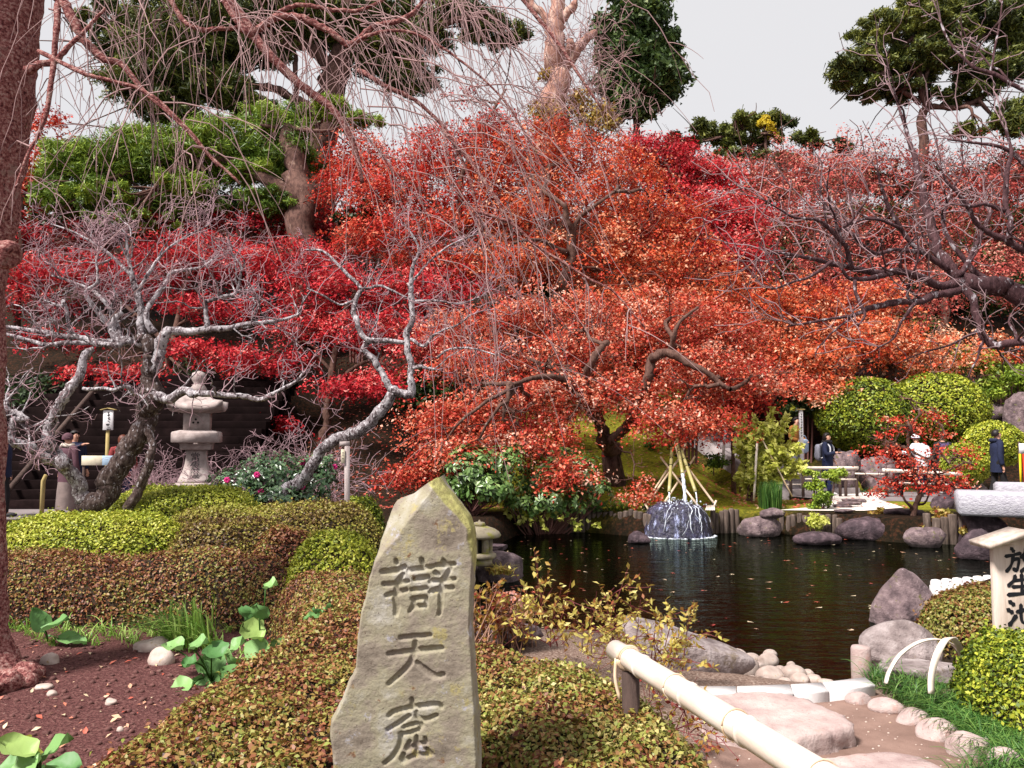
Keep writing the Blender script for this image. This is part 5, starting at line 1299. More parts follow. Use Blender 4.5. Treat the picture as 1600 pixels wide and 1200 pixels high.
maple('salmon orange maple leaning low over the pond behind the fountain', m_salmon,
      [[(962, 712, 20.6, 15), (952, 690, 20.5, 11), (935, 660, 20.4, 9), (915, 600, 20.3, 7), (925, 560, 20.3, 6), (950, 535, 20.5, 5)],
       [(950, 690, 20.5, 9), (985, 660, 20.4, 8), (1008, 590, 20.2, 8), (1020, 560, 20.1, 8), (1050, 553, 20, 7), (1090, 575, 19.8, 5), (1140, 608, 19.6, 3)],
       [(1046, 555, 20, 6), (1048, 540, 20.1, 5), (1060, 505, 20.3, 3), (1090, 480, 20.5, 2)],
       [(930, 650, 20.4, 8), (900, 610, 20, 6), (860, 590, 19.6, 5), (800, 600, 19, 3)]],
      [(722, 708, 140, 52, 17.4), (815, 690, 150, 60, 17.8), (700, 655, 120, 60, 18.8), (770, 640, 160, 70, 18.8), (885, 738, 100, 42, 17.3), (850, 615, 170, 70, 19.2), (650, 742, 95, 38, 17.5, 1, 0.3), (780, 570, 180, 80, 20.5), (960, 612, 150, 60, 19.2), (930, 548, 180, 90, 20.6), (1065, 655, 170, 62, 18.6), (1100, 580, 170, 80, 19.6), (1205, 600, 180, 30, 19.8), (1030, 505, 220, 100, 21.5), (1140, 520, 130, 90, 21.5), (860, 490, 170, 80, 21.5), (730, 510, 140, 70, 21.5), (1000, 775, 60, 50, 18.3, .6), (870, 660, 80, 50, 18.5)],
      66000, 0.076, 11, svar=0.19, lshape=LEAF4, fwd=1.5, vz=.92, tilt=.2)
maple('tall orange maple with a crooked dark trunk in the middle of the hillside', m_orange,
      [[(880, 500, 25.5, 9), (882, 450, 25.6, 9), (890, 400, 25.8, 8), (888, 350, 26, 6), (880, 320, 26.3, 4), (850, 300, 26.6, 3)], [(889, 370, 25.8, 5), (905, 340, 26, 4), (930, 320, 26.2, 3), (960, 300, 26.5, 2)], [(886, 395, 25.7, 5), (840, 375, 25.5, 3), (800, 380, 25.3, 2)]],
      [(850, 330, 240, 110, 27, 1, .55), (940, 285, 200, 110, 28, 1, .5), (800, 262, 180, 110, 28, 1, .35), (960, 400, 240, 100, 26, 1, .55), (815, 410, 190, 80, 26, 1, .5), (1060, 430, 190, 90, 26, 1, .55), (1010, 345, 180, 90, 27, 1, .45), (880, 230, 200, 80, 29, 1, .4), (980, 470, 160, 60, 25, 1, .7), (1090, 480, 140, 60, 25, 1, .6)],
      50000, 0.09, 12, spray=0.5, svar=0.2, tbias=-.1, fwd=1.8, vz=.95, tilt=.22)
maple('scarlet maple reaching above the skyline left of the old bare trunk', m_scarlet,
      [[(690, 470, 27, 7), (700, 400, 27.4, 6), (715, 340, 28, 5), (720, 280, 28.5, 4), (745, 220, 29, 3), (790, 140, 30, 2)], [(712, 350, 28, 4), (660, 300, 28.5, 3), (600, 260, 29, 2)]],
      [(600, 305, 200, 110, 29, 1, .4), (700, 250, 190, 90, 30, 1, .35), (560, 250, 110, 90, 30, 1, .5), (640, 370, 220, 80, 28, 1, .4), (765, 205, 90, 60, 30, 1, .3), (750, 330, 160, 80, 29, 1, .3), (690, 420, 170, 60, 27, 1, .4), (735, 150, 60, 25, 30, .3, .3)],
      42000, 0.092, 13, spray=0.5, vz=.95, tilt=.22)
maple('deep pink red maple high on the right of the hillside', m_crimson,
      [[(1090, 520, 28, 6), (1085, 450, 28.4, 5), (1090, 400, 29, 4), (1070, 330, 29.6, 3), (1050, 270, 30, 2)]],
      [(1090, 345, 180, 100, 30, 1, .5), (1055, 280, 120, 70, 31, 1, .4), (1135, 405, 150, 80, 29, 1, .6), (1030, 240, 110, 60, 31, 1, .35), (1150, 340, 100, 60, 30, 1, .6), (1100, 270, 110, 50, 31, 1, .6)],
      34000, 0.095, 14, spray=0.5, vz=1.0, tilt=.22)
maple('bright crimson maple low on the slope behind the leaning lichened trunk', m_crimson,
      [[(505, 690, 23.5, 8), (510, 640, 23.6, 6), (520, 560, 24, 5), (540, 480, 24.5, 4), (580, 430, 25, 3)], [(512, 610, 23.8, 4), (560, 570, 23.5, 3), (600, 560, 23.2, 2)]],
      [(520, 455, 180, 100, 25, 1, .4), (600, 520, 200, 80, 24, 1, .5), (450, 405, 160, 70, 26, 1, .45), (550, 603, 150, 34, 22, 1, .35), (665, 455, 180, 80, 25, 1, .45), (410, 560, 160, 50, 24, 1, .4), (620, 590, 120, 40, 23, 1, .6), (690, 545, 120, 60, 23, 1, .75), (480, 510, 120, 50, 24.5, 1, .5)],
      32000, 0.082, 15, vz=0.8, tilt=.2)
maple('crimson maple half hidden by the white twigs above the broad stairs', m_crimson,
      [[(262, 640, 26, 7), (265, 560, 26.5, 6), (280, 480, 27, 4), (300, 400, 28, 3)], [(266, 540, 26.5, 4), (200, 480, 27, 3), (140, 430, 28, 2)]],
      [(300, 395, 220, 80, 28, 1, .45), (150, 425, 200, 70, 28, 1, .4), (335, 480, 160, 50, 26, 1, .35), (180, 588, 160, 44, 24.5, 1, .45), (310, 545, 120, 40, 25, 1, .4), (60, 420, 100, 70, 28, 1, .5), (425, 655, 90, 50, 23, .7, .35), (90, 530, 120, 40, 26, .7, .35)],
      20000, 0.09, 16, spray=0.45, vz=0.75, tilt=.2)
maple('dull wine red maple on the ridge behind the white twigs', m_crimson,
      [[(380, 480, 29.5, 6), (385, 420, 30, 5), (380, 350, 30.5, 4)], [(384, 420, 30, 4), (300, 380, 30, 3), (200, 370, 30, 2)]],
      [(120, 372, 200, 50, 30.5, 1, .3), (260, 362, 200, 50, 30.5, 1, .35), (400, 358, 180, 60, 30.5, 1, .3), (490, 345, 120, 60, 30.5, 1, .35), (40, 370, 120, 60, 30, 1, .35), (500, 400, 120, 50, 29, 1, .3), (380, 430, 160, 50, 29, 1, .25), (230, 455, 180, 40, 28, 1, .25), (60, 470, 120, 50, 28, 1, .3)],
      19000, 0.095, 25, spray=0.5, vz=.9, tilt=.25)
maple('rusty brown maple along the skyline below the right-hand pine', m_dusty,
      [[(1390, 330, 38, 5), (1392, 290, 38.5, 4), (1400, 250, 39, 3)], [(1391, 300, 38, 3), (1300, 270, 38, 2)]],
      [(1170, 285, 130, 50, 38, 1, .45), (1260, 268, 150, 40, 38, 1, .5), (1370, 262, 160, 50, 38.5, 1, .5), (1480, 285, 170, 60, 38, 1, .45), (1590, 300, 160, 80, 37, 1, .4), (1120, 265, 100, 40, 39, 1, .5), (1000, 245, 140, 60, 38, 1, .5)],
      16000, 0.10, 26, spray=0.6, vz=1.1, tbias=-0.1, tw_n=22)
maple('mixed orange maple with dropping foliage above the paved stairs', m_orange,
      [[(1170, 640, 26, 5), (1175, 580, 26.4, 4), (1180, 500, 27, 3)], [(1176, 560, 26.4, 3), (1220, 520, 27, 2)]],
      [(1160, 470, 130, 60, 27, 1, .5), (1190, 540, 150, 60, 26.5, 1, .55), (1250, 480, 130, 60, 27.5, 1, .5), (1120, 560, 110, 60, 25.5, 1, .5), (1350, 470, 130, 50, 28, 1, .55)],
      14000, 0.095, 27, spray=0.45)
maple('thin dusty pink maple on the upper right slope', m_dusty,
      [[(1260, 500, 31, 6), (1250, 430, 32, 5), (1245, 360, 33, 4), (1240, 290, 34, 2)], [(1250, 420, 32, 3), (1330, 360, 33, 2)]],
      [(1235, 340, 190, 120, 33, 1, .5), (1340, 310, 190, 120, 34, 1, .55), (1285, 440, 210, 110, 30, 1, .5), (1215, 260, 130, 60, 35, 1, .5), (1330, 245, 150, 50, 36, 1, .55), (1230, 510, 130, 80, 28.5, 1, .65)],
      19000, 0.09, 17, spray=0.6, vz=1.1, tbias=-0.16, tw_n=16)
maple('brownish pink maple behind the dark plum branches at far right', m_dusty,
      [[(1470, 540, 30, 7), (1475, 460, 31, 6), (1460, 380, 32, 4), (1440, 300, 33, 3)], [(1472, 440, 31, 4), (1530, 370, 32, 3), (1560, 300, 33, 2)]],
      [(1425, 380, 190, 120, 33, 1, .55), (1530, 320, 180, 120, 33, 1, .45), (1545, 430, 160, 90, 31, 1, .6), (1405, 470, 190, 80, 29.5, 1, .6), (1480, 250, 160, 50, 35, 1, .5), (1600, 260, 100, 90, 34, 1, .4), (1620, 380, 120, 90, 33, 1, .5)],
      19000, 0.09, 18, spray=0.6, vz=1.1, tbias=-0.16, tw_n=16)
maple('small orange maple with thin trunk above the green round hedge', m_orange,
      [[(1383, 600, 26.8, 6), (1392, 570, 26.8, 5), (1385, 545, 26.8, 4), (1400, 500, 27, 3)]],
      [(1255, 562, 140, 50, 25.5, 1, .6), (1360, 535, 170, 60, 26.5, 1, .6), (1440, 560, 150, 40, 26.5, .7, .7), (1300, 610, 110, 26, 24.8, .8, .7), (1520, 545, 160, 40, 27.5, .7, .75)],
      15000, 0.09, 19)
maple('small bright red maple at the bend of the paved stairs', m_scarlet,
      [[(1146, 720, 22.6, 3), (1144, 680, 22.6, 3), (1140, 640, 22.7, 2), (1150, 600, 22.8, 1.5)]],
      [(1150, 625, 100, 60, 22.6, 1, .4), (1120, 600, 80, 50, 23, 1, .5), (1185, 590, 70, 40, 23, 1, .35), (1105, 640, 70, 40, 22.4, 1, .45)], 9000, 0.08, 20)
maple('red maple glimpsed right behind the cherry trunk at the left edge', m_scarlet,
      [[(30, 420, 29, 5), (35, 330, 29.5, 4), (40, 260, 30, 3)]], [(40, 280, 70, 100, 30, 1, .45), (70, 200, 60, 60, 31, .6, .4), (-20, 330, 90, 100, 30, 1, .45)], 7000, 0.105, 23)

# small red maple in front of the fence
SMK = dict(group=None)
rm = maple('low spreading red maple with a bent pale trunk on the far bank', m_scarlet,
      [[(1421, 828, 16.9, 5), (1428, 800, 16.9, 4.5), (1435, 770, 16.9, 4), (1433, 750, 16.9, 3.5), (1425, 725, 16.9, 3), (1417, 690, 16.9, 2.5), (1422, 665, 16.9, 2), (1440, 645, 16.9, 1.2)],
       [(1426, 800, 16.9, 3), (1415, 782, 16.8, 2), (1409, 775, 16.8, 1.5)], [(1436, 770, 16.9, 2.5), (1450, 752, 16.8, 2), (1458, 742, 16.8, 1.2)], [(1419, 700, 16.9, 2), (1450, 715, 16.8, 1.6), (1463, 695, 16.8, 1.2), (1476, 680, 16.8, .8)], [(1430, 790, 17, 2), (1446, 785, 17, 1.6), (1455, 760, 17, 1)]],
      [(1380, 705, 80, 26, 16.9), (1415, 670, 90, 24, 17), (1390, 655, 50, 18, 17), (1450, 650, 60, 24, 17.1), (1480, 705, 70, 24, 16.7), (1448, 735, 70, 26, 16.6), (1390, 750, 60, 26, 16.8), (1490, 755, 60, 24, 16.7), (1455, 758, 70, 22, 16.5), (1375, 770, 50, 18, 16.9), (1400, 720, 60, 20, 16.6), (1475, 678, 40, 16, 17), (1500, 730, 40, 16, 16.8)],
      2700, 0.058, 24, group=None, spray=0.28, svar=0.14, lshape=LEAF4, vz=.6, tilt=.1)

# ---------------- evergreens
EV = 'evergreens along the ridge'
def evergreen(name, label, mat, limbs, pads, n, size, seed, bmat=None, group=EV, cat='tree', lobes=14, lobe_r=0.36, shape=NEEDLE, reach=True, grow=1.0):
    pads = [(p[0], p[1], p[2] * grow, p[3] * grow, *p[4:]) for p in pads]
    r = np.random.default_rng(seed + 50)
    b0 = P(*limbs[0][0][:3])
    root = tree_root(name, label, cat, (b0[0], b0[1], Hs(b0[0], b0[1])), group)
    g = Geo(); al = []
    for k, L in enumerate(limbs):
        p, rad = limb(L, None, 0.5, seed + k)
        if k == 0: p[0, 2] = min(p[0, 2], Hs(p[0, 0], p[0, 1]) - 0.2)
        g.add(*tube(p, rad, 9)); al.append(p)
    al = np.concatenate(al)
    if reach:
        for pd in pads:
            c = P(pd[0], pd[1] + pd[3] * .15, pd[4]); s = al[np.argmin(np.linalg.norm(al - c, axis=1))]
            q = smooth_path([s, s * .5 + c * .5 + r.normal(0, .4, 3), c], 9)
            g.add(*tube(q, np.linspace(0.11, 0.03, 9), 5, False))
            for _ in range(4):
                e = c + r.normal(0, 0.3, 3) * pd[2] * pd[4] / FPX
                g.add(*tube(smooth_path([q[5], (q[5] + e) / 2 + r.normal(0, .15, 3), e], 6), np.linspace(0.04, 0.015, 6), 4, False))
    g.build('trunk', bmat or m_bk_pine, root, True)
    pos, nrm, tint, sz, rr = clump_leaves(pads, n, size, seed, lobes, lobe_r)
    link('crown', leaf_mesh('crown', pos, nrm, sz, tint, shape, 0.7, rr), mat, root, kind='stuff')
    return root
evergreen('pine_tree', 'huge dark spreading pine filling the upper left, its trunk against the sky', m_pine,
          [[(500, 330, 33, 24), (512, 200, 33.5, 22), (528, 120, 34, 20), (540, 50, 34, 16), (548, -60, 34, 12)], [(530, 130, 34, 12), (490, 80, 33.6, 11), (440, 62, 33, 9), (380, 30, 32.5, 6)], [(500, 190, 33.5, 9), (455, 150, 33.4, 7), (400, 135, 33, 6), (330, 120, 32.5, 4)], [(535, 90, 34, 9), (600, 60, 34, 8), (680, 40, 34, 6), (760, 20, 34, 4)], [(460, 170, 33.4, 5), (463, 110, 33.6, 4), (458, 70, 33.6, 3)]],
          [(270, 118, 190, 90, 32.5), (210, 80, 140, 50, 32.5, 1, .45), (330, 40, 280, 90, 33), (450, 20, 220, 70, 33), (600, 80, 150, 90, 34.5), (640, 120, 100, 60, 34.5), (700, 25, 200, 45, 35), (780, 55, 120, 40, 35), (560, 20, 200, 60, 34), (340, 140, 130, 60, 32), (180, 30, 160, 40, 33), (650, 60, 110, 60, 34), (420, 85, 120, 40, 33.5), (260, 170, 120, 50, 32), (300, 75, 240, 70, 32.5), (520, 60, 120, 50, 34), (230, 130, 160, 70, 32), (380, 165, 100, 40, 32)],
          180000, 0.31, 31, lobes=70, lobe_r=0.23, grow=1.18)
evergreen('juniper_tree', 'bright green fluffy evergreen mound below the big pine', m_juni,
          [[(470, 420, 29, 26), (468, 340, 29.3, 22), (462, 260, 29.6, 18), (450, 200, 30, 10)], [(466, 320, 29.3, 12), (380, 260, 29.5, 8), (300, 240, 29.5, 5)]],
          [(110, 255, 140, 90, 29.5), (225, 238, 180, 95, 29.8), (335, 228, 170, 100, 30), (430, 195, 150, 80, 30.5), (510, 172, 150, 50, 30.5, 1, .6), (170, 305, 150, 50, 29), (290, 295, 150, 60, 29), (395, 268, 120, 60, 29.5), (80, 310, 90, 50, 29), (560, 190, 90, 40, 30.5), (250, 260, 320, 110, 30.5, 1, .4), (430, 250, 180, 90, 30.5, 1, .35), (120, 300, 160, 60, 29.5, 1, .4), (200, 345, 200, 30, 28.5, 1, .4), (150, 328, 180, 50, 29.5, 1, .3), (300, 325, 180, 50, 29.5, 1, .3), (430, 315, 140, 60, 29.5, 1, .3)],
          170000, 0.22, 32, lobes=60, lobe_r=0.24)
evergreen('oak_tree', 'dark evergreen mass seen low between the bright juniper and the red maples at left', m_leafg,
          [[(300, 480, 33, 7), (300, 400, 33.5, 6), (298, 330, 34, 4)]], [(110, 345, 160, 60, 33.5, 1, .4), (230, 335, 180, 70, 34, 1, .35), (350, 330, 180, 70, 34, 1, .4), (450, 330, 120, 70, 33, 1, .35), (60, 300, 100, 60, 34, 1, .4)], 20000, 0.2, 40, lobes=60, lobe_r=.28, shape=LEAF3)
evergreen('camphor_tree', 'narrow dark broadleaf evergreen standing against the sky right of the old bare trunk', m_leafg,
          [[(990, 290, 40, 6), (992, 200, 40, 6), (995, 100, 40, 5), (990, -40, 40, 3)]],
          [(1000, 25, 100, 70, 40), (985, 85, 100, 80, 40), (1015, 125, 120, 70, 40), (1040, 105, 60, 60, 40), (985, 165, 90, 50, 40), (1030, 155, 60, 30, 40), (985, -20, 90, 60, 40), (965, 50, 80, 70, 40), (960, 90, 60, 50, 40), (1040, 70, 50, 50, 40), (960, 130, 60, 60, 40)],
          60000, 0.26, 33, lobes=130, lobe_r=0.24, shape=LEAF3, grow=1.2)
evergreen('pine_tree', 'broad flat-topped pine against the sky at upper right', m_pine,
          [[(1437, 330, 36, 9), (1440, 250, 36, 8), (1444, 180, 36, 7), (1440, 150, 36, 6), (1425, 60, 36, 4)], [(1440, 160, 36, 5), (1410, 145, 36, 4), (1370, 110, 36, 3)], [(1444, 165, 36, 5), (1510, 165, 36, 4), (1570, 120, 36, 3)], [(1441, 160, 36, 4), (1450, 110, 36, 3), (1500, 60, 36, 2)]],
          [(1400, 45, 180, 45, 36, 1, .65), (1350, 100, 120, 55, 36), (1445, 95, 170, 50, 36), (1540, 30, 170, 70, 36.5, 1, .4), (1565, 110, 110, 50, 36.5, 1, .4), (1400, 140, 150, 30, 36, 1, .4), (1320, 120, 60, 40, 36), (1500, 150, 120, 30, 36), (1450, 15, 140, 40, 36, 1, .7), (1480, 60, 120, 50, 36, 1, .55), (1535, 110, 120, 50, 36), (1410, 95, 120, 40, 36), (1600, 60, 90, 80, 36), (1360, 140, 90, 30, 36), (1590, 185, 90, 60, 35), (1520, 205, 70, 26, 35, 1, .6)],
          130000, 0.31, 34, lobes=80, lobe_r=0.22, grow=1.15)
evergreen('pine_tree', 'small layered pine on the ridge in the middle of the skyline', m_pine,
          [[(1175, 290, 46, 4), (1172, 240, 46, 3.5), (1160, 200, 46, 2)]], [(1110, 203, 100, 26, 46, 1, .6), (1170, 190, 110, 32, 46, 1, .65), (1140, 220, 120, 28, 46, 1, .65), (1215, 192, 60, 30, 46, 1, .5), (1160, 240, 110, 26, 45, 1, .6), (1060, 225, 90, 30, 44, 1, .5), (1200, 215, 80, 24, 46, 1, .6)], 24000, 0.4, 35, lobes=50, lobe_r=0.4)
evergreen('pine_tree', 'little round pine on the ridge right of the yellow ginkgo', m_pine,
          [[(1270, 280, 44, 4), (1268, 225, 44, 3)]], [(1270, 218, 70, 26, 44, 1, .55), (1310, 232, 60, 26, 44, 1, .35), (1230, 250, 60, 26, 42, 1, .4)], 7000, 0.4, 36, lobes=60, lobe_r=0.4)
evergreen('ginkgo_tree', 'small golden yellow tree peeping out on the ridge', m_ginkgo,
          [[(1196, 260, 45, 3), (1196, 205, 45, 2)]], [(1196, 196, 34, 32, 45, 1, .6), (1205, 210, 24, 16, 45, 1, .6)], 1800, 0.2, 37, shape=LEAF3, lobes=90, lobe_r=0.4)
evergreen('oak_tree', 'olive green evergreen behind the dusty pink maples on the right slope', m_leafg,
          [[(1290, 520, 37, 5), (1292, 440, 37.5, 4), (1290, 360, 38, 3)]], [(1230, 380, 130, 60, 37, 1, .5), (1310, 350, 150, 60, 38, 1, .6), (1290, 430, 160, 60, 36, 1, .45), (1200, 300, 120, 40, 40, 1, .6), (1330, 290, 140, 40, 41, 1, .55), (1190, 470, 110, 50, 33, 1, .4)], 22000, 0.22, 38, lobes=70, lobe_r=.26, shape=LEAF3, grow=1.3)
evergreen('oak_tree', 'dark olive evergreen behind the dark plum branches at far right', m_leafg,
          [[(1500, 560, 36, 5), (1502, 470, 36.5, 4), (1500, 380, 37, 3)]], [(1430, 350, 140, 60, 38, 1, .5), (1500, 400, 150, 60, 37, 1, .6), (1570, 350, 130, 60, 37, 1, .5), (1450, 450, 140, 50, 35, 1, .5), (1560, 460, 130, 60, 34, 1, .6), (1470, 290, 150, 40, 40, 1, .6), (1590, 270, 110, 60, 38, 1, .5), (1400, 510, 140, 40, 32, 1, .55)], 24000, 0.22, 39, lobes=70, lobe_r=.26, shape=LEAF3, grow=1.3)
# old bare trunk wrapped in creeper
r = np.random.default_rng(77)
old = tree_root('bare_tree', 'thick pale lopped trunk wrapped in creeper, standing on the ridge', 'tree', P(868, 300, 33), None)
g = Geo()
for k, L in enumerate([[(850, 320, 33, 26), (862, 200, 33, 24), (868, 130, 33, 18), (868, 70, 33, 16), (872, 20, 33, 12), (876, -40, 33, 11)], [(870, 120, 33, 9), (888, 80, 33, 7), (890, 60, 33, 6)], [(872, 40, 33, 8), (890, 18, 33, 7), (902, 6, 33, 6)], [(862, 40, 33, 7), (846, 22, 33, 6), (830, 2, 33, 5), (815, -20, 33, 4)], [(880, 110, 33.2, 10), (905, 70, 33.2, 8), (930, 50, 33.4, 5)]]):
    p, rad = limb(L, None, 0.35, k); g.add(*tube(p, rad, 10))
g.build('trunk', m_bk_pale, old, True)
tw = Geo()
for (px, py, w, h, n_) in ((870, 190, 150, 90, 100), (860, 110, 60, 110, 50), (925, 100, 80, 160, 110), (930, 190, 120, 70, 60)):
    for _ in range(n_):
        s = P(px + r.normal(0, w / 3.2), py + r.normal(0, h / 3.2), 33 + r.normal(0, .6))
        sprout(r, s, r.normal(size=3) + (0.2, 0, .8), r.uniform(.6, 1.8), 0.016, 1, tw, tw, dict(step=.18, kink=.3, bias=(0, 0, 0.03), kids={1: 3}, unit=1., tip=.008))
tw.build('creeper_stems', m_twig_pink, old, False, 'stuff')
pos, nrm, tint, sz, rr = clump_leaves([(880, 180, 170, 80, 33, 1, .5), (930, 195, 130, 70, 33, 1, .55), (860, 130, 50, 50, 33, 1, .6)], 3200, 0.15, 88)
link('creeper_leaves', leaf_mesh('creeper_leaves', pos, nrm, sz, tint, LEAF4, .8, rr), mat_leaf('creeper_leaf', [(0, (0.2, .05, .03)), (.5, (.36, .22, .04)), (1, (.4, .34, .09))]), old, kind='stuff')

# understorey bushes that close the gaps under the maples
BUSH = [('dark evergreen bush in the shade behind the leftmost branches', 40, 625, 130, 110, 23.5, .25), ('dark bush above the broad stairs behind the lantern', 330, 600, 150, 90, 26, .3), ('olive bush on the shady slope behind the leaning trunk', 660, 610, 120, 80, 23, .45),
        ('green bush on the slope left of the bright red little maple', 1075, 620, 90, 80, 23.5, .6), ('dark bush among the maples in mid slope', 850, 450, 130, 40, 27.5, .3), ('olive bush under the right-hand maples', 1500, 565, 170, 80, 28, .6), ('low green bush above the rocks at the right edge', 1580, 600, 120, 60, 27, .65),
        ('dark bush left of the big round hedge by the stairs', 1255, 630, 90, 60, 26, .45), ('dark green bush beside the pine trunk on the left', 560, 335, 110, 40, 29, .3), ('bush in deep shade above the paved stairs', 1200, 470, 90, 60, 29, .35), ('bush in shade behind the maple trunk over the pond', 820, 600, 130, 70, 22.5, .35), ('dark bush at the foot of the slope behind the green rhododendrons', 700, 730, 120, 60, 20.5, .25), ('mossy bush at the head of the paved stairs', 1130, 560, 110, 60, 29, .4)]
for k, (lb, px, py, w, h, d, t0) in enumerate(BUSH):
    c = P(px, py, d); root = tree_root('bush', lb, 'shrub', (c[0], d, Hs(c[0], d)), 'bushes under the hillside trees')
    g = Geo(); hz = Hs(c[0], d)
    for q in range(5):
        e = c + np.array([(q - 2) * w * d / FPX * .2, 0, h * d / FPX * .2]); g.add(*tube(smooth_path([(c[0] + (q - 2) * .1, d, hz - .1), (c + e) / 2, e], 7), np.linspace(.04, .012, 7), 4, False))
    g.build('stems', m_twig_maple, root)
    pos, nrm, tint, sz, rr = clump_leaves([(px, py, w, h, d, 1, t0), (px - w * .3, py + h * .2, w * .5, h * .6, d - .3, 1, t0), (px + w * .3, py + h * .2, w * .5, h * .6, d - .3, 1, t0)], 3600, 0.135, 400 + k, lobes=30)
    link('foliage', leaf_mesh('foliage', pos, nrm, sz, tint, LEAF3, .7, rr), m_leafg if t0 < .5 else m_juni, root, kind='stuff')
# ------------------------------------------------------------------ gnarled plum trees and the weeping cherry
def gnarled(name, label, limbs, seed, bmat, tmat, cfg, per_m, L0, r0, base, depth=2, skip=0, dirfn=None, cat='tree', tipn=3, sides=10, keep=None, wk=0.74, dark=()):
    r = np.random.default_rng(seed)
    root = tree_root(name, label, cat, base)
    g, big, tw, dk = Geo(), Geo(), Geo(), Geo()
    for k, Lm in enumerate(limbs):
        p, rad = limb(Lm, len(Lm) * 5, 0.34, seed + k, wk)
        # knobs and bark ridges
        V, F = tube(p, rad, sides)
        nz = fbm(V, 14, seed + k, 3)
        cen = np.repeat(p, sides, 0); m = len(cen)
        V[:m] = cen + (V[:m] - cen) * (1 + 0.17 * nz[:m, None])
        (dk if k in dark else g).add(V, F)
        if k < skip: continue
        seg = np.linalg.norm(np.diff(p, axis=0), axis=1); tot = seg.sum()
        n_ = r.poisson(per_m * tot) + tipn
        for q in range(n_):
            t = r.uniform(0.15, 1.0) if q >= tipn else 1.0
            i = min(len(p) - 2, int(t * (len(p) - 1)))
            ax = unit(p[i + 1] - p[i]); side = unit(np.cross(ax, r.normal(size=3)))
            dd = unit(ax * (0.9 if q < tipn else r.uniform(-.1, .7)) + side * (0.5 if q < tipn else 1) + np.array([0, 0, 0.45]))
            if dirfn is not None: dd = unit(dd + dirfn(p[i]))
            sprout(r, p[i], dd, L0 * r.uniform(.45, 1.3), min(r0 * r.uniform(.6, 1.2), rad[i] * .7), depth, big, tw, cfg)
    if dk.n: dk.build('trunk', m_bk_mix, root, True); g.build('limbs', bmat, root, True)
    else: g.build('trunk', bmat, root, True)
    big.build('branches', bmat, root, True, 'stuff')
    tw.build('twigs', tmat, root, False, 'stuff')
    return root

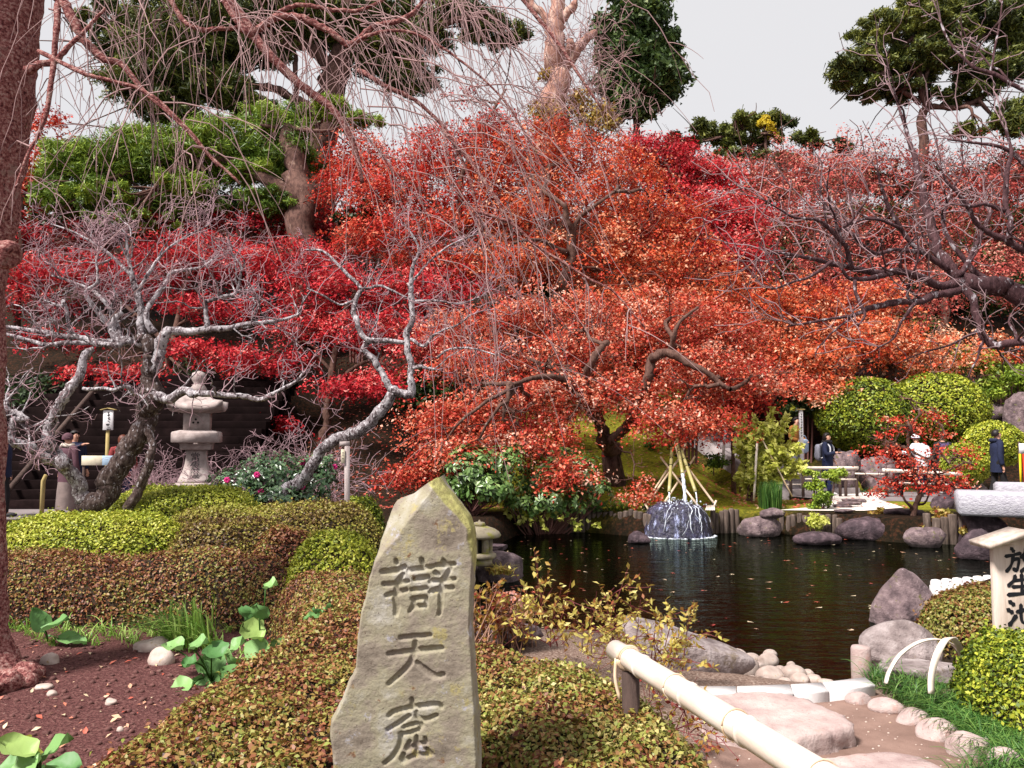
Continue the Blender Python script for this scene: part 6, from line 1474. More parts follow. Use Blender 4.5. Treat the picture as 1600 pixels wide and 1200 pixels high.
CFG = dict(step=0.09, kink=0.33, bias=(0, 0, 0.05), kids={1: 5.5, 2: 6.5, 3: 5}, unit=1.0, tip=0.0026)
bA = P(150, 790, 9.0)
gnarled('plum_tree', 'old gnarled plum tree with twisted lichen-white trunks and a cloud of bare twigs at left',
        [[(140, 800, 9.0, 26), (165, 765, 9, 24), (190, 725, 9, 23), (212, 690, 9, 23), (224, 650, 9, 23), (236, 614, 9, 25), (235, 590, 9, 17), (238, 562, 9, 15), (230, 535, 9, 14), (218, 526, 9, 11)],
         [(200, 795, 8.9, 10), (215, 770, 8.9, 11), (228, 740, 8.85, 10), (236, 710, 8.85, 9), (238, 685, 8.9, 8), (226, 655, 9, 9)],
         [(128, 800, 8.9, 17), (124, 775, 8.9, 16), (112, 742, 8.85, 15), (95, 724, 8.8, 16), (82, 712, 8.8, 15), (80, 688, 8.8, 13), (85, 652, 8.8, 12), (104, 618, 8.8, 11), (124, 588, 8.85, 10), (130, 560, 8.9, 9), (140, 543, 8.9, 8)],
         [(92, 722, 8.8, 12), (70, 713, 8.7, 11), (48, 704, 8.65, 11), (20, 693, 8.6, 10), (16, 675, 8.6, 8), (24, 655, 8.6, 8), (44, 658, 8.6, 6), (26, 648, 8.6, 7), (14, 640, 8.6, 6), (8, 624, 8.6, 4)],
         [(236, 612, 9, 12), (262, 624, 8.9, 10), (290, 612, 8.85, 9), (302, 617, 8.8, 8), (337, 617, 8.8, 6.5), (370, 620, 8.8, 6), (400, 622, 8.75, 5.5), (428, 616, 8.7, 5), (452, 602, 8.7, 4), (470, 590, 8.7, 3)],
         [(240, 580, 9, 13), (247, 550, 9, 13), (256, 522, 9, 12), (285, 518, 9, 8), (320, 515, 9, 7.5), (360, 511, 9, 6), (400, 504, 9, 5), (440, 500, 9, 3.5), (470, 490, 9, 2.5)],
         [(226, 536, 9, 11), (205, 532, 9.1, 9), (190, 530, 9.1, 9), (176, 518, 9.1, 7), (178, 500, 9.1, 6), (190, 488, 9.1, 5)],
         [(205, 533, 9, 8), (165, 535, 9, 7), (130, 528, 9, 6), (95, 525, 9, 6), (60, 517, 9, 5), (12, 511, 9, 4), (-40, 506, 9, 3)],
         [(190, 541, 8.9, 6), (150, 537, 8.9, 5.5), (110, 536, 8.9, 5), (70, 538, 8.9, 4.5), (35, 529, 8.9, 4), (-5, 520, 8.9, 3)],
         [(222, 530, 9.1, 10), (220, 495, 9.15, 8), (214, 460, 9.2, 7), (207, 432, 9.2, 5.5), (202, 405, 9.25, 4), (196, 370, 9.3, 2.5)],
         [(240, 520, 9.1, 9), (228, 495, 9.1, 6), (238, 470, 9.2, 5), (262, 438, 9.3, 4.5), (270, 425, 9.3, 4), (312, 418, 9.4, 3), (340, 400, 9.4, 2)],
         [(325, 514, 9, 6), (322, 490, 9, 5.5), (321, 472, 9, 5), (340, 466, 9, 4.5), (367, 459, 9, 3.5), (374, 440, 9, 3), (376, 415, 9, 2.5), (362, 395, 9, 2)],
         [(130, 607, 8.8, 4), (162, 607, 8.75, 4), (180, 609, 8.7, 4), (197, 604, 8.75, 4), (212, 618, 8.85, 4)],
         [(190, 530, 9.1, 6), (170, 480, 9.2, 5), (145, 455, 9.3, 4), (110, 440, 9.3, 3), (80, 430, 9.3, 2)],
         [(176, 518, 9.1, 6), (140, 470, 9.0, 5), (135, 455, 9.0, 4), (152, 440, 9, 3), (150, 400, 9, 2)],
         [(110, 527, 9, 5), (105, 490, 9, 4), (98, 470, 9, 4), (95, 478, 8.9, 3), (70, 470, 8.9, 2)],
         [(214, 460, 9.2, 5), (250, 400, 9.3, 3), (290, 370, 9.4, 2), (330, 350, 9.5, 1.5)], [(207, 432, 9.2, 4), (160, 390, 9.3, 3), (120, 365, 9.3, 2), (80, 350, 9.3, 1.5)]],
        61, m_bk_white, m_twig_plum, CFG, 6.5, 0.66, 0.011, (bA[0], bA[1], Hs(bA[0], bA[1])), skip=3, dark=(0, 1))
bB = P(440, 775, 10.6)
gnarled('plum_tree', 'leaning plum trunk with lichen propped up by the wooden post, rising out of the camellia',
        [[(430, 775, 10.6, 13), (447, 766, 10.6, 13), (466, 758, 10.6, 13), (483, 735, 10.5, 12), (501, 709, 10.45, 12), (525, 688, 10.4, 12), (560, 673, 10.3, 12), (582, 660, 10.3, 12), (600, 636, 10.25, 12), (612, 615, 10.2, 11), (626, 612, 10.2, 9), (640, 618, 10.2, 9)],
         [(640, 620, 10.2, 9), (641, 590, 10.2, 7), (640, 560, 10.2, 7), (635, 540, 10.2, 6.5), (636, 520, 10.2, 7), (646, 495, 10.2, 6), (642, 456, 10.2, 6), (645, 418, 10.2, 4), (655, 390, 10.2, 3), (640, 360, 10.2, 2)],
         [(612, 610, 10.2, 8), (598, 583, 10.2, 7), (584, 566, 10.2, 7), (568, 546, 10.2, 5), (575, 534, 10.2, 6)], [(635, 536, 10.2, 5), (605, 532, 10.15, 5.5), (578, 533, 10.1, 6), (564, 522, 10.1, 6), (557, 500, 10.1, 6), (552, 486, 10.1, 5.5), (556, 464, 10.1, 5), (567, 453, 10.1, 5)],
         [(567, 453, 10.1, 4), (552, 437, 10.1, 4), (536, 422, 10.1, 3.5), (515, 400, 10.1, 3), (500, 391, 10.1, 2.5), (479, 390, 10.1, 2)], [(570, 452, 10.1, 3), (590, 446, 10.05, 3), (610, 452, 10.0, 2.5), (636, 466, 10.0, 2)],
         [(642, 574, 10.2, 4), (660, 573, 10.1, 4), (680, 578, 10.1, 3)], [(642, 530, 10.2, 3.5), (662, 541, 10.1, 3.5), (675, 527, 10.1, 3), (692, 516, 10.1, 2.5), (715, 508, 10, 2), (735, 492, 10, 2)], [(682, 560, 10, 2.5), (705, 545, 9.9, 2.5), (740, 545, 9.9, 2), (780, 556, 9.8, 1.5)],
         [(552, 470, 10.1, 3), (530, 476, 10.1, 2.5), (505, 462, 10, 2), (480, 450, 10, 1.5)], [(646, 470, 10.2, 3), (680, 470, 10.2, 2.5), (720, 474, 10.2, 2), (760, 460, 10.2, 1.5)], [(643, 440, 10.2, 3), (670, 410, 10.2, 2), (700, 385, 10.2, 2), (745, 365, 10.2, 1.5)]],
        62, m_bk_white, m_twig_plum, CFG, 4.5, 0.6, 0.009, (bB[0], bB[1], Hs(bB[0], bB[1])), skip=1)
tw = Geo(); r = np.random.default_rng(9)           # bare shrubs around the lantern and stairs
bs = P(440, 740, 11.5)
for lb, pxs, n_, d_, sd_ in (('thicket of bare branching stems behind the camellia, left of the prop post', (360, 520), 26, 12.0, 5), ('thin bare shrub between the tall lantern and the camellia', (325, 380), 16, 14.8, 6), ('thin bare shrub left of the tall lantern', (225, 268), 12, 14.8, 8)):
    r = np.random.default_rng(sd_)
    b_ = P(sum(pxs) / 2, 770, d_); root = tree_root('bare_shrub', lb, 'shrub', (b_[0], d_, Hs(b_[0], d_)), 'bare shrubs near the tall lantern')
    big, tw = Geo(), Geo()
    for _ in range(n_):
        s = P(r.uniform(*pxs), 775, d_ + r.normal(0, .3)); s[2] = Hs(s[0], s[1])
        sprout(r, s, np.array([r.normal(0, .45), r.normal(0, .2), 1.0]), r.uniform(.8, 1.7), 0.012, 3, big, tw, dict(step=.09, kink=.28, bias=(0, 0, .02), kids={1: 5, 2: 5, 3: 4}, unit=1., tip=.0028))
    big.build('stems', m_twig_plum, root, True); tw.build('twigs', m_twig_plum, root, False, 'stuff')

# right-hand plum, entering from beyond the right edge
bR = P(1720, 760, 6.2)
CFR = dict(step=0.085, kink=0.26, bias=(0, 0, 0.045), kids={1: 2.4, 2: 3.4, 3: 3}, unit=1.0, tip=0.0028)
def R_(rows, d0, d1):
    n_ = len(rows); return [(x, y, d0 + (d1 - d0) * k / (n_ - 1), w) for k, (x, y, w) in enumerate(rows)]
gnarled('plum_tree', 'dark plum tree reaching in from the right edge with crooked lichen-spotted branches',
        [[(1768, 1085, 6.4, 74), (1762, 900, 6.4, 60), (1740, 700, 6.4, 52), (1690, 560, 6.3, 42), (1640, 505, 6.2, 30), (1590, 465, 6.2, 22), (1555, 452, 6.2, 20), (1525, 445, 6.2, 18), (1500, 432, 6.2, 15)],
         R_([(1500, 434, 14), (1478, 405, 11), (1462, 386, 10), (1452, 350, 10), (1440, 300, 8), (1434, 270, 7), (1425, 235, 5), (1415, 200, 4), (1400, 150, 2)], 6.2, 6.6),
         R_([(1510, 448, 11), (1490, 456, 9), (1455, 464, 8), (1425, 473, 7), (1395, 474, 7), (1360, 483, 6), (1335, 490, 4), (1290, 500, 3), (1230, 510, 2)], 6.2, 5.8),
         R_([(1498, 440, 11), (1470, 446, 9), (1440, 434, 8), (1400, 424, 8), (1370, 426, 7), (1340, 420, 6), (1310, 414, 5), (1285, 408, 5), (1256, 402, 4), (1225, 396, 3), (1195, 396, 2)], 6.2, 5.6),
         R_([(1480, 420, 8), (1458, 404, 6), (1437, 392, 6), (1420, 375, 5), (1406, 355, 5), (1392, 330, 5), (1383, 308, 4), (1376, 285, 3), (1370, 262, 2)], 6.2, 6.0),
         R_([(1505, 445, 10), (1520, 470, 8), (1530, 500, 8), (1534, 522, 8), (1548, 536, 8), (1570, 537, 8), (1610, 534, 8), (1660, 530, 8)], 6.15, 5.8),
         R_([(1398, 425, 6), (1370, 433, 6), (1345, 437, 5), (1324, 433, 4), (1315, 420, 3)], 5.9, 5.8), R_([(1336, 438, 4), (1338, 460, 4), (1345, 478, 3.5), (1352, 492, 3), (1340, 510, 2)], 5.8, 5.7),
         R_([(1330, 420, 6), (1324, 390, 5), (1316, 380, 5), (1300, 360, 5), (1284, 346, 4), (1262, 342, 3), (1238, 338, 3), (1215, 325, 2), (1190, 310, 1.5)], 5.8, 5.5),
         R_([(1437, 393, 5), (1400, 390, 4), (1370, 396, 4), (1345, 380, 3), (1332, 366, 3)], 6.1, 5.8), R_([(1408, 356, 4), (1380, 345, 3), (1352, 342, 3), (1330, 350, 2)], 6, 5.8), R_([(1316, 380, 4), (1312, 360, 3), (1325, 350, 3), (1345, 325, 2.5), (1360, 300, 2)], 5.7, 5.6),
         R_([(1700, 420, 11), (1640, 398, 9), (1595, 388, 8), (1565, 372, 7), (1540, 360, 6), (1524, 346, 5), (1512, 325, 5), (1500, 306, 4), (1480, 285, 3), (1470, 262, 2)], 6.0, 5.8), R_([(1578, 374, 6), (1577, 345, 6), (1570, 310, 5.5), (1572, 270, 5), (1580, 235, 4), (1572, 200, 3)], 5.9, 6),
         R_([(1570, 330, 5), (1545, 318, 4), (1520, 322, 4), (1500, 320, 3)], 5.9, 5.8), R_([(1660, 200, 7), (1610, 150, 5), (1575, 128, 4), (1548, 114, 4), (1520, 104, 3.5), (1495, 80, 3), (1478, 55, 2.5), (1469, 30, 2)], 6, 6.2), R_([(1548, 115, 3), (1553, 85, 2.5), (1561, 40, 2), (1566, 0, 1.5)], 6.1, 6.1),
         R_([(1640, 300, 6), (1600, 255, 5), (1570, 232, 4), (1520, 222, 3), (1480, 218, 2)], 6, 6), R_([(1495, 438, 6), (1520, 395, 5), (1540, 350, 4), (1550, 330, 3)], 6.3, 6.6), R_([(1430, 474, 4), (1410, 500, 3), (1395, 530, 2), (1370, 545, 2)], 5.8, 5.8), R_([(1300, 408, 4), (1270, 430, 3), (1240, 440, 3), (1205, 452, 2)], 5.6, 5.5), R_([(1545, 440, 8), (1520, 420, 6), (1480, 370, 5), (1475, 330, 4), (1490, 290, 3)], 6.4, 6.7)],
        63, m_bk_dark, m_twig_dark, CFR, 3.6, 0.55, 0.010, (bR[0], bR[1], 0), skip=1, dirfn=lambda p: np.array([-0.45, -0.05, 0.1]))

# weeping cherry: trunk at the left edge, whips hanging across the upper left
r = np.random.default_rng(64)
ch = tree_root('weeping_cherry', 'reddish cherry trunk filling the left edge, with long bare weeping twigs hanging overhead', 'tree', (P(-40, 1080, 5.0)[0], 5.0, 0.1))
g = Geo()
TR = [(-70, 1120, 4.95, 104), (-66, 1070, 4.95, 84), (-62, 1020, 5, 72), (-58, 950, 5, 60), (-56, 820, 5, 56), (-56, 640, 5, 55), (-55, 470, 5, 55), (-52, 430, 5, 58), (-50, 390, 5, 60), (-46, 340, 5, 66), (-40, 280, 5, 68), (-34, 180, 5, 74), (-28, 80, 5, 77), (-24, -20, 5, 82), (-20, -160, 5, 90), (-10, -330, 5, 95)]
p, rad = limb(TR, 120); V, F = tube(p, rad, 72)
m_ = len(p) * 72; cen = np.repeat(p, 72, 0)
nz = fbm(V * [1, 1, 0.6], 7, 3, 4); nz2 = fbm(V * [1, 1, 2.0], 24, 5, 3)
V[:m_] = cen + (V[:m_] - cen) * (1 + 0.07 * nz[:m_, None] + 0.035 * nz2[:m_, None])
low = 1 - sstep(0.0, 0.55, V[:m_, 2]); ang_ = np.arctan2(V[:m_, 1] - cen[:, 1], V[:m_, 0] - cen[:, 0])
V[:m_] = cen + (V[:m_] - cen) * (1 + (0.22 * np.sin(ang_ * 5 + 1) * low)[:, None])
g.add(V, F)
for q in range(26):          # knobbly root swellings and a dark knot
    a = r.uniform(-1.9, 0.4); rr_ = r.uniform(.26, .46); c = np.array([p[0][0] + math.cos(a) * rr_, 5 + math.sin(a) * rr_, 0.10 + r.uniform(0, .08)])
    Vd, Fd = rock_geo(c, np.array([.07, .07, .06]) * r.uniform(.6, 1.5), 500 + q, 0, .25, 3, None, 2); g.add(Vd, Fd)
kn = P(12, 395, 4.78); Vd, Fd = rock_geo(kn, (.075, .08, .09), 77, 0, .2, 3, None, 3); g.add(Vd, Fd)
g.build('trunk', m_bk_cherry, ch, True)
big, tw = Geo(), Geo()
MAIN = [[(-10, -60, 5.0, 16), (60, -30, 4.9, 9), (95, 0, 4.9, 8), (112, 25, 4.9, 8), (132, 65, 4.9, 7), (160, 92, 4.9, 6), (190, 102, 4.9, 5), (225, 140, 4.9, 4), (275, 185, 4.9, 3.5), (325, 240, 4.9, 3), (375, 287, 4.9, 2)],
        [(40, 110, 4.9, 8), (60, 102, 4.85, 6), (85, 94, 4.85, 5), (112, 70, 4.85, 4), (140, 40, 4.85, 3), (165, 12, 4.85, 2)], [(95, 0, 4.9, 6), (88, 50, 4.85, 5), (82, 95, 4.85, 4.5), (75, 162, 4.8, 4), (60, 210, 4.8, 3), (40, 250, 4.8, 2.5), (20, 310, 4.8, 2)],
        [(60, 80, 4.9, 4), (120, 110, 4.8, 3.5), (170, 125, 4.8, 3), (215, 137, 4.8, 3), (250, 160, 4.8, 2.5), (300, 210, 4.8, 2), (340, 260, 4.8, 1.5)],
        [(200, -160, 5.4, 12), (300, -60, 5.3, 9), (370, 20, 5.2, 8), (410, 70, 5.2, 7.5), (460, 125, 5.2, 7), (505, 160, 5.2, 6.5), (540, 202, 5.2, 5.5), (557, 245, 5.2, 4.5), (566, 285, 5.2, 3)],
        [(280, -120, 5.0, 9), (340, -20, 5, 7), (385, 50, 5, 6), (402, 46, 5, 6), (437, 27, 5, 6), (475, 32, 5, 6), (512, 50, 5, 5.5), (540, 70, 5, 5), (560, 64, 5, 5), (577, 47, 5, 5), (600, 38, 5, 4.5), (620, 32, 5, 4), (645, 20, 5, 4), (660, 5, 5, 3.5), (700, -40, 5, 3)],
        [(420, 40, 5.1, 4), (440, 15, 5.1, 4), (480, 8, 5.1, 3.5), (520, 15, 5.1, 3.5), (555, 18, 5.1, 3), (590, 5, 5.1, 2.5), (640, -30, 5.1, 2)], [(260, -20, 5.2, 5), (285, 30, 5.2, 4), (312, 45, 5.2, 4), (350, 45, 5.2, 3.5), (380, 40, 5.2, 3)],
        [(540, 72, 5, 3.5), (580, 55, 4.9, 3), (640, 50, 4.9, 2.5), (720, 95, 4.9, 2), (790, 160, 4.9, 1.5), (850, 260, 4.9, 1)],
        [(640, -140, 5.6, 6), (760, -60, 5.6, 4), (850, 40, 5.6, 3.2), (900, 110, 5.6, 2.5), (940, 170, 5.6, 1.5)], [(560, 110, 5.2, 4), (605, 135, 5.1, 3.6), (660, 165, 5.1, 3), (700, 210, 5.1, 2.8), (730, 270, 5.1, 2.4), (748, 340, 5.1, 2), (756, 400, 5.1, 1.3)],
        [(740, 330, 5, 2.8), (800, 350, 5, 2.6), (838, 385, 5, 2.4), (875, 407, 5, 2.2), (920, 435, 5, 2), (960, 457, 5, 1.6), (1008, 513, 5, 1)], [(690, 200, 5.1, 3), (740, 260, 5.05, 2.8), (775, 310, 5, 2.5), (800, 350, 5, 2)]]
heads = []
for k, L in enumerate(MAIN):
    p, rad = limb(L, len(L) * 5, 0.35, 90 + k); big.add(*tube(p, rad, 7)); heads.append(p)
heads = np.concatenate(heads)
def whip(s, hx, hy, L, drop, rad, kids=2):
    n = max(8, int(L / 0.12)); t = np.linspace(0, 1, n)
    wob = np.cumsum(r.normal(0, 0.010, (n, 3)), 0) * L
    pts = s + np.stack([hx * t ** 0.8 * L, hy * t * L, 0.10 * L * np.sin(t * 2.2) * (drop > .5) - drop * L * t ** 1.45], 1) + wob
    tw.add(*tube(pts, np.linspace(rad, 0.0018, n), 4 if rad > .005 else 3, False))
    for _ in range(r.poisson(kids * L)):
        i = r.integers(1, n - 1); l2 = r.uniform(.08, .45)
        d0 = pts[i] - pts[i - 1]
        m = 7; tt = np.linspace(0, 1, m); sd = r.normal(0, .6, 3); sd[2] = abs(sd[2]) * .3
        q = pts[i] + (unit(d0) * .6 + sd)[None] * (tt[:, None] * l2) + np.stack([0 * tt, 0 * tt, -0.6 * l2 * tt ** 2], 1)
        tw.add(*tube(q, np.linspace(rad * .6, 0.0015, m), 3, False))
for _ in range(330):
    u = r.uniform()
    if u < .45: s = heads[r.integers(len(heads))] + r.normal(0, .05, 3)
    else: s = P(r.uniform(60, 760) if r.uniform() < .8 else r.uniform(700, 900), r.uniform(-260, 60), r.uniform(4.2, 6.6))
    pxn = 800 + FPX * s[0] / s[1]
    hx = min(r.normal(0.25 if pxn > 350 else 0.02, 0.28), 0.75 if pxn < 560 else 0.35 if pxn < 760 else 0.1)
    whip(s, hx, r.normal(0, .15), r.uniform(.5, 2.0) * (0.75 if u < .45 else 1.0) * (1 if pxn < 740 else .5), r.uniform(.55, .95), r.uniform(.0028, .0062))
for _ in range(36):          # the long right-hand whips over the maples
    s = P(r.uniform(560, 800), r.uniform(-60, 330), r.uniform(4.8, 6)); whip(s, r.uniform(.3, .75), r.normal(0, .1), r.uniform(.8, 1.9), r.uniform(.5, .85), r.uniform(.003, .006), 3)
for _ in range(26):          # lower drooping ends in front of the salmon maple
    s = P(r.uniform(660, 800), r.uniform(380, 540), r.uniform(5, 6)); whip(s, r.uniform(-.1, .5), r.normal(0, .1), r.uniform(.5, 1.1), r.uniform(.6, .95), r.uniform(.0026, .0045), 2)
big.build('branches', m_bk_cherry, ch, True, 'stuff')
tw.build('twigs', m_twig_pink, ch, False, 'stuff')
# ------------------------------------------------------------------ people
def cloth(name, col): return mat_noise(name, [(0.3, tuple(c * .75 for c in col)), (0.7, tuple(min(1, c * 1.2) for c in col))], 7, 0.85, 0.5, 30, dist=0.01)
M_SKIN = mat_plain('skin', (0.52, 0.27, 0.19), 0.55)
M_HAIR = mat_plain('dark_hair', (0.012, 0.008, 0.008), 0.5)
M_HAIRR = mat_plain('auburn_hair', (0.10, 0.025, 0.012), 0.5)
M_NAVY = cloth('navy_wool', (0.012, 0.016, 0.045)); M_NAVYT = cloth('navy_trousers', (0.015, 0.022, 0.075)); M_BLACKC = cloth('black_cloth', (0.012, 0.01, 0.012))
M_WHITEC = cloth('white_cloth', (0.66, 0.66, 0.70)); M_GREYC = cloth('grey_cloth', (0.28, 0.28, 0.34)); M_BROWNC = cloth('brown_jacket', (0.26, 0.10, 0.02))
M_PLUMC = cloth('plum_wool', (0.10, 0.045, 0.06)); M_CREAMC = cloth('cream_scarf', (0.62, 0.54, 0.46)); M_BEIGEC = cloth('beige_skirt', (0.20, 0.15, 0.14)); M_REDC = cloth('dark_red_top', (0.22, 0.03, 0.03))
M_PINKB = cloth('pink_bag', (0.55, 0.02, 0.30)); M_BLUEB = cloth('pale_blue_bag', (0.42, 0.50, 0.66)); M_PURPLEC = cloth('purple_cloth', (0.07, 0.045, 0.11)); M_SHOE = mat_plain('shoe', (0.02, 0.018, 0.02), 0.6); M_WSHOE = mat_plain('white_shoe', (0.6, 0.58, 0.58), 0.6)

def skin_mesh(name, verts, edges, radii):
    me = bpy.data.meshes.new(name); me.from_pydata([tuple(v) for v in verts], edges, []); 
    o = bpy.data.objects.new(name, me); COL.objects.link(o)
    md = o.modifiers.new('skin', 'SKIN'); md.use_smooth_shade = True
    sv = me.skin_vertices[0].data
    for k, rr in enumerate(radii): sv[k].radius = (rr, rr) if not isinstance(rr, tuple) else rr
    sv[0].use_root = True
    s2 = o.modifiers.new('sub', 'SUBSURF'); s2.levels = 1; s2.render_levels = 1
    bpy.context.view_layer.update()
    out = bpy.data.meshes.new_from_object(o.evaluated_get(bpy.context.evaluated_depsgraph_get()))
    bpy.data.objects.remove(o)
    out.name = name
    return out

def person(label, loc, h, face, coat, trous, hairm, arms=((0.25, 0.1), (0.25, 0.1)), hands=None, lean=0.0, hem=0.80, hair='short', hat=None, scarf=None, shoe=M_SHOE, stride=0.10, skirt=False, hood=False):
    """arms: per side (right, left) the hand target in body space (x out, y forward, z up) or None for hanging."""
    s = h / 1.70
    fx, fy = unit(np.array(face, float)); ex = np.array([fy, -fx, 0]); ey = np.array([fx, fy, 0]); ez = np.array([0, 0, 1.0])
    base = np.array(loc, float)
    def L2(p):                      # body space -> world; the trunk leans forward from the hips
        x, y, z = p[0], p[1], p[2]
        if z > 0.92:
            dz = z - 0.92; y = y + dz * math.sin(lean); z = 0.92 + dz * math.cos(lean)
        return base + s * (x * ex + y * ey + z * ez)
    root = empty('person', base, label, 'person')
    vs, es, rs = [], [], []
    def V_(p, r_, par=None):
        vs.append(L2(p)); rs.append(r_ * s)
        if par is not None: es.append((par, len(vs) - 1))
        return len(vs) - 1
    pel = V_((0, 0, 0.93), 0.115); sp_ = V_((0, 0, 1.12), 0.105, pel); chs = V_((0, 0, 1.32), 0.125, sp_); nk = V_((0, 0, 1.455), 0.052, chs)
    hb = V_((0, 0.02, 1.535), 0.070, nk); hc = V_((0, 0.015, 1.61), 0.082, hb); ht = V_((0, 0.0, 1.67), 0.058, hc)
    V_((0, 0.112, 1.585), 0.012, hc)                       # nose
    wr = []
    armp = []
    for sx, tgt in ((1, hands[0] if hands else None), (-1, hands[1] if hands else None)):
        sh = np.array([sx * 0.185, 0, 1.395]); hand = np.array(tgt if tgt is not None else (sx * 0.27, 0.06, 0.83), float)
        dv_ = hand - sh; D = np.linalg.norm(dv_); a_ = 0.285; b_ = 0.27
        if D > a_ + b_ - 0.01: hand = sh + dv_ / D * (a_ + b_ - 0.01); dv_ = hand - sh; D = np.linalg.norm(dv_)
        k_ = (a_ ** 2 - b_ ** 2 + D ** 2) / (2 * D); hh = math.sqrt(max(0, a_ ** 2 - k_ ** 2))
        pole = np.array([sx * 0.5, -0.7, -0.5]); n_ = dv_ / D; pole = unit(pole - n_ * (pole @ n_))
        el = sh + n_ * k_ + pole * hh
        i1 = V_(sh, 0.058, chs); i2 = V_(el, 0.042, i1); i3 = V_(hand, 0.028, i2)
        f = unit(hand - el); i4 = V_(hand + f * 0.05, 0.032, i3)
        sd = unit(np.cross(f, [0, 0.3, 1.0])); up_ = np.cross(sd, f)
        for q in range(4):
            o_ = sd * (q - 1.5) * 0.019
            j1 = V_(hand + f * 0.095 + o_, 0.009, i4); V_(hand + f * (0.125 + 0.012 * (1 if q in (1, 2) else 0)) + o_ - up_ * 0.018, 0.008, j1)
        V_(hand + f * 0.07 + sd * sx * 0.05, 0.009, i4)
        armp.append((sh, el, hand))
    legp = []
    for sx in (1, -1):
        hip = (sx * 0.095, 0, 0.90); kn_ = (sx * 0.10, 0.03 + sx * stride * .5, 0.49); an = (sx * 0.10, -0.03 + sx * stride, 0.085); toe = (sx * 0.115, 0.14 + sx * stride, 0.035)
        i1 = V_(hip, 0.085, pel); i2 = V_(kn_, 0.056, i1); i3 = V_(an, 0.040, i2); V_(toe, 0.032, i3); legp.append((hip, kn_, an, toe))
    body = skin_mesh('body', vs, es, rs)
    link('body', body, M_SKIN, root)
    # coat: stacked oval rings, then sleeves
    g = Geo()
    rings = [(hem, .19, .145), (0.93, .185, .14), (1.10, .175, .13), (1.28, .20, .14), (1.38, .195, .13), (1.435, .125, .10), (1.475, .075, .075)]
    if hood: rings = rings[:-1] + [(1.47, .10, .105), (1.50, .085, .10)]
    seg = 16; a = np.arange(seg) * 2 * math.pi / seg
    A = np.array([[L2((rx * math.cos(t), ry * math.sin(t), z)) for t in a] for z, rx, ry in rings])
    i = np.arange(len(rings) - 1)[:, None] * seg; j = np.arange(seg)[None]; k = (j + 1) % seg
    g.add(A.reshape(-1, 3), np.stack([i + j, i + k, i + seg + k, i + seg + j], -1).reshape(-1, 4))
    for sh, el, hand in armp:
        q = smooth_path([sh + np.array([-np.sign(sh[0]) * .05, 0, 0.0]), sh, el, el * .12 + hand * .88], 12)
        g.add(*tube([L2(p) for p in q], np.linspace(0.078, 0.050, 12) * s, 9))
    if hood:
        q = [L2((0.10 * math.cos(t), -0.02 - 0.10 * abs(math.sin(t)), 1.47)) for t in np.linspace(0, math.pi, 9)]; g.add(*tube(q, .05 * s, 8))
    g.build('coat', coat, root, True)
    g = Geo()
    if skirt:
        rg = [(0.12, .21, .19), (0.5, .19, .165), (0.9, .165, .125)]
        A = np.array([[L2((rx * math.cos(t), ry * math.sin(t), z)) for t in a] for z, rx, ry in rg]); i = np.arange(2)[:, None] * seg
        g.add(A.reshape(-1, 3), np.stack([i + j, i + k, i + seg + k, i + seg + j], -1).reshape(-1, 4))
    else:
        for hip, kn_, an, toe in legp:
            q = smooth_path([np.array(hip) + (0, 0, .05), hip, kn_, np.array(an) + (0, 0, 0.0)], 10)
            g.add(*tube([L2(p) for p in q], np.array([.11, .105, .10, .09, .082, .075, .07, .066, .062, .062]) * s, 10))
    g.build('skirt' if skirt else 'trousers', trous, root, True)
    for hip, kn_, an, toe in legp:
        Vd, Fd = ico(2); Vd = Vd * np.array([.052, .135, .052]); c = np.array([(an[0] + toe[0]) / 2, (an[1] + toe[1]) / 2 + .01, .045])
        Geo().add(np.array([L2(c + v_) for v_ in Vd]), Fd).build('shoe', shoe, root, True)
    # hair as a shell round the skull, open over the face
    Vd, Fd = ico(3); hv = Vd * np.array([.100, .108, .112]) + np.array([0, -0.006, 1.622])
    fy_ = Vd[:, 1]; fz = Vd[:, 2]
    low = -0.35 if hair == 'short' else -1.0
    ok = (fz > low - 0.2 * (fy_ < -.2)) & ~((fy_ > 0.35) & (fz < 0.45))
    if hair == 'long': hv[:, 2] -= np.where(fz < -0.2, 0.11 * (-fz), 0); hv[:, 1] -= np.where(fz < -.2, .02, 0)
    Fk = Fd[ok[Fd].all(1)]
    if hat is None or hair == 'long': Geo().add(np.array([L2(p) for p in hv]), Fk).build('hair', hairm, root, True)
    for sx in (1, -1):
        Vd, Fd2 = ico(1); Geo().add(np.array([L2(np.array([sx * .034, .088, 1.622]) + v_ * .011) for v_ in Vd]), Fd2).build('eye', M_HAIR, root, True)
    Vd, Fd2 = ico(1); Geo().add(np.array([L2(np.array([0, .089, 1.555]) + v_ * np.array([.024, .008, .006])) for v_ in Vd]), Fd2).build('mouth', M_REDC, root, True)
    for sx in (1, -1):
        Geo().add(np.array([L2(np.array([sx * .086, .01, 1.605]) + v_ * np.array([.012, .02, .032])) for v_ in Vd]), Fd2).build('ear', M_SKIN, root, True)
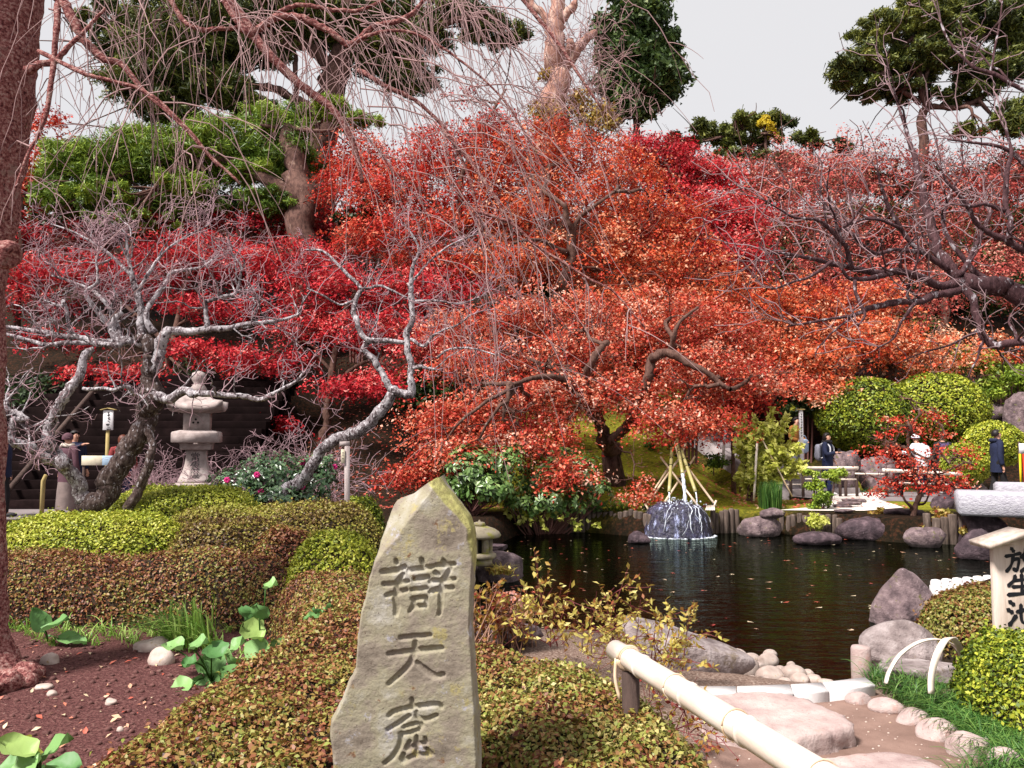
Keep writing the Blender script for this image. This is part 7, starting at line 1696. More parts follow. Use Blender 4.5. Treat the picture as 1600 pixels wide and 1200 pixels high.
    if hat:
        Vd, Fd = ico(3); kind, hm = hat
        hv = Vd * np.array([.112, .122, .118]) + np.array([0, 0, 1.632]); okh = (Vd[:, 2] > (-0.12 if kind == 'cap' else -0.3)) & ~((Vd[:, 1] > .5) & (Vd[:, 2] < .25))
        gh = Geo().add(np.array([L2(p) for p in hv]), Fd[okh[Fd].all(1)])
        if kind == 'cap':
            q = np.array([L2((x_, .115 + .07 * (1 - (x_ / .1) ** 2), 1.66)) for x_ in np.linspace(-.09, .09, 7)]); q0_ = np.array([L2((x_, .075, 1.675)) for x_ in np.linspace(-.09, .09, 7)])
            ii = np.arange(6); gh.add(np.vstack([q, q0_]), np.stack([ii, ii + 1, ii + 8, ii + 7], -1))
        gh.build('cap' if kind == 'cap' else 'knit_hat', hm, root, True)
        if kind == 'cap':
            tq = np.linspace(0, 2 * math.pi, 20); Geo().add(*tube([L2((.113 * math.cos(t), .122 * math.sin(t), 1.63)) for t in tq], .012 * s, 5)).build('cap_band', M_PURPLEC, root)
    if scarf is not None:
        tq = np.linspace(0, 2 * math.pi, 18); Geo().add(*tube([L2((.105 * math.cos(t), .10 * math.sin(t), 1.475 + .015 * math.sin(3 * t))) for t in tq], .045 * s, 8)).build('scarf', scarf, root, True)
    return L2, s

def bag(name, label, L2, s, c, size, mat, straps=True, bev=0.25, cat='bag', strapm=None, z0=1.40):
    V, F = ico(3); V = np.sign(V) * np.abs(V) ** 0.55 * np.array(size) / 2
    root = empty(name, L2(c), label, cat)
    Geo().add(np.array([L2(np.asarray(c) + v_) for v_ in V]), F).build('bag_body', mat, root, True)
    pk = V.copy() * np.array([.7, .45, .4]); Geo().add(np.array([L2(np.asarray(c) + v_ + np.array([0, -size[1] * .38 if c[1] < 0 else size[1] * .1, -size[2] * .18])) for v_ in pk]), F).build('pocket', mat, root, True)
    if straps:
        for sx in (1, -1):
            q = smooth_path([(sx * .09, c[1] + size[1] * .4, c[2] + size[2] * .45), (sx * .12, -.02, z0 + .045), (sx * .125, .125, z0 - .07), (sx * .14, .10, 1.12), (sx * .13, -.13, 1.02)], 16)
            Geo().add(*tube([L2(p) for p in q], .02 * s, 6)).build('strap', strapm or mat, root, True)
    else:
        q = [np.asarray(c) + np.array([size[0] * .3 * math.cos(t), 0, size[2] * .5 + .10 * math.sin(t)]) for t in np.linspace(0, math.pi, 10)]
        Geo().add(*tube([L2(p) for p in q], .012 * s, 6)).build('handle', mat, root, True)

def at(px, d, z=0.0): return (P(px, 685, d)[0], d, z)
L2, s = person('woman in a long navy coat with a grey backpack, looking at her phone', at(1292, 22.9), 1.68, (0.75, -0.65), M_NAVY, M_NAVYT, M_HAIR, hands=((0.20, 0.33, 1.18), (-0.22, 0.10, 0.95)), hem=0.45, hair='long', shoe=M_WSHOE, scarf=M_BLACKC)
bag('backpack', 'grey backpack on the back of the woman in the long navy coat', L2, s, (0, -0.235, 1.18), (.30, .17, .46), M_GREYC, strapm=M_WHITEC)
ph = L2((0.20, 0.40, 1.22)); tag(Geo().add(*box(ph[0], ph[1], ph[2], .07, .012, .14, .003)).build('phone', M_BLACKC), 'dark phone held up by the woman in navy', 'phone')
person('dark-haired man in a hooded navy coat walking to the right at the right edge', at(1557, 20.2), 1.74, (1, -0.12), M_NAVY, M_BLACKC, M_HAIR, hands=((0.24, 0.02, 0.80), (-0.22, 0.10, 0.82)), hem=0.72, hood=True, stride=.14)
L2, s = person('person in white with a white cap and navy trousers, bending behind the small red maple', at(1440, 23.2), 1.66, (-0.35, 0.95), M_WHITEC, M_NAVYT, M_HAIR, hands=((0.25, 0.3, 1.05), (-0.36, 0.30, 1.20)), lean=0.3, hat=('cap', M_WHITEC))
bag('backpack', 'white backpack on the person with the white cap', L2, s, (0, -0.22, 1.20), (.32, .17, .44), M_WHITEC)
L2, s = person('dark-haired person with a purple rucksack beside the one in white', at(1474, 23.5), 1.68, (0.2, 1), M_BLACKC, M_BLACKC, M_HAIR, lean=0.1, shoe=M_WSHOE)
bag('backpack', 'purple rucksack on the dark-haired person behind the red maple', L2, s, (0, -0.22, 1.22), (.30, .16, .42), M_PURPLEC)
person('person with a ruddy face and dark hair coming down the paved stairs', at(1207, 27.2, 1.25), 1.66, (0.5, -0.85), M_REDC, M_BLACKC, M_HAIR)
L2, s = person('man in a brown jacket with a pale blue bag behind the white name post', at(1241, 24.9, 0.45), 1.72, (0.55, -0.83), M_BROWNC, M_GREYC, M_HAIR, hands=((0.16, 0.28, 1.02), (-0.16, 0.28, 1.02)), lean=0.12)
bag('shoulder_bag', 'pale blue bag held in front of the man in the brown jacket', L2, s, (0, 0.30, 0.86), (.42, .16, .42), M_BLUEB, straps=False)
person('person seen from behind in a plum knit hat and cream scarf below the dark stairs', at(106, 17.1), 1.62, (0.3, 0.95), M_PLUMC, M_BEIGEC, M_HAIR, hat=('knit', M_PLUMC), scarf=M_CREAMC, skirt=True, hem=.7)
person('person in dark navy pointing to the right with an outstretched arm', at(117, 17.9), 1.70, (0.85, -0.5), M_NAVY, M_BLACKC, M_HAIR, hands=((0.14, 0.53, 1.42), (-0.26, .06, .83)))
L2, s = person('auburn-haired person in dark red, half hidden by the twisted trunk', at(192, 17.2), 1.60, (-0.5, 0.8), M_REDC, M_NAVYT, M_HAIRR, hair='long')
bag('handbag', 'bright pink bag hanging beside the auburn-haired person', L2, s, (-0.24, 0.02, 0.74), (.28, .12, .34), M_PINKB, straps=False)
L2, s = person('person in a navy jacket mostly hidden behind the cherry trunk', at(8, 16.6), 1.66, (0.9, 0.3), M_NAVY, M_BLACKC, M_HAIR)
bag('shoulder_bag', 'grey bag at the hip of the person behind the cherry trunk', L2, s, (-0.1, -0.22, 0.92), (.3, .12, .32), M_GREYC, straps=False)
# ------------------------------------------------------------------ small plants, grasses, fish, floating leaves, soil litter
m_blade = mat_leaf('grass_blade', [(0, (0.04, 0.11, 0.012)), (.5, (0.18, 0.34, 0.04)), (1, (0.50, 0.64, 0.18))], 0.35)
m_mondo = mat_leaf('mondo_blade', [(0, (0.012, 0.045, 0.010)), (.5, (0.05, 0.14, 0.022)), (1, (0.20, 0.33, 0.07))], 0.25)
m_broad = mat_leaf('broad_leaf', [(0, (0.03, 0.10, 0.03)), (.5, (0.10, 0.24, 0.07)), (.8, (0.24, 0.42, 0.14)), (1, (0.50, 0.46, 0.08))], 0.2, 0.5, 0.35)
m_rhodo = mat_leaf('rhododendron_leaf', [(0, (0.02, 0.05, 0.012)), (.5, (0.10, 0.19, 0.04)), (1, (0.26, 0.36, 0.12))], 0.12, 0.35, 0.6)
m_camel = mat_leaf('camellia_leaf', [(0, (0.008, 0.03, 0.012)), (.5, (0.05, 0.12, 0.04)), (1, (0.20, 0.30, 0.14))], 0.08, 0.28, 0.8)
m_lime = mat_leaf('lime_leaf', [(0, (0.16, 0.22, 0.015)), (.5, (0.46, 0.50, 0.06)), (1, (0.70, 0.68, 0.20))], 0.4)
m_spray = mat_leaf('autumn_spray_leaf', [(0, (0.22, 0.03, 0.02)), (.3, (0.36, 0.20, 0.04)), (.65, (0.44, 0.38, 0.08)), (1, (0.58, 0.50, 0.18))], 0.3)
m_stalk = mat_plain('dry_stalk', (0.36, 0.20, 0.14), 0.8); m_redstem = mat_plain('red_stem', (0.20, 0.045, 0.05), 0.7)
m_flower = mat_plain('pink_flower', (0.72, 0.03, 0.22), 0.6)

def blades(tufts, seed, seg=6):
    """tufts: rows (x, y, z, count, length, lean x, lean y, spread, width). One mesh of arching blades."""
    r = np.random.default_rng(seed); Vs, Fs, T = [], [], []; n0 = 0
    for x, y, z, n, L, lx, ly, spd, w in tufts:
        for _ in range(int(n)):
            a = r.uniform(0, 2 * math.pi); l = L * r.uniform(.5, 1.2)
            hx, hy = lx + spd * math.cos(a), ly + spd * math.sin(a); t = np.linspace(0, 1, seg)
            up = l * (1 - 0.35 * min(1, math.hypot(hx, hy)))
            c = np.stack([x + r.normal(0, .02) + hx * l * t ** 1.3, y + r.normal(0, .02) + hy * l * t ** 1.3, z + up * (1.9 * t - 1.15 * t ** 2) * .8 + r.normal(0, .01)], 1)
            tw_ = np.array([-hy, hx, 0]) + r.normal(0, .15, 3); wv = unit(tw_)[None] * (w * (1 - t ** 1.6) + .0006)[:, None]
            Vs.append(np.concatenate([c - wv, c + wv])); i = np.arange(seg - 1) + n0
            Fs.append(np.stack([i, i + 1, i + seg + 1, i + seg], -1)); n0 += 2 * seg; T.append(np.full(seg - 1, r.normal(.55, .22)))
    return np.concatenate(Vs), np.concatenate(Fs), np.clip(np.concatenate(T), 0, 1)
def tuft(name, label, tufts, seed, mat=m_blade, kind=None, cat='grass', group=None):
    V, F, T = blades(tufts, seed)
    o = link(name, mesh_np(name, V, [F], T, True), mat, None, kind)
    return tag(o, label, cat, group)

def gp(px, py, z): return tuple(G(px, py, z))
tf = []
for k in range(10): x, y, z = gp(262 + k * 8, 1008 + (k % 3) * 5, 0.13); tf.append((x, y, z, 17, .50, -.42, -.1, .45, .0055))
tuft('lily_turf', 'large arching tuft of light green grass blades against the brown hedge', tf, 1)
tf = []
for k in range(10): x, y, z = gp(8 + k * 6, 972 + (k % 3) * 8, 0.13); tf.append((x, y, z, 12, .20, .1, -.1, .5, .0035))
tuft('lily_turf', 'short bright grass tuft right at the cherry trunk', tf, 2)
tf = []
for k in range(16): x, y, z = gp(110 + k * 9, 985 + (k % 4) * 6, 0.13); tf.append((x, y, z, 7, .15, .05, -.1, .7, .0032))
tuft('lily_turf', 'sparse low grass along the foot of the dark hedge', tf, 3)
tf = []
for k in range(8): x, y, z = gp(348 + k * 9, 1022 + (k % 3) * 10, 0.13); tf.append((x, y, z, 9, .13, .0, -.1, .8, .004))
tuft('lily_turf', 'small fresh green tuft between the broad-leaved plants', tf, 4)
r = np.random.default_rng(6)
tf = []
for _ in range(420):
    px, py = r.uniform(1362, 1640), r.uniform(1046, 1210)
    lo = 1062 + (px - 1362) * 0.60; hi = 1040 + (px - 1362) * .44
    if py > lo + 4 or py < hi - 8: continue
    x, y, z = gp(px, py, 0.03); tf.append((x, y, z - .03, 26, .21, -.12, -.25, .75, .0026))
for _ in range(60):
    x, y, z = gp(r.uniform(1500, 1640), r.uniform(1110, 1230), 0.03); tf.append((x, y, z - .03, 28, .23, -.12, -.25, .75, .0028))
tuft('mondo_grass', 'dark green tufted grass behind the pale edging stones', tf, 5, m_mondo, 'stuff')
tf = []
for k in range(40): p = P(r.uniform(1188, 1219), 800, 18.6 + r.normal(0, .18)); tf.append((p[0], p[1], -.05, 22, .92, 0, 0, .10, .006))
tuft('rush_clump', 'dense upright clump of dark green rushes beside the white stake', tf, 7, m_mondo, None, 'rushes')
tf = []
for px in range(930, 1015, 9): p = P(px + r.normal(0, 4), 800, 18.2 + r.normal(0, .2)); tf.append((p[0], p[1], -.05, 26, .55, -.1, -.35, .6, .006))
tuft('sedge', 'dark arching sedge hanging over the logs left of the fountain', tf, 8, m_mondo, None, 'sedge')
for lb, px, py, d, s_ in (('fresh green fern tuft on the mossy slope left of the fountain', 1030, 728, 20.5, 9), ('dark grass tuft under the salmon maple on the mossy slope', 1020, 680, 23, 10), ('grass tuft under the big round hedge behind the woman', 1360, 704, 23.8, 12)):
    p = P(px, py, d); z = Hs(p[0], d); tuft('fern', lb, [(p[0] + r.normal(0, .2), d + r.normal(0, .15), z, 22, .42, 0, -.2, .7, .012) for _ in range(5)], s_, m_mondo, None, 'fern', 'ferns on the far bank')

def broad(base, tip, w, up=(0, -.3, 1), lobed=0.0, cup=.18, seed=0):
    """One large leaf from stalk end to tip; a curved 7 x 5 grid with a heart-shaped or lobed outline."""
    base, tip = np.asarray(base, float), np.asarray(tip, float); ax = tip - base; L = np.linalg.norm(ax); ax /= L
    sd = unit(np.cross(ax, up)); n_ = np.cross(sd, ax)
    t = np.linspace(0, 1, 9); prof = np.sin(np.pi * t ** 0.75) ** .8 * (1 + lobed * np.sin(t * 21 + seed)); prof[0] = .06; prof[-1] = 0
    rows = []
    for a_, p_ in zip(t, prof):
        for q in np.linspace(-1, 1, 5):
            rows.append(base + ax * L * (a_ - .10 * abs(q) * (a_ < .3)) + sd * q * p_ * w / 2 + n_ * (cup * w * (abs(q) ** 1.5) - .14 * L * (a_ - .35) ** 2 + .012 * math.sin(9 * a_ + 4 * q + seed)))
    i = np.arange(8)[:, None] * 5; j = np.arange(4)[None]
    return np.array(rows), np.stack([i + j, i + j + 1, i + 6 + j, i + 5 + j], -1).reshape(-1, 4)
def broad_plant(label, root_px, z0, leaves, d, lobed=0.0, group='broad-leaved plants round the bare soil', name='broad_leaved_plant', hgt=.14):
    b = np.array(gp(*root_px, z0)); root = empty(name, b, label, 'plant', group)
    for k, (bx, by, tx, ty, w, tint) in enumerate(leaves):
        dd = b[1] + d * (k % 3 - 1); A, B = P(bx, by, dd), P(tx, ty, dd - .05 + .04 * (k % 2))
        V, F = broad(A, B, 1.25 * w * dd / FPX, lobed=lobed, seed=k)
        link('leaf', mesh_np('leaf', V, [F], np.full(len(F), tint), True), m_broad, root)
        link('stalk', Geo().add(*tube(smooth_path([b + (0, 0, -.02), (b + A) / 2 + (0, 0, .02), A], 6), .005, 5)).mesh('stalk', True), m_blade, root)
broad_plant('broad glossy leaves at the bottom left corner, one of them yellow', (62, 1215), .16, [(62, 1185, 14, 1215, 44, .75), (64, 1188, 112, 1150, 36, .7), (76, 1200, 128, 1212, 44, .5), (50, 1180, -6, 1158, 40, .85), (56, 1180, 32, 1152, 26, 1.0), (50, 1195, -10, 1206, 44, .6), (70, 1205, 74, 1240, 40, .55)], .12)
broad_plant('two-leaved coltsfoot-like plant nearest the cherry trunk', (76, 1005), .13, [(70, 985, 108, 966, 28, .6), (66, 985, 50, 950, 26, .55), (88, 1005, 62, 1020, 34, .5), (92, 998, 136, 1004, 24, .65)], .1, .05)
broad_plant('lobed green leaves creeping along the right end of the bare soil', (330, 1060), .14, [(300, 1070, 262, 1085, 34, .8), (345, 1050, 372, 1066, 34, .6), (360, 1040, 352, 1018, 30, .75), (325, 1075, 264, 1092, 32, .65), (318, 1058, 322, 1090, 38, .6), (315, 1030, 342, 1058, 46, .62), (330, 1012, 346, 1030, 36, .45), (300, 1012, 326, 1002, 30, .7), (262, 1008, 286, 1014, 28, .75), (306, 1035, 284, 1040, 26, .4), (345, 1075, 318, 1062, 28, .7)], .1, .08)
broad_plant('large pale lobed leaves against the brown hedge left of the slab', (408, 1045), .16, [(418, 1005, 392, 1048, 46, .75), (425, 1005, 446, 1036, 36, .7), (395, 985, 412, 960, 24, .6), (380, 980, 410, 1000, 42, .85), (385, 972, 378, 950, 34, .45), (382, 1000, 358, 1020, 26, .7), (405, 968, 400, 945, 28, .55), (415, 918, 434, 912, 26, .8), (418, 1045, 432, 1060, 24, .5)], .1, .08)
broad_plant('little green seedling poking out of the clipped hedge', (497, 968), .60, [(497, 962, 474, 966, 12, .6), (498, 962, 488, 950, 12, .5), (499, 962, 518, 944, 13, .65)], .05, 0)
broad_plant('dark round leaves between the round shrub and the slab', (612, 862), .3, [(600, 850, 585, 838, 24, .3), (612, 850, 630, 838, 24, .35), (606, 860, 592, 872, 22, .8), (618, 858, 634, 868, 22, .4), (604, 842, 612, 826, 22, .25)], .12, 0)

# stems with leaves: saplings and sprays
def spray_plant(name, label, base, tips, leaf, lsize, stem, n_per, seed, cat='shrub', group=None, tint=(.55, .25), spread=.05, side=6, shape=LEAF4, stem_r=.004, sideL=.3):
    r = np.random.default_rng(seed); base = np.asarray(base, float)
    root = empty(name, base, label, cat, group); g = Geo(); pos, nrm, up = [], [], []
    for tp in tips:
        tp = np.asarray(tp, float); s = base + r.normal(0, spread, 3) * [1, 1, 0]
        q = smooth_path([s, s * .5 + tp * .5 + r.normal(0, .05, 3) * np.linalg.norm(tp - s) + (0, 0, .05), tp], 12); g.add(*tube(q, np.linspace(stem_r, .0014, 12) , 4, False))
        paths = [q]
        for _ in range(side):
            i = r.integers(3, 11); d_ = unit(unit(q[i] - q[i - 1]) + r.normal(0, .7, 3)); l_ = np.linalg.norm(tp - s) * sideL * r.uniform(.4, 1.1)
            t = np.linspace(0, 1, 6)[:, None]; p2 = q[i] + d_ * l_ * t + np.array([0, 0, .12]) * l_ * t ** 2; g.add(*tube(p2, np.linspace(stem_r * .6, .0012, 6), 3, False)); paths.append(p2)
        for pth in paths:
            m = max(3, int(n_per * len(pth) / 12)); i = np.clip((len(pth) - 1) * r.beta(2.2, 1.2, m), 0, len(pth) - 1.01); k = i.astype(int); f = (i - k)[:, None]
            pp_ = pth[k] * (1 - f) + pth[k + 1] * f; ax = unit(pth[k + 1] - pth[k]); o_ = unit(r.normal(size=(m, 3)) + ax * .6)
            pos.append(pp_ + o_ * lsize * .45); up.append(o_); nrm.append(unit(np.cross(o_, r.normal(size=(m, 3))) + np.array([0, -.2, .7])))
    g.build('stems', stem, root, True)
    pos = np.concatenate(pos)
    link('foliage', leaf_mesh('foliage', pos, np.concatenate(nrm), lsize * r.uniform(.7, 1.3, len(pos)), r.normal(tint[0], tint[1], len(pos)), shape, .25, r, np.concatenate(up)), leaf, root, kind='stuff')
    return root
SH = 'loose autumn shrubs between hedge and pond'
def tips(L): return [P(*t) for t in L]
spray_plant('loose_shrub', 'leafy yellow green shrub with upright shoots, left of the bamboo rail end', gp(868, 1010, .1), tips([(848, 900, 5.1), (838, 925, 5.0), (872, 935, 5.2), (905, 960, 5.1), (820, 965, 5.0), (880, 975, 4.9), (800, 985, 5.0), (920, 985, 5.0), (850, 960, 4.8)]), m_spray, .046, m_redstem, 13, 1, 'shrub', SH, shape=LEAF5, side=5)
spray_plant('loose_shrub', 'tall thin shrub with pale leaf tips in front of the red carp', gp(960, 1020, .1), tips([(985, 912, 5.2), (960, 935, 5.1), (935, 955, 5.2), (1008, 945, 5.1), (930, 935, 5.0), (975, 965, 5.0), (945, 985, 4.9), (905, 990, 4.9)]), m_spray, .044, m_redstem, 12, 2, 'shrub', SH, shape=LEAF5, side=5)
spray_plant('loose_shrub', 'spreading yellowish shrub over the flat boulder behind the rail', gp(1035, 1040, .1), tips([(1085, 952, 5.2), (1052, 955, 5.1), (1025, 960, 5.1), (1118, 985, 5.2), (1070, 985, 5.0), (1100, 1010, 5.0), (1020, 990, 4.9), (1050, 1005, 4.8), (1080, 1030, 4.8)]), m_spray, .042, m_redstem, 12, 3, 'shrub', SH, shape=LEAF5, side=5)
r = np.random.default_rng(12)
for lb, px, d_, tl, sd_, mt in (('dry reddish stalks standing right beside the carved slab', 752, 6.0, [(r.uniform(738, 800), r.uniform(905, 975), 6.0) for _ in range(26)], 4, m_stalk), ('dry pinkish dead stems below the little pond lantern', 795, 6.2, [(r.uniform(770, 835), r.uniform(915, 985), 6.2) for _ in range(22)], 5, m_stalk)):
    b_ = P(px, 1010, d_); b_[2] = 0.0
    spray_plant('dry_stalks', lb, b_, tips(tl), m_spray, .05, mt, 2, sd_, 'dry plant', 'dry stalks by the pond', (.25, .2), .10, 2, stem_r=.005)
ax_ = P(800, 960, 6.1)
root = empty('faded_hydrangea', ax_, 'faded pink and yellow flower heads between the slab and the pond', 'plant')
r = np.random.default_rng(14)
Vq, Fq = [], []
pos, nrm, tint = [], [], []
for px, py, w, t0 in ((800, 945, 20, .15), (782, 938, 13, .02), (818, 955, 16, .85), (806, 968, 14, .2), (824, 942, 12, .95)):
    c = P(px, py, 6.1); u = unit(r.normal(size=(150, 3))); pos.append(c + u * w * 6.1 / FPX); nrm.append(u); tint.append(r.normal(t0, .1, 150))
g = Geo()
for px in (795, 806, 818): g.add(*tube([P(px, 1010, 6.15), P(px, 955, 6.1)], .004, 5))
g.build('stems', m_stalk, root)
link('flower_heads', leaf_mesh('flower_heads', np.concatenate(pos), np.concatenate(nrm), .03, np.concatenate(tint), LEAF4, .5, r), mat_leaf('faded_petal', [(0, (.5, .14, .05)), (.25, (.56, .32, .30)), (.7, (.5, .36, .2)), (1, (.6, .52, .08))]), root, kind='stuff')
c = gp(775, 905, -.1); tuft('yellow_grass', 'yellow orange withered grass on the rock of the little lantern', [(P(770 + k * 6, 893, 11.5)[0], 11.5, P(770, 897, 11.5)[2], 16, .26, .05, -.2, .7, .008) for k in range(5)], 21, m_spray, None, 'grass')

# camellia and rhododendrons
def whorl_bush(name, label, blobs, n_whorl, per, L, mat, seed, flowers=0, lshape=LEAF5, stemr=.02):
    r = np.random.default_rng(seed)
    c0 = P(*blobs[0][:2], blobs[0][4]); base = (c0[0], c0[1] + .1, Hs(c0[0], c0[1])); root = empty(name, base, label, 'shrub')
    A = np.array([b[2] * b[3] for b in blobs], float); cnt = np.maximum(5, (n_whorl * A / A.sum()).astype(int))
    pos, nrm, up, tint = [], [], [], []; g = Geo(); fl = []
    for (px, py, w, h, d), c in zip(blobs, cnt):
        ctr = P(px, py, d); R = np.array([w, (w + h) * .4, h]) * d / FPX / 2
        u = unit(r.normal(size=(c, 3)) + np.array([0, -.35, .25])); wc = ctr + u * R * r.uniform(.55, 1.02, (c, 1))
        for k in range(min(c, 14)): g.add(*tube(smooth_path([np.array(base) + r.normal(0, .05, 3), (np.array(base) + wc[k]) / 2 + r.normal(0, .08, 3), wc[k]], 7), np.linspace(stemr, .006, 7), 4, False))
        for q in range(per):
            a = q * 2 * math.pi / per + r.uniform(0, .6, c)
            e1 = unit(np.cross(u, r.normal(size=3))); e2 = np.cross(u, e1)
            o_ = unit(np.cos(a)[:, None] * e1 + np.sin(a)[:, None] * e2 + u * r.uniform(-.2, .5, (c, 1)))
            pos.append(wc + o_ * L * .5); up.append(o_); nrm.append(u + np.array([0, 0, .3])); tint.append(r.normal(.5, .22, c) + .15 * u[:, 2])
        if flowers:
            k = r.choice(c, min(c, flowers), replace=False); fl.append(wc[k] + u[k] * L * .3)
    g.build('stems', m_twig_maple, root, True)
    pos = np.concatenate(pos); n = len(pos)
    rr = np.random.default_rng(seed + 1)
    # keep the blade direction tight so whorls read as stars
    nr = unit(np.concatenate(nrm) + rr.normal(0, .2, (n, 3))); ty = np.concatenate(up); ty = unit(ty - nr * (ty * nr).sum(1, keepdims=True)); tx = np.cross(ty, nr)
    T, F = lshape; off = T - np.array([0, .5, 0]); sz = L * rr.uniform(.7, 1.2, n)[:, None, None]
    V = pos[:, None] + sz * (off[None, :, 0, None] * tx[:, None] + off[None, :, 1, None] * ty[:, None] + off[None, :, 2, None] * nr[:, None])
    FF = (F[None] + (np.arange(n) * len(T))[:, None, None]).reshape(-1, F.shape[1])
    link('foliage', mesh_np('foliage', V.reshape(-1, 3), [FF], np.repeat(np.clip(np.concatenate(tint), 0, 1), len(F))), mat, root, kind='stuff')
    if flowers:
        for k, p in enumerate(np.concatenate(fl)[:12]):
            gf = Geo()
            for q in range(6):
                a = q * math.pi / 3; Vd, Fd = ico(1); gf.add(Vd * np.array([.026, .018, .024]) + p + np.array([math.cos(a) * .022, -.03, math.sin(a) * .022]), Fd)
            gf.build('flower', m_flower, root, True)
    return root
whorl_bush('camellia_bush', 'dark glossy camellia with a few pink flowers around the leaning trunk', [(380, 765, 120, 80, 10.9), (430, 745, 130, 80, 10.9), (485, 755, 90, 90, 11.0), (345, 780, 60, 50, 10.8), (440, 780, 160, 50, 10.7), (510, 735, 40, 50, 11.0)], 1100, 5, .075, m_camel, 31, 2)
whorl_bush('rhododendron', 'green rhododendron with star-like leaf clusters right of the slab top', [(735, 740, 100, 90, 16.9), (790, 735, 80, 90, 17.2), (760, 765, 110, 50, 16.8), (710, 765, 60, 40, 16.8)], 330, 8, .15, m_rhodo, 32)
whorl_bush('rhododendron', 'green rhododendron hanging over the logs in the middle of the far bank', [(845, 750, 90, 80, 17.6), (910, 740, 80, 70, 17.9), (870, 785, 130, 40, 17.3), (815, 790, 60, 40, 17.2), (935, 770, 50, 60, 17.8), (870, 715, 70, 40, 18.1)], 380, 8, .14, m_rhodo, 33)
r = np.random.default_rng(41)
spray_plant('loose_shrub', 'yellow leaved twigs trailing over the logs near the pond lantern', P(835, 800, 17.5), tips([(808, 818, 17.2), (830, 815, 17.1), (850, 822, 17.1), (865, 808, 17.2), (795, 810, 17.3), (905, 815, 17.1), (935, 818, 17.2), (785, 800, 17.4), (820, 800, 17.2)]), m_lime, .11, m_twig_maple, 14, 42, 'shrub', None, (.75, .2), .1, 4)
# yellow-green sapling with its stake
tl = [(1160, 665, 19.6), (1180, 650, 19.6), (1205, 645, 19.6), (1225, 660, 19.5), (1240, 680, 19.5), (1175, 690, 19.5), (1200, 700, 19.4), (1222, 705, 19.4), (1185, 670, 19.3), (1210, 672, 19.3), (1245, 705, 19.4), (1262, 722, 19.3), (1165, 700, 19.6), (1195, 725, 19.3), (1250, 722, 19.4), (1145, 650, 19.8), (1180, 712, 19.4)]
spray_plant('sapling', 'yellow green sapling tied to a white stake in front of the paved stairs', P(1172, 782, 19.5), tips(tl), m_lime, .15, m_bk_brown, 40, 43, 'tree', None, (.8, .2), .04, 12, stem_r=.02, sideL=.25)
o = Geo().add(*bamboo(P(1178, 783, 19.2), P(1183, 690, 19.2), .027, .5)).build('support_stake', m_bamboo_pale, None, True); tag(o, 'pale upright stake beside the yellow green sapling', 'stake')
o = Geo().add(*bamboo(P(1238, 776, 19.2), P(1190, 685, 19.3), .018, .4)).build('support_stake', m_bamboo, None, True); tag(o, 'slanting bamboo stake leaning to the yellow green sapling', 'stake')
o = Geo().add(*tube([P(1129, 728, 22), P(1134, 655, 22)], .035, 8)).build('support_stake', m_prop, None, True); tag(o, 'grey stake under the small bright red maple', 'stake')
for lb, px, py, d, blobs, sd_ in (('little cloud-pruned pine left under the fence rail', 1268, 800, 18.6, [(1268, 738, 36, 20, 18.6, 1, .7), (1275, 757, 46, 22, 18.5, 1, .65)], 51), ('little cloud-pruned pine right of the fence middle, with one flat pad', 1290, 800, 18.4, [(1304, 743, 52, 22, 18.5, 1, .7)], 52), ('low dark pine shrub at the edge of the sand', 1282, 805, 18.2, [(1284, 780, 42, 26, 18.2, 1, .4), (1275, 790, 30, 16, 18.2, 1, .5)], 53)):
    b_ = P(px, py, d); root = empty('small_pine', b_, lb, 'shrub', 'small pines by the sand patch'); g = Geo()
    for bl in blobs:
        c = P(bl[0], bl[1], bl[4]); g.add(*tube(smooth_path([(b_[0], b_[1], -.1), (b_ + c) / 2 + (.06, 0, 0), c], 7), np.linspace(.03, .01, 7), 5))
    g.build('trunk', m_bk_pine, root, True)
    pos, nrm, tint, sz, rr = clump_leaves(blobs, 1500, .06, sd_, lobes=120, lobe_r=.4); link('foliage', leaf_mesh('foliage', pos, nrm, sz, tint, LEAF4, .7, rr), m_juni, root, kind='stuff')
for lb, px, py, w, h, d, t0, sd_, mt in (('rusty orange low plant on the bank below the red maple', 1447, 832, 40, 26, 16.2, .5, 61, m_spray), ('golden fern-like plant spilling over the mossy logs', 1470, 812, 44, 34, 16.3, .4, 62, m_spray), ('yellow green leaves among the pale logs', 1272, 818, 44, 26, 16.9, .7, 63, m_lime), ('small orange tuft beside the sand patch', 1376, 802, 34, 16, 17.3, .4, 64, m_spray), ('orange leaved plant at the granite bridge end', 1515, 828, 30, 20, 15.6, .3, 65, m_spray), ('leafy red-flowering low shrub on the moss right of the fountain', 1115, 722, 50, 26, 20.5, .2, 66, m_juni), ('bright little green plant on the moss below the stair kerb', 1156, 748, 22, 26, 20, .8, 67, m_lime)):
    c = P(px, py, d); root = empty('low_plant', (c[0], d, c[2] - h * d / FPX / 2), lb, 'plant', 'low plants on the far bank')
    Geo().add(*tube([(c[0], d, c[2] - h * d / FPX * .8), c], [.02, .008], 5)).build('stem', m_twig_maple, root)
    pos, nrm, tint, sz, rr = clump_leaves([(px, py, w, h, d, 1, t0)], 700, .075, sd_, lobes=130, lobe_r=.45); link('foliage', leaf_mesh('foliage', pos, nrm, sz, tint, LEAF4, .7, rr), mt, root, kind='stuff')
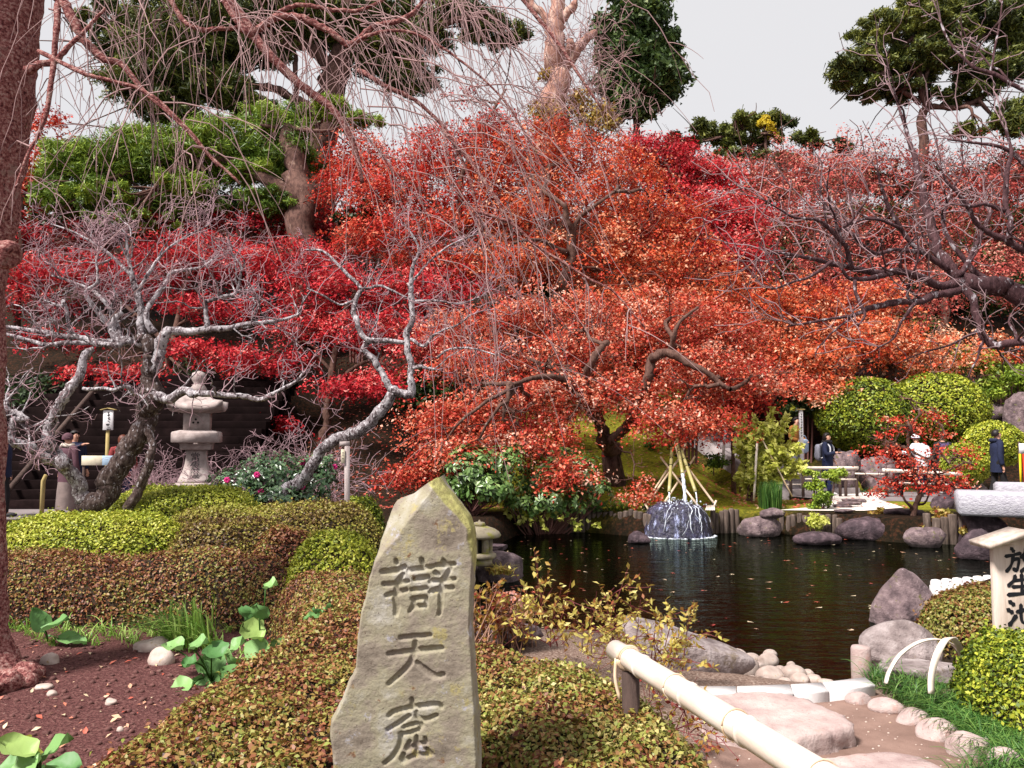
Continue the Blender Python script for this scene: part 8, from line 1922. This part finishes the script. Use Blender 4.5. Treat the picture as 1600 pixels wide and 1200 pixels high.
# stepping stones across the sand
for lb, px, py, w in (('flat dark stepping stone nearest the pond on the sand patch', 1322, 801, 34), ('second flat stepping stone on the sand patch, slightly left', 1318, 793, 32), ('third flat stepping stone on the sand, in the middle', 1330, 789, 36), ('fourth stepping stone on the sand, near the fence', 1340, 785, 40)):
    rock('stepping_stone', lb, 'stepping stone', px, py, w, 4.5, 0.02, m_rock, 700 + py, .8, None, flat=.3, sink=.5, sub=3)

# carp
m_koi = mat_noise('red_carp', [(0.3, (0.5, 0.02, 0.01)), (0.7, (0.6, 0.05, 0.02))], 5, .3, .1, 40); m_koiy = mat_noise('yellow_carp', [(0.3, (0.5, 0.42, 0.03)), (0.7, (0.7, 0.62, 0.1))], 5, .3, .1, 40)
def koi(label, px, py, L, yaw, mat, z=ZW - 0.13):
    c = np.array(G(px, py, z)); t = np.linspace(0, 1, 12)
    prof = np.interp(t, [0, .08, .3, .55, .85, 1], [.15, .6, 1, .85, .28, .16]) * L * .11
    d = np.array([math.cos(yaw), math.sin(yaw), 0]); sdv = np.array([-d[1], d[0], 0])
    q = c + d * ((t - .5) * L)[:, None] * -1 + sdv * (np.sin(t * 5) * L * .03)[:, None]
    V, F = tube(q, prof, 10); root = empty('carp', c, label, 'fish', 'carp in the pond')
    Geo().add(V, F).build('body', mat, root, True)
    e = q[-1]
    def fin(pts, name): Geo().add(np.vstack([np.array(pts) + (0, 0, .003), np.array(pts) - (0, 0, .003)]), [np.array([[0, 1, 2], [5, 4, 3]]), np.array([[0, 3, 4, 1], [1, 4, 5, 2], [2, 5, 3, 0]])]).build(name, mat, root)
    fin([e + d * L * .03, e - d * L * .17 + sdv * L * .1, e - d * L * .10], 'tail_fin'); fin([e + d * L * .03, e - d * L * .10, e - d * L * .17 - sdv * L * .1], 'tail_fin')
    for s_ in (1, -1): b_ = q[3] + sdv * s_ * prof[3] * .8; fin([b_, b_ - d * L * .12 + sdv * s_ * L * .1, b_ - d * L * .1], 'side_fin')
koi('large red carp gliding left, just beyond the thin leafy shrub', 940, 940, .75, 3.1, m_koi); koi('long red carp right of the large one, below the thin shrub', 985, 957, .8, .1, m_koi); koi('dull red carp nearest the salmon maple shadow', 815, 876, .8, 2.9, m_koi); koi('orange carp swimming behind the little lantern rock', 780, 873, .5, 2.6, m_koi)
koi('small yellow carp alone in front of the pebble beach', 1304, 1008, .30, 2.2, m_koiy, ZW - .05); koi('faint yellow carp near the withered grass', 825, 889, .6, 2.4, m_koiy, ZW - .1)

# floating leaves, leaf litter, soil crumbs
r = np.random.default_rng(51)
n = 420; q = np.stack([r.uniform(-1, 13, n), r.uniform(7, 18.5, n)], 1); q = q[poly_sd(q[:, 0], q[:, 1], POND) > .1]
m_fallen = mat_leaf('fallen_leaf', [(0, (.22, .02, .02)), (.4, (.5, .10, .06)), (.75, (.6, .4, .26)), (1, (.7, .6, .4))], .1)
o = link('floating_leaves', leaf_mesh('floating_leaves', np.column_stack([q, np.full(len(q), ZW + .006)]), np.tile([0, 0, 1.0], (len(q), 1)), r.uniform(.03, .075, len(q)), r.uniform(0, 1, len(q)), STAR, .06, r), m_fallen, None, 'stuff'); tag(o, 'scattered fallen maple leaves floating on the pond', 'leaves')
n = 3200; q = np.stack([r.uniform(-6, 9, n), r.uniform(18.4, 27, n)], 1); hz = H(q[:, 0], q[:, 1])
o = link('leaf_litter', leaf_mesh('leaf_litter', np.column_stack([q, hz + .02]), np.tile([0, -.3, 1.0], (n, 1)), r.uniform(.05, .10, n), np.clip(r.normal(.3, .2, n), 0, 1), STAR, .25, r), m_fallen, None, 'stuff'); tag(o, 'fallen red leaves strewn over the mossy slope', 'leaves')
n = 320; q = np.stack([r.uniform(-3.4, -1.2, n), r.uniform(2.6, 6.0, n)], 1); q = q[in_poly(q[:, 0], q[:, 1], [(-3.6, 6.0), (-1.7, 6.0), (-1.35, 5.0), (-1.25, 4.3), (-1.35, 3.3), (-1.4, 2.4), (-3.6, 2.4)])]
hz = H(q[:, 0], q[:, 1])
o = link('soil_litter', leaf_mesh('soil_litter', np.column_stack([q, hz + .008]), np.tile([0, -.2, 1.0], (len(q), 1)), r.uniform(.012, .06, len(q)), np.clip(r.normal(.7, .2, len(q)), 0, 1), LEAF5, .3, r), m_fallen, None, 'stuff'); tag(o, 'pale dead leaves and chips on the bare soil', 'leaves')
g = Geo(); 
for k in range(900):
    x, y = r.uniform(-3.6, -1.1), r.uniform(2.4, 6.05)
    if not in_poly(np.array([x]), np.array([y]), [(-3.7, 6.05), (-1.7, 6.05), (-1.35, 5.0), (-1.25, 4.3), (-1.35, 3.3), (-1.4, 2.3), (-3.7, 2.3)])[0]: continue
    Vd, Fd = ico(1); s_ = r.uniform(.006, .022); g.add(Vd * np.array([s_, s_ * r.uniform(.6, 1), s_ * .7]) * (1 + r.normal(0, .18, (len(Vd), 1))) + np.array([x, y, Hs(x, y) + s_ * .2]), Fd)
m_clod = mat_noise('soil_clod', [(0.3, (0.06, 0.026, 0.024)), (0.6, (0.15, 0.065, 0.058)), (.8, (.3, .2, .17))], 9, .95, .6, 80)
tag(g.build('soil_crumbs', m_clod, None, False, 'stuff'), 'crumbs and clods of the bare reddish soil', 'soil')
for lb, px, py, w, h, s_ in (('small pale stone half buried in the soil by the tuft', 232, 1020, 60, 22, 1), ('mossy stone at the right end of the bare soil', 250, 1040, 40, 26, 2), ('white pebble left on the bare soil', 80, 1088, 16, 9, 3), ('white chip lying in the middle of the bare soil', 172, 1102, 18, 10, 4), ('tiny white pebble low on the bare soil', 187, 1143, 12, 7, 5), ('pinkish stone beside the cherry roots', 74, 1040, 28, 18, 6), ('thin pale stick-like stone near the cherry roots', 65, 1078, 28, 7, 7)):
    rock('pebble', lb, 'stone', px, py, w, h, .12, m_cobble, 800 + s_, .7, 'loose stones on the bare soil', rough=.12, cuts=4, sink=.5, sub=3)

# grit and leaves on the path, thicker grass along the hedge foot
r = np.random.default_rng(71); g = Geo()
PATH = [(0.75, 3.2), (1.0, 4.4), (1.12, 5.1), (2.15, 5.15), (2.4, 4.6), (2.7, 3.9), (3.1, 3.0), (1.0, 2.6)]
for k in range(900):
    x, y = r.uniform(.7, 3.1), r.uniform(2.6, 5.15)
    if not in_poly(np.array([x]), np.array([y]), PATH)[0]: continue
    Vd, Fd = ico(1); s_ = r.uniform(.002, .009); g.add(Vd * np.array([s_, s_ * .8, s_ * .6]) + np.array([x, y, .006]), Fd)
tag(g.build('path_grit', m_cobble, None, False, 'stuff'), 'grit scattered over the trodden earth path', 'gravel')
tf = []
for k in range(26): x, y, z = gp(30 + k * 13, 990 + (k % 5) * 5, 0.13); tf.append((x, y, z, 14, .13 + .05 * (k % 3), .05, -.15, .75, .0035))
tuft('lily_turf', 'bright green grass strip between the bare soil and the dark hedge', tf, 15)

spray_plant('loose_shrub', 'thin reddish half-bare shoots at the hedge edge under the bamboo rail', gp(1062, 1150, .05), tips([(1040, 1075, 4.0), (1075, 1085, 4.1), (1105, 1100, 4.0), (1120, 1130, 3.9), (1060, 1105, 3.8), (1090, 1150, 3.7), (1030, 1100, 4.0), (1135, 1160, 3.8), (1110, 1175, 3.6)]), m_spray, .03, m_redstem, 5, 81, 'shrub', SH, (.3, .25), .12, 6)
spray_plant('loose_shrub', 'low pale leafy shrub between the leafy shrubs and the end of the bamboo rail', gp(985, 1040, .05), tips([(930, 1005, 4.6), (960, 1000, 4.7), (990, 1000, 4.7), (1015, 1020, 4.6), (905, 1015, 4.5), (1040, 1035, 4.6), (945, 1020, 4.4), (1000, 1040, 4.4)]), m_spray, .036, m_redstem, 12, 82, 'shrub', SH, (.6, .25), .12, 5, LEAF5)
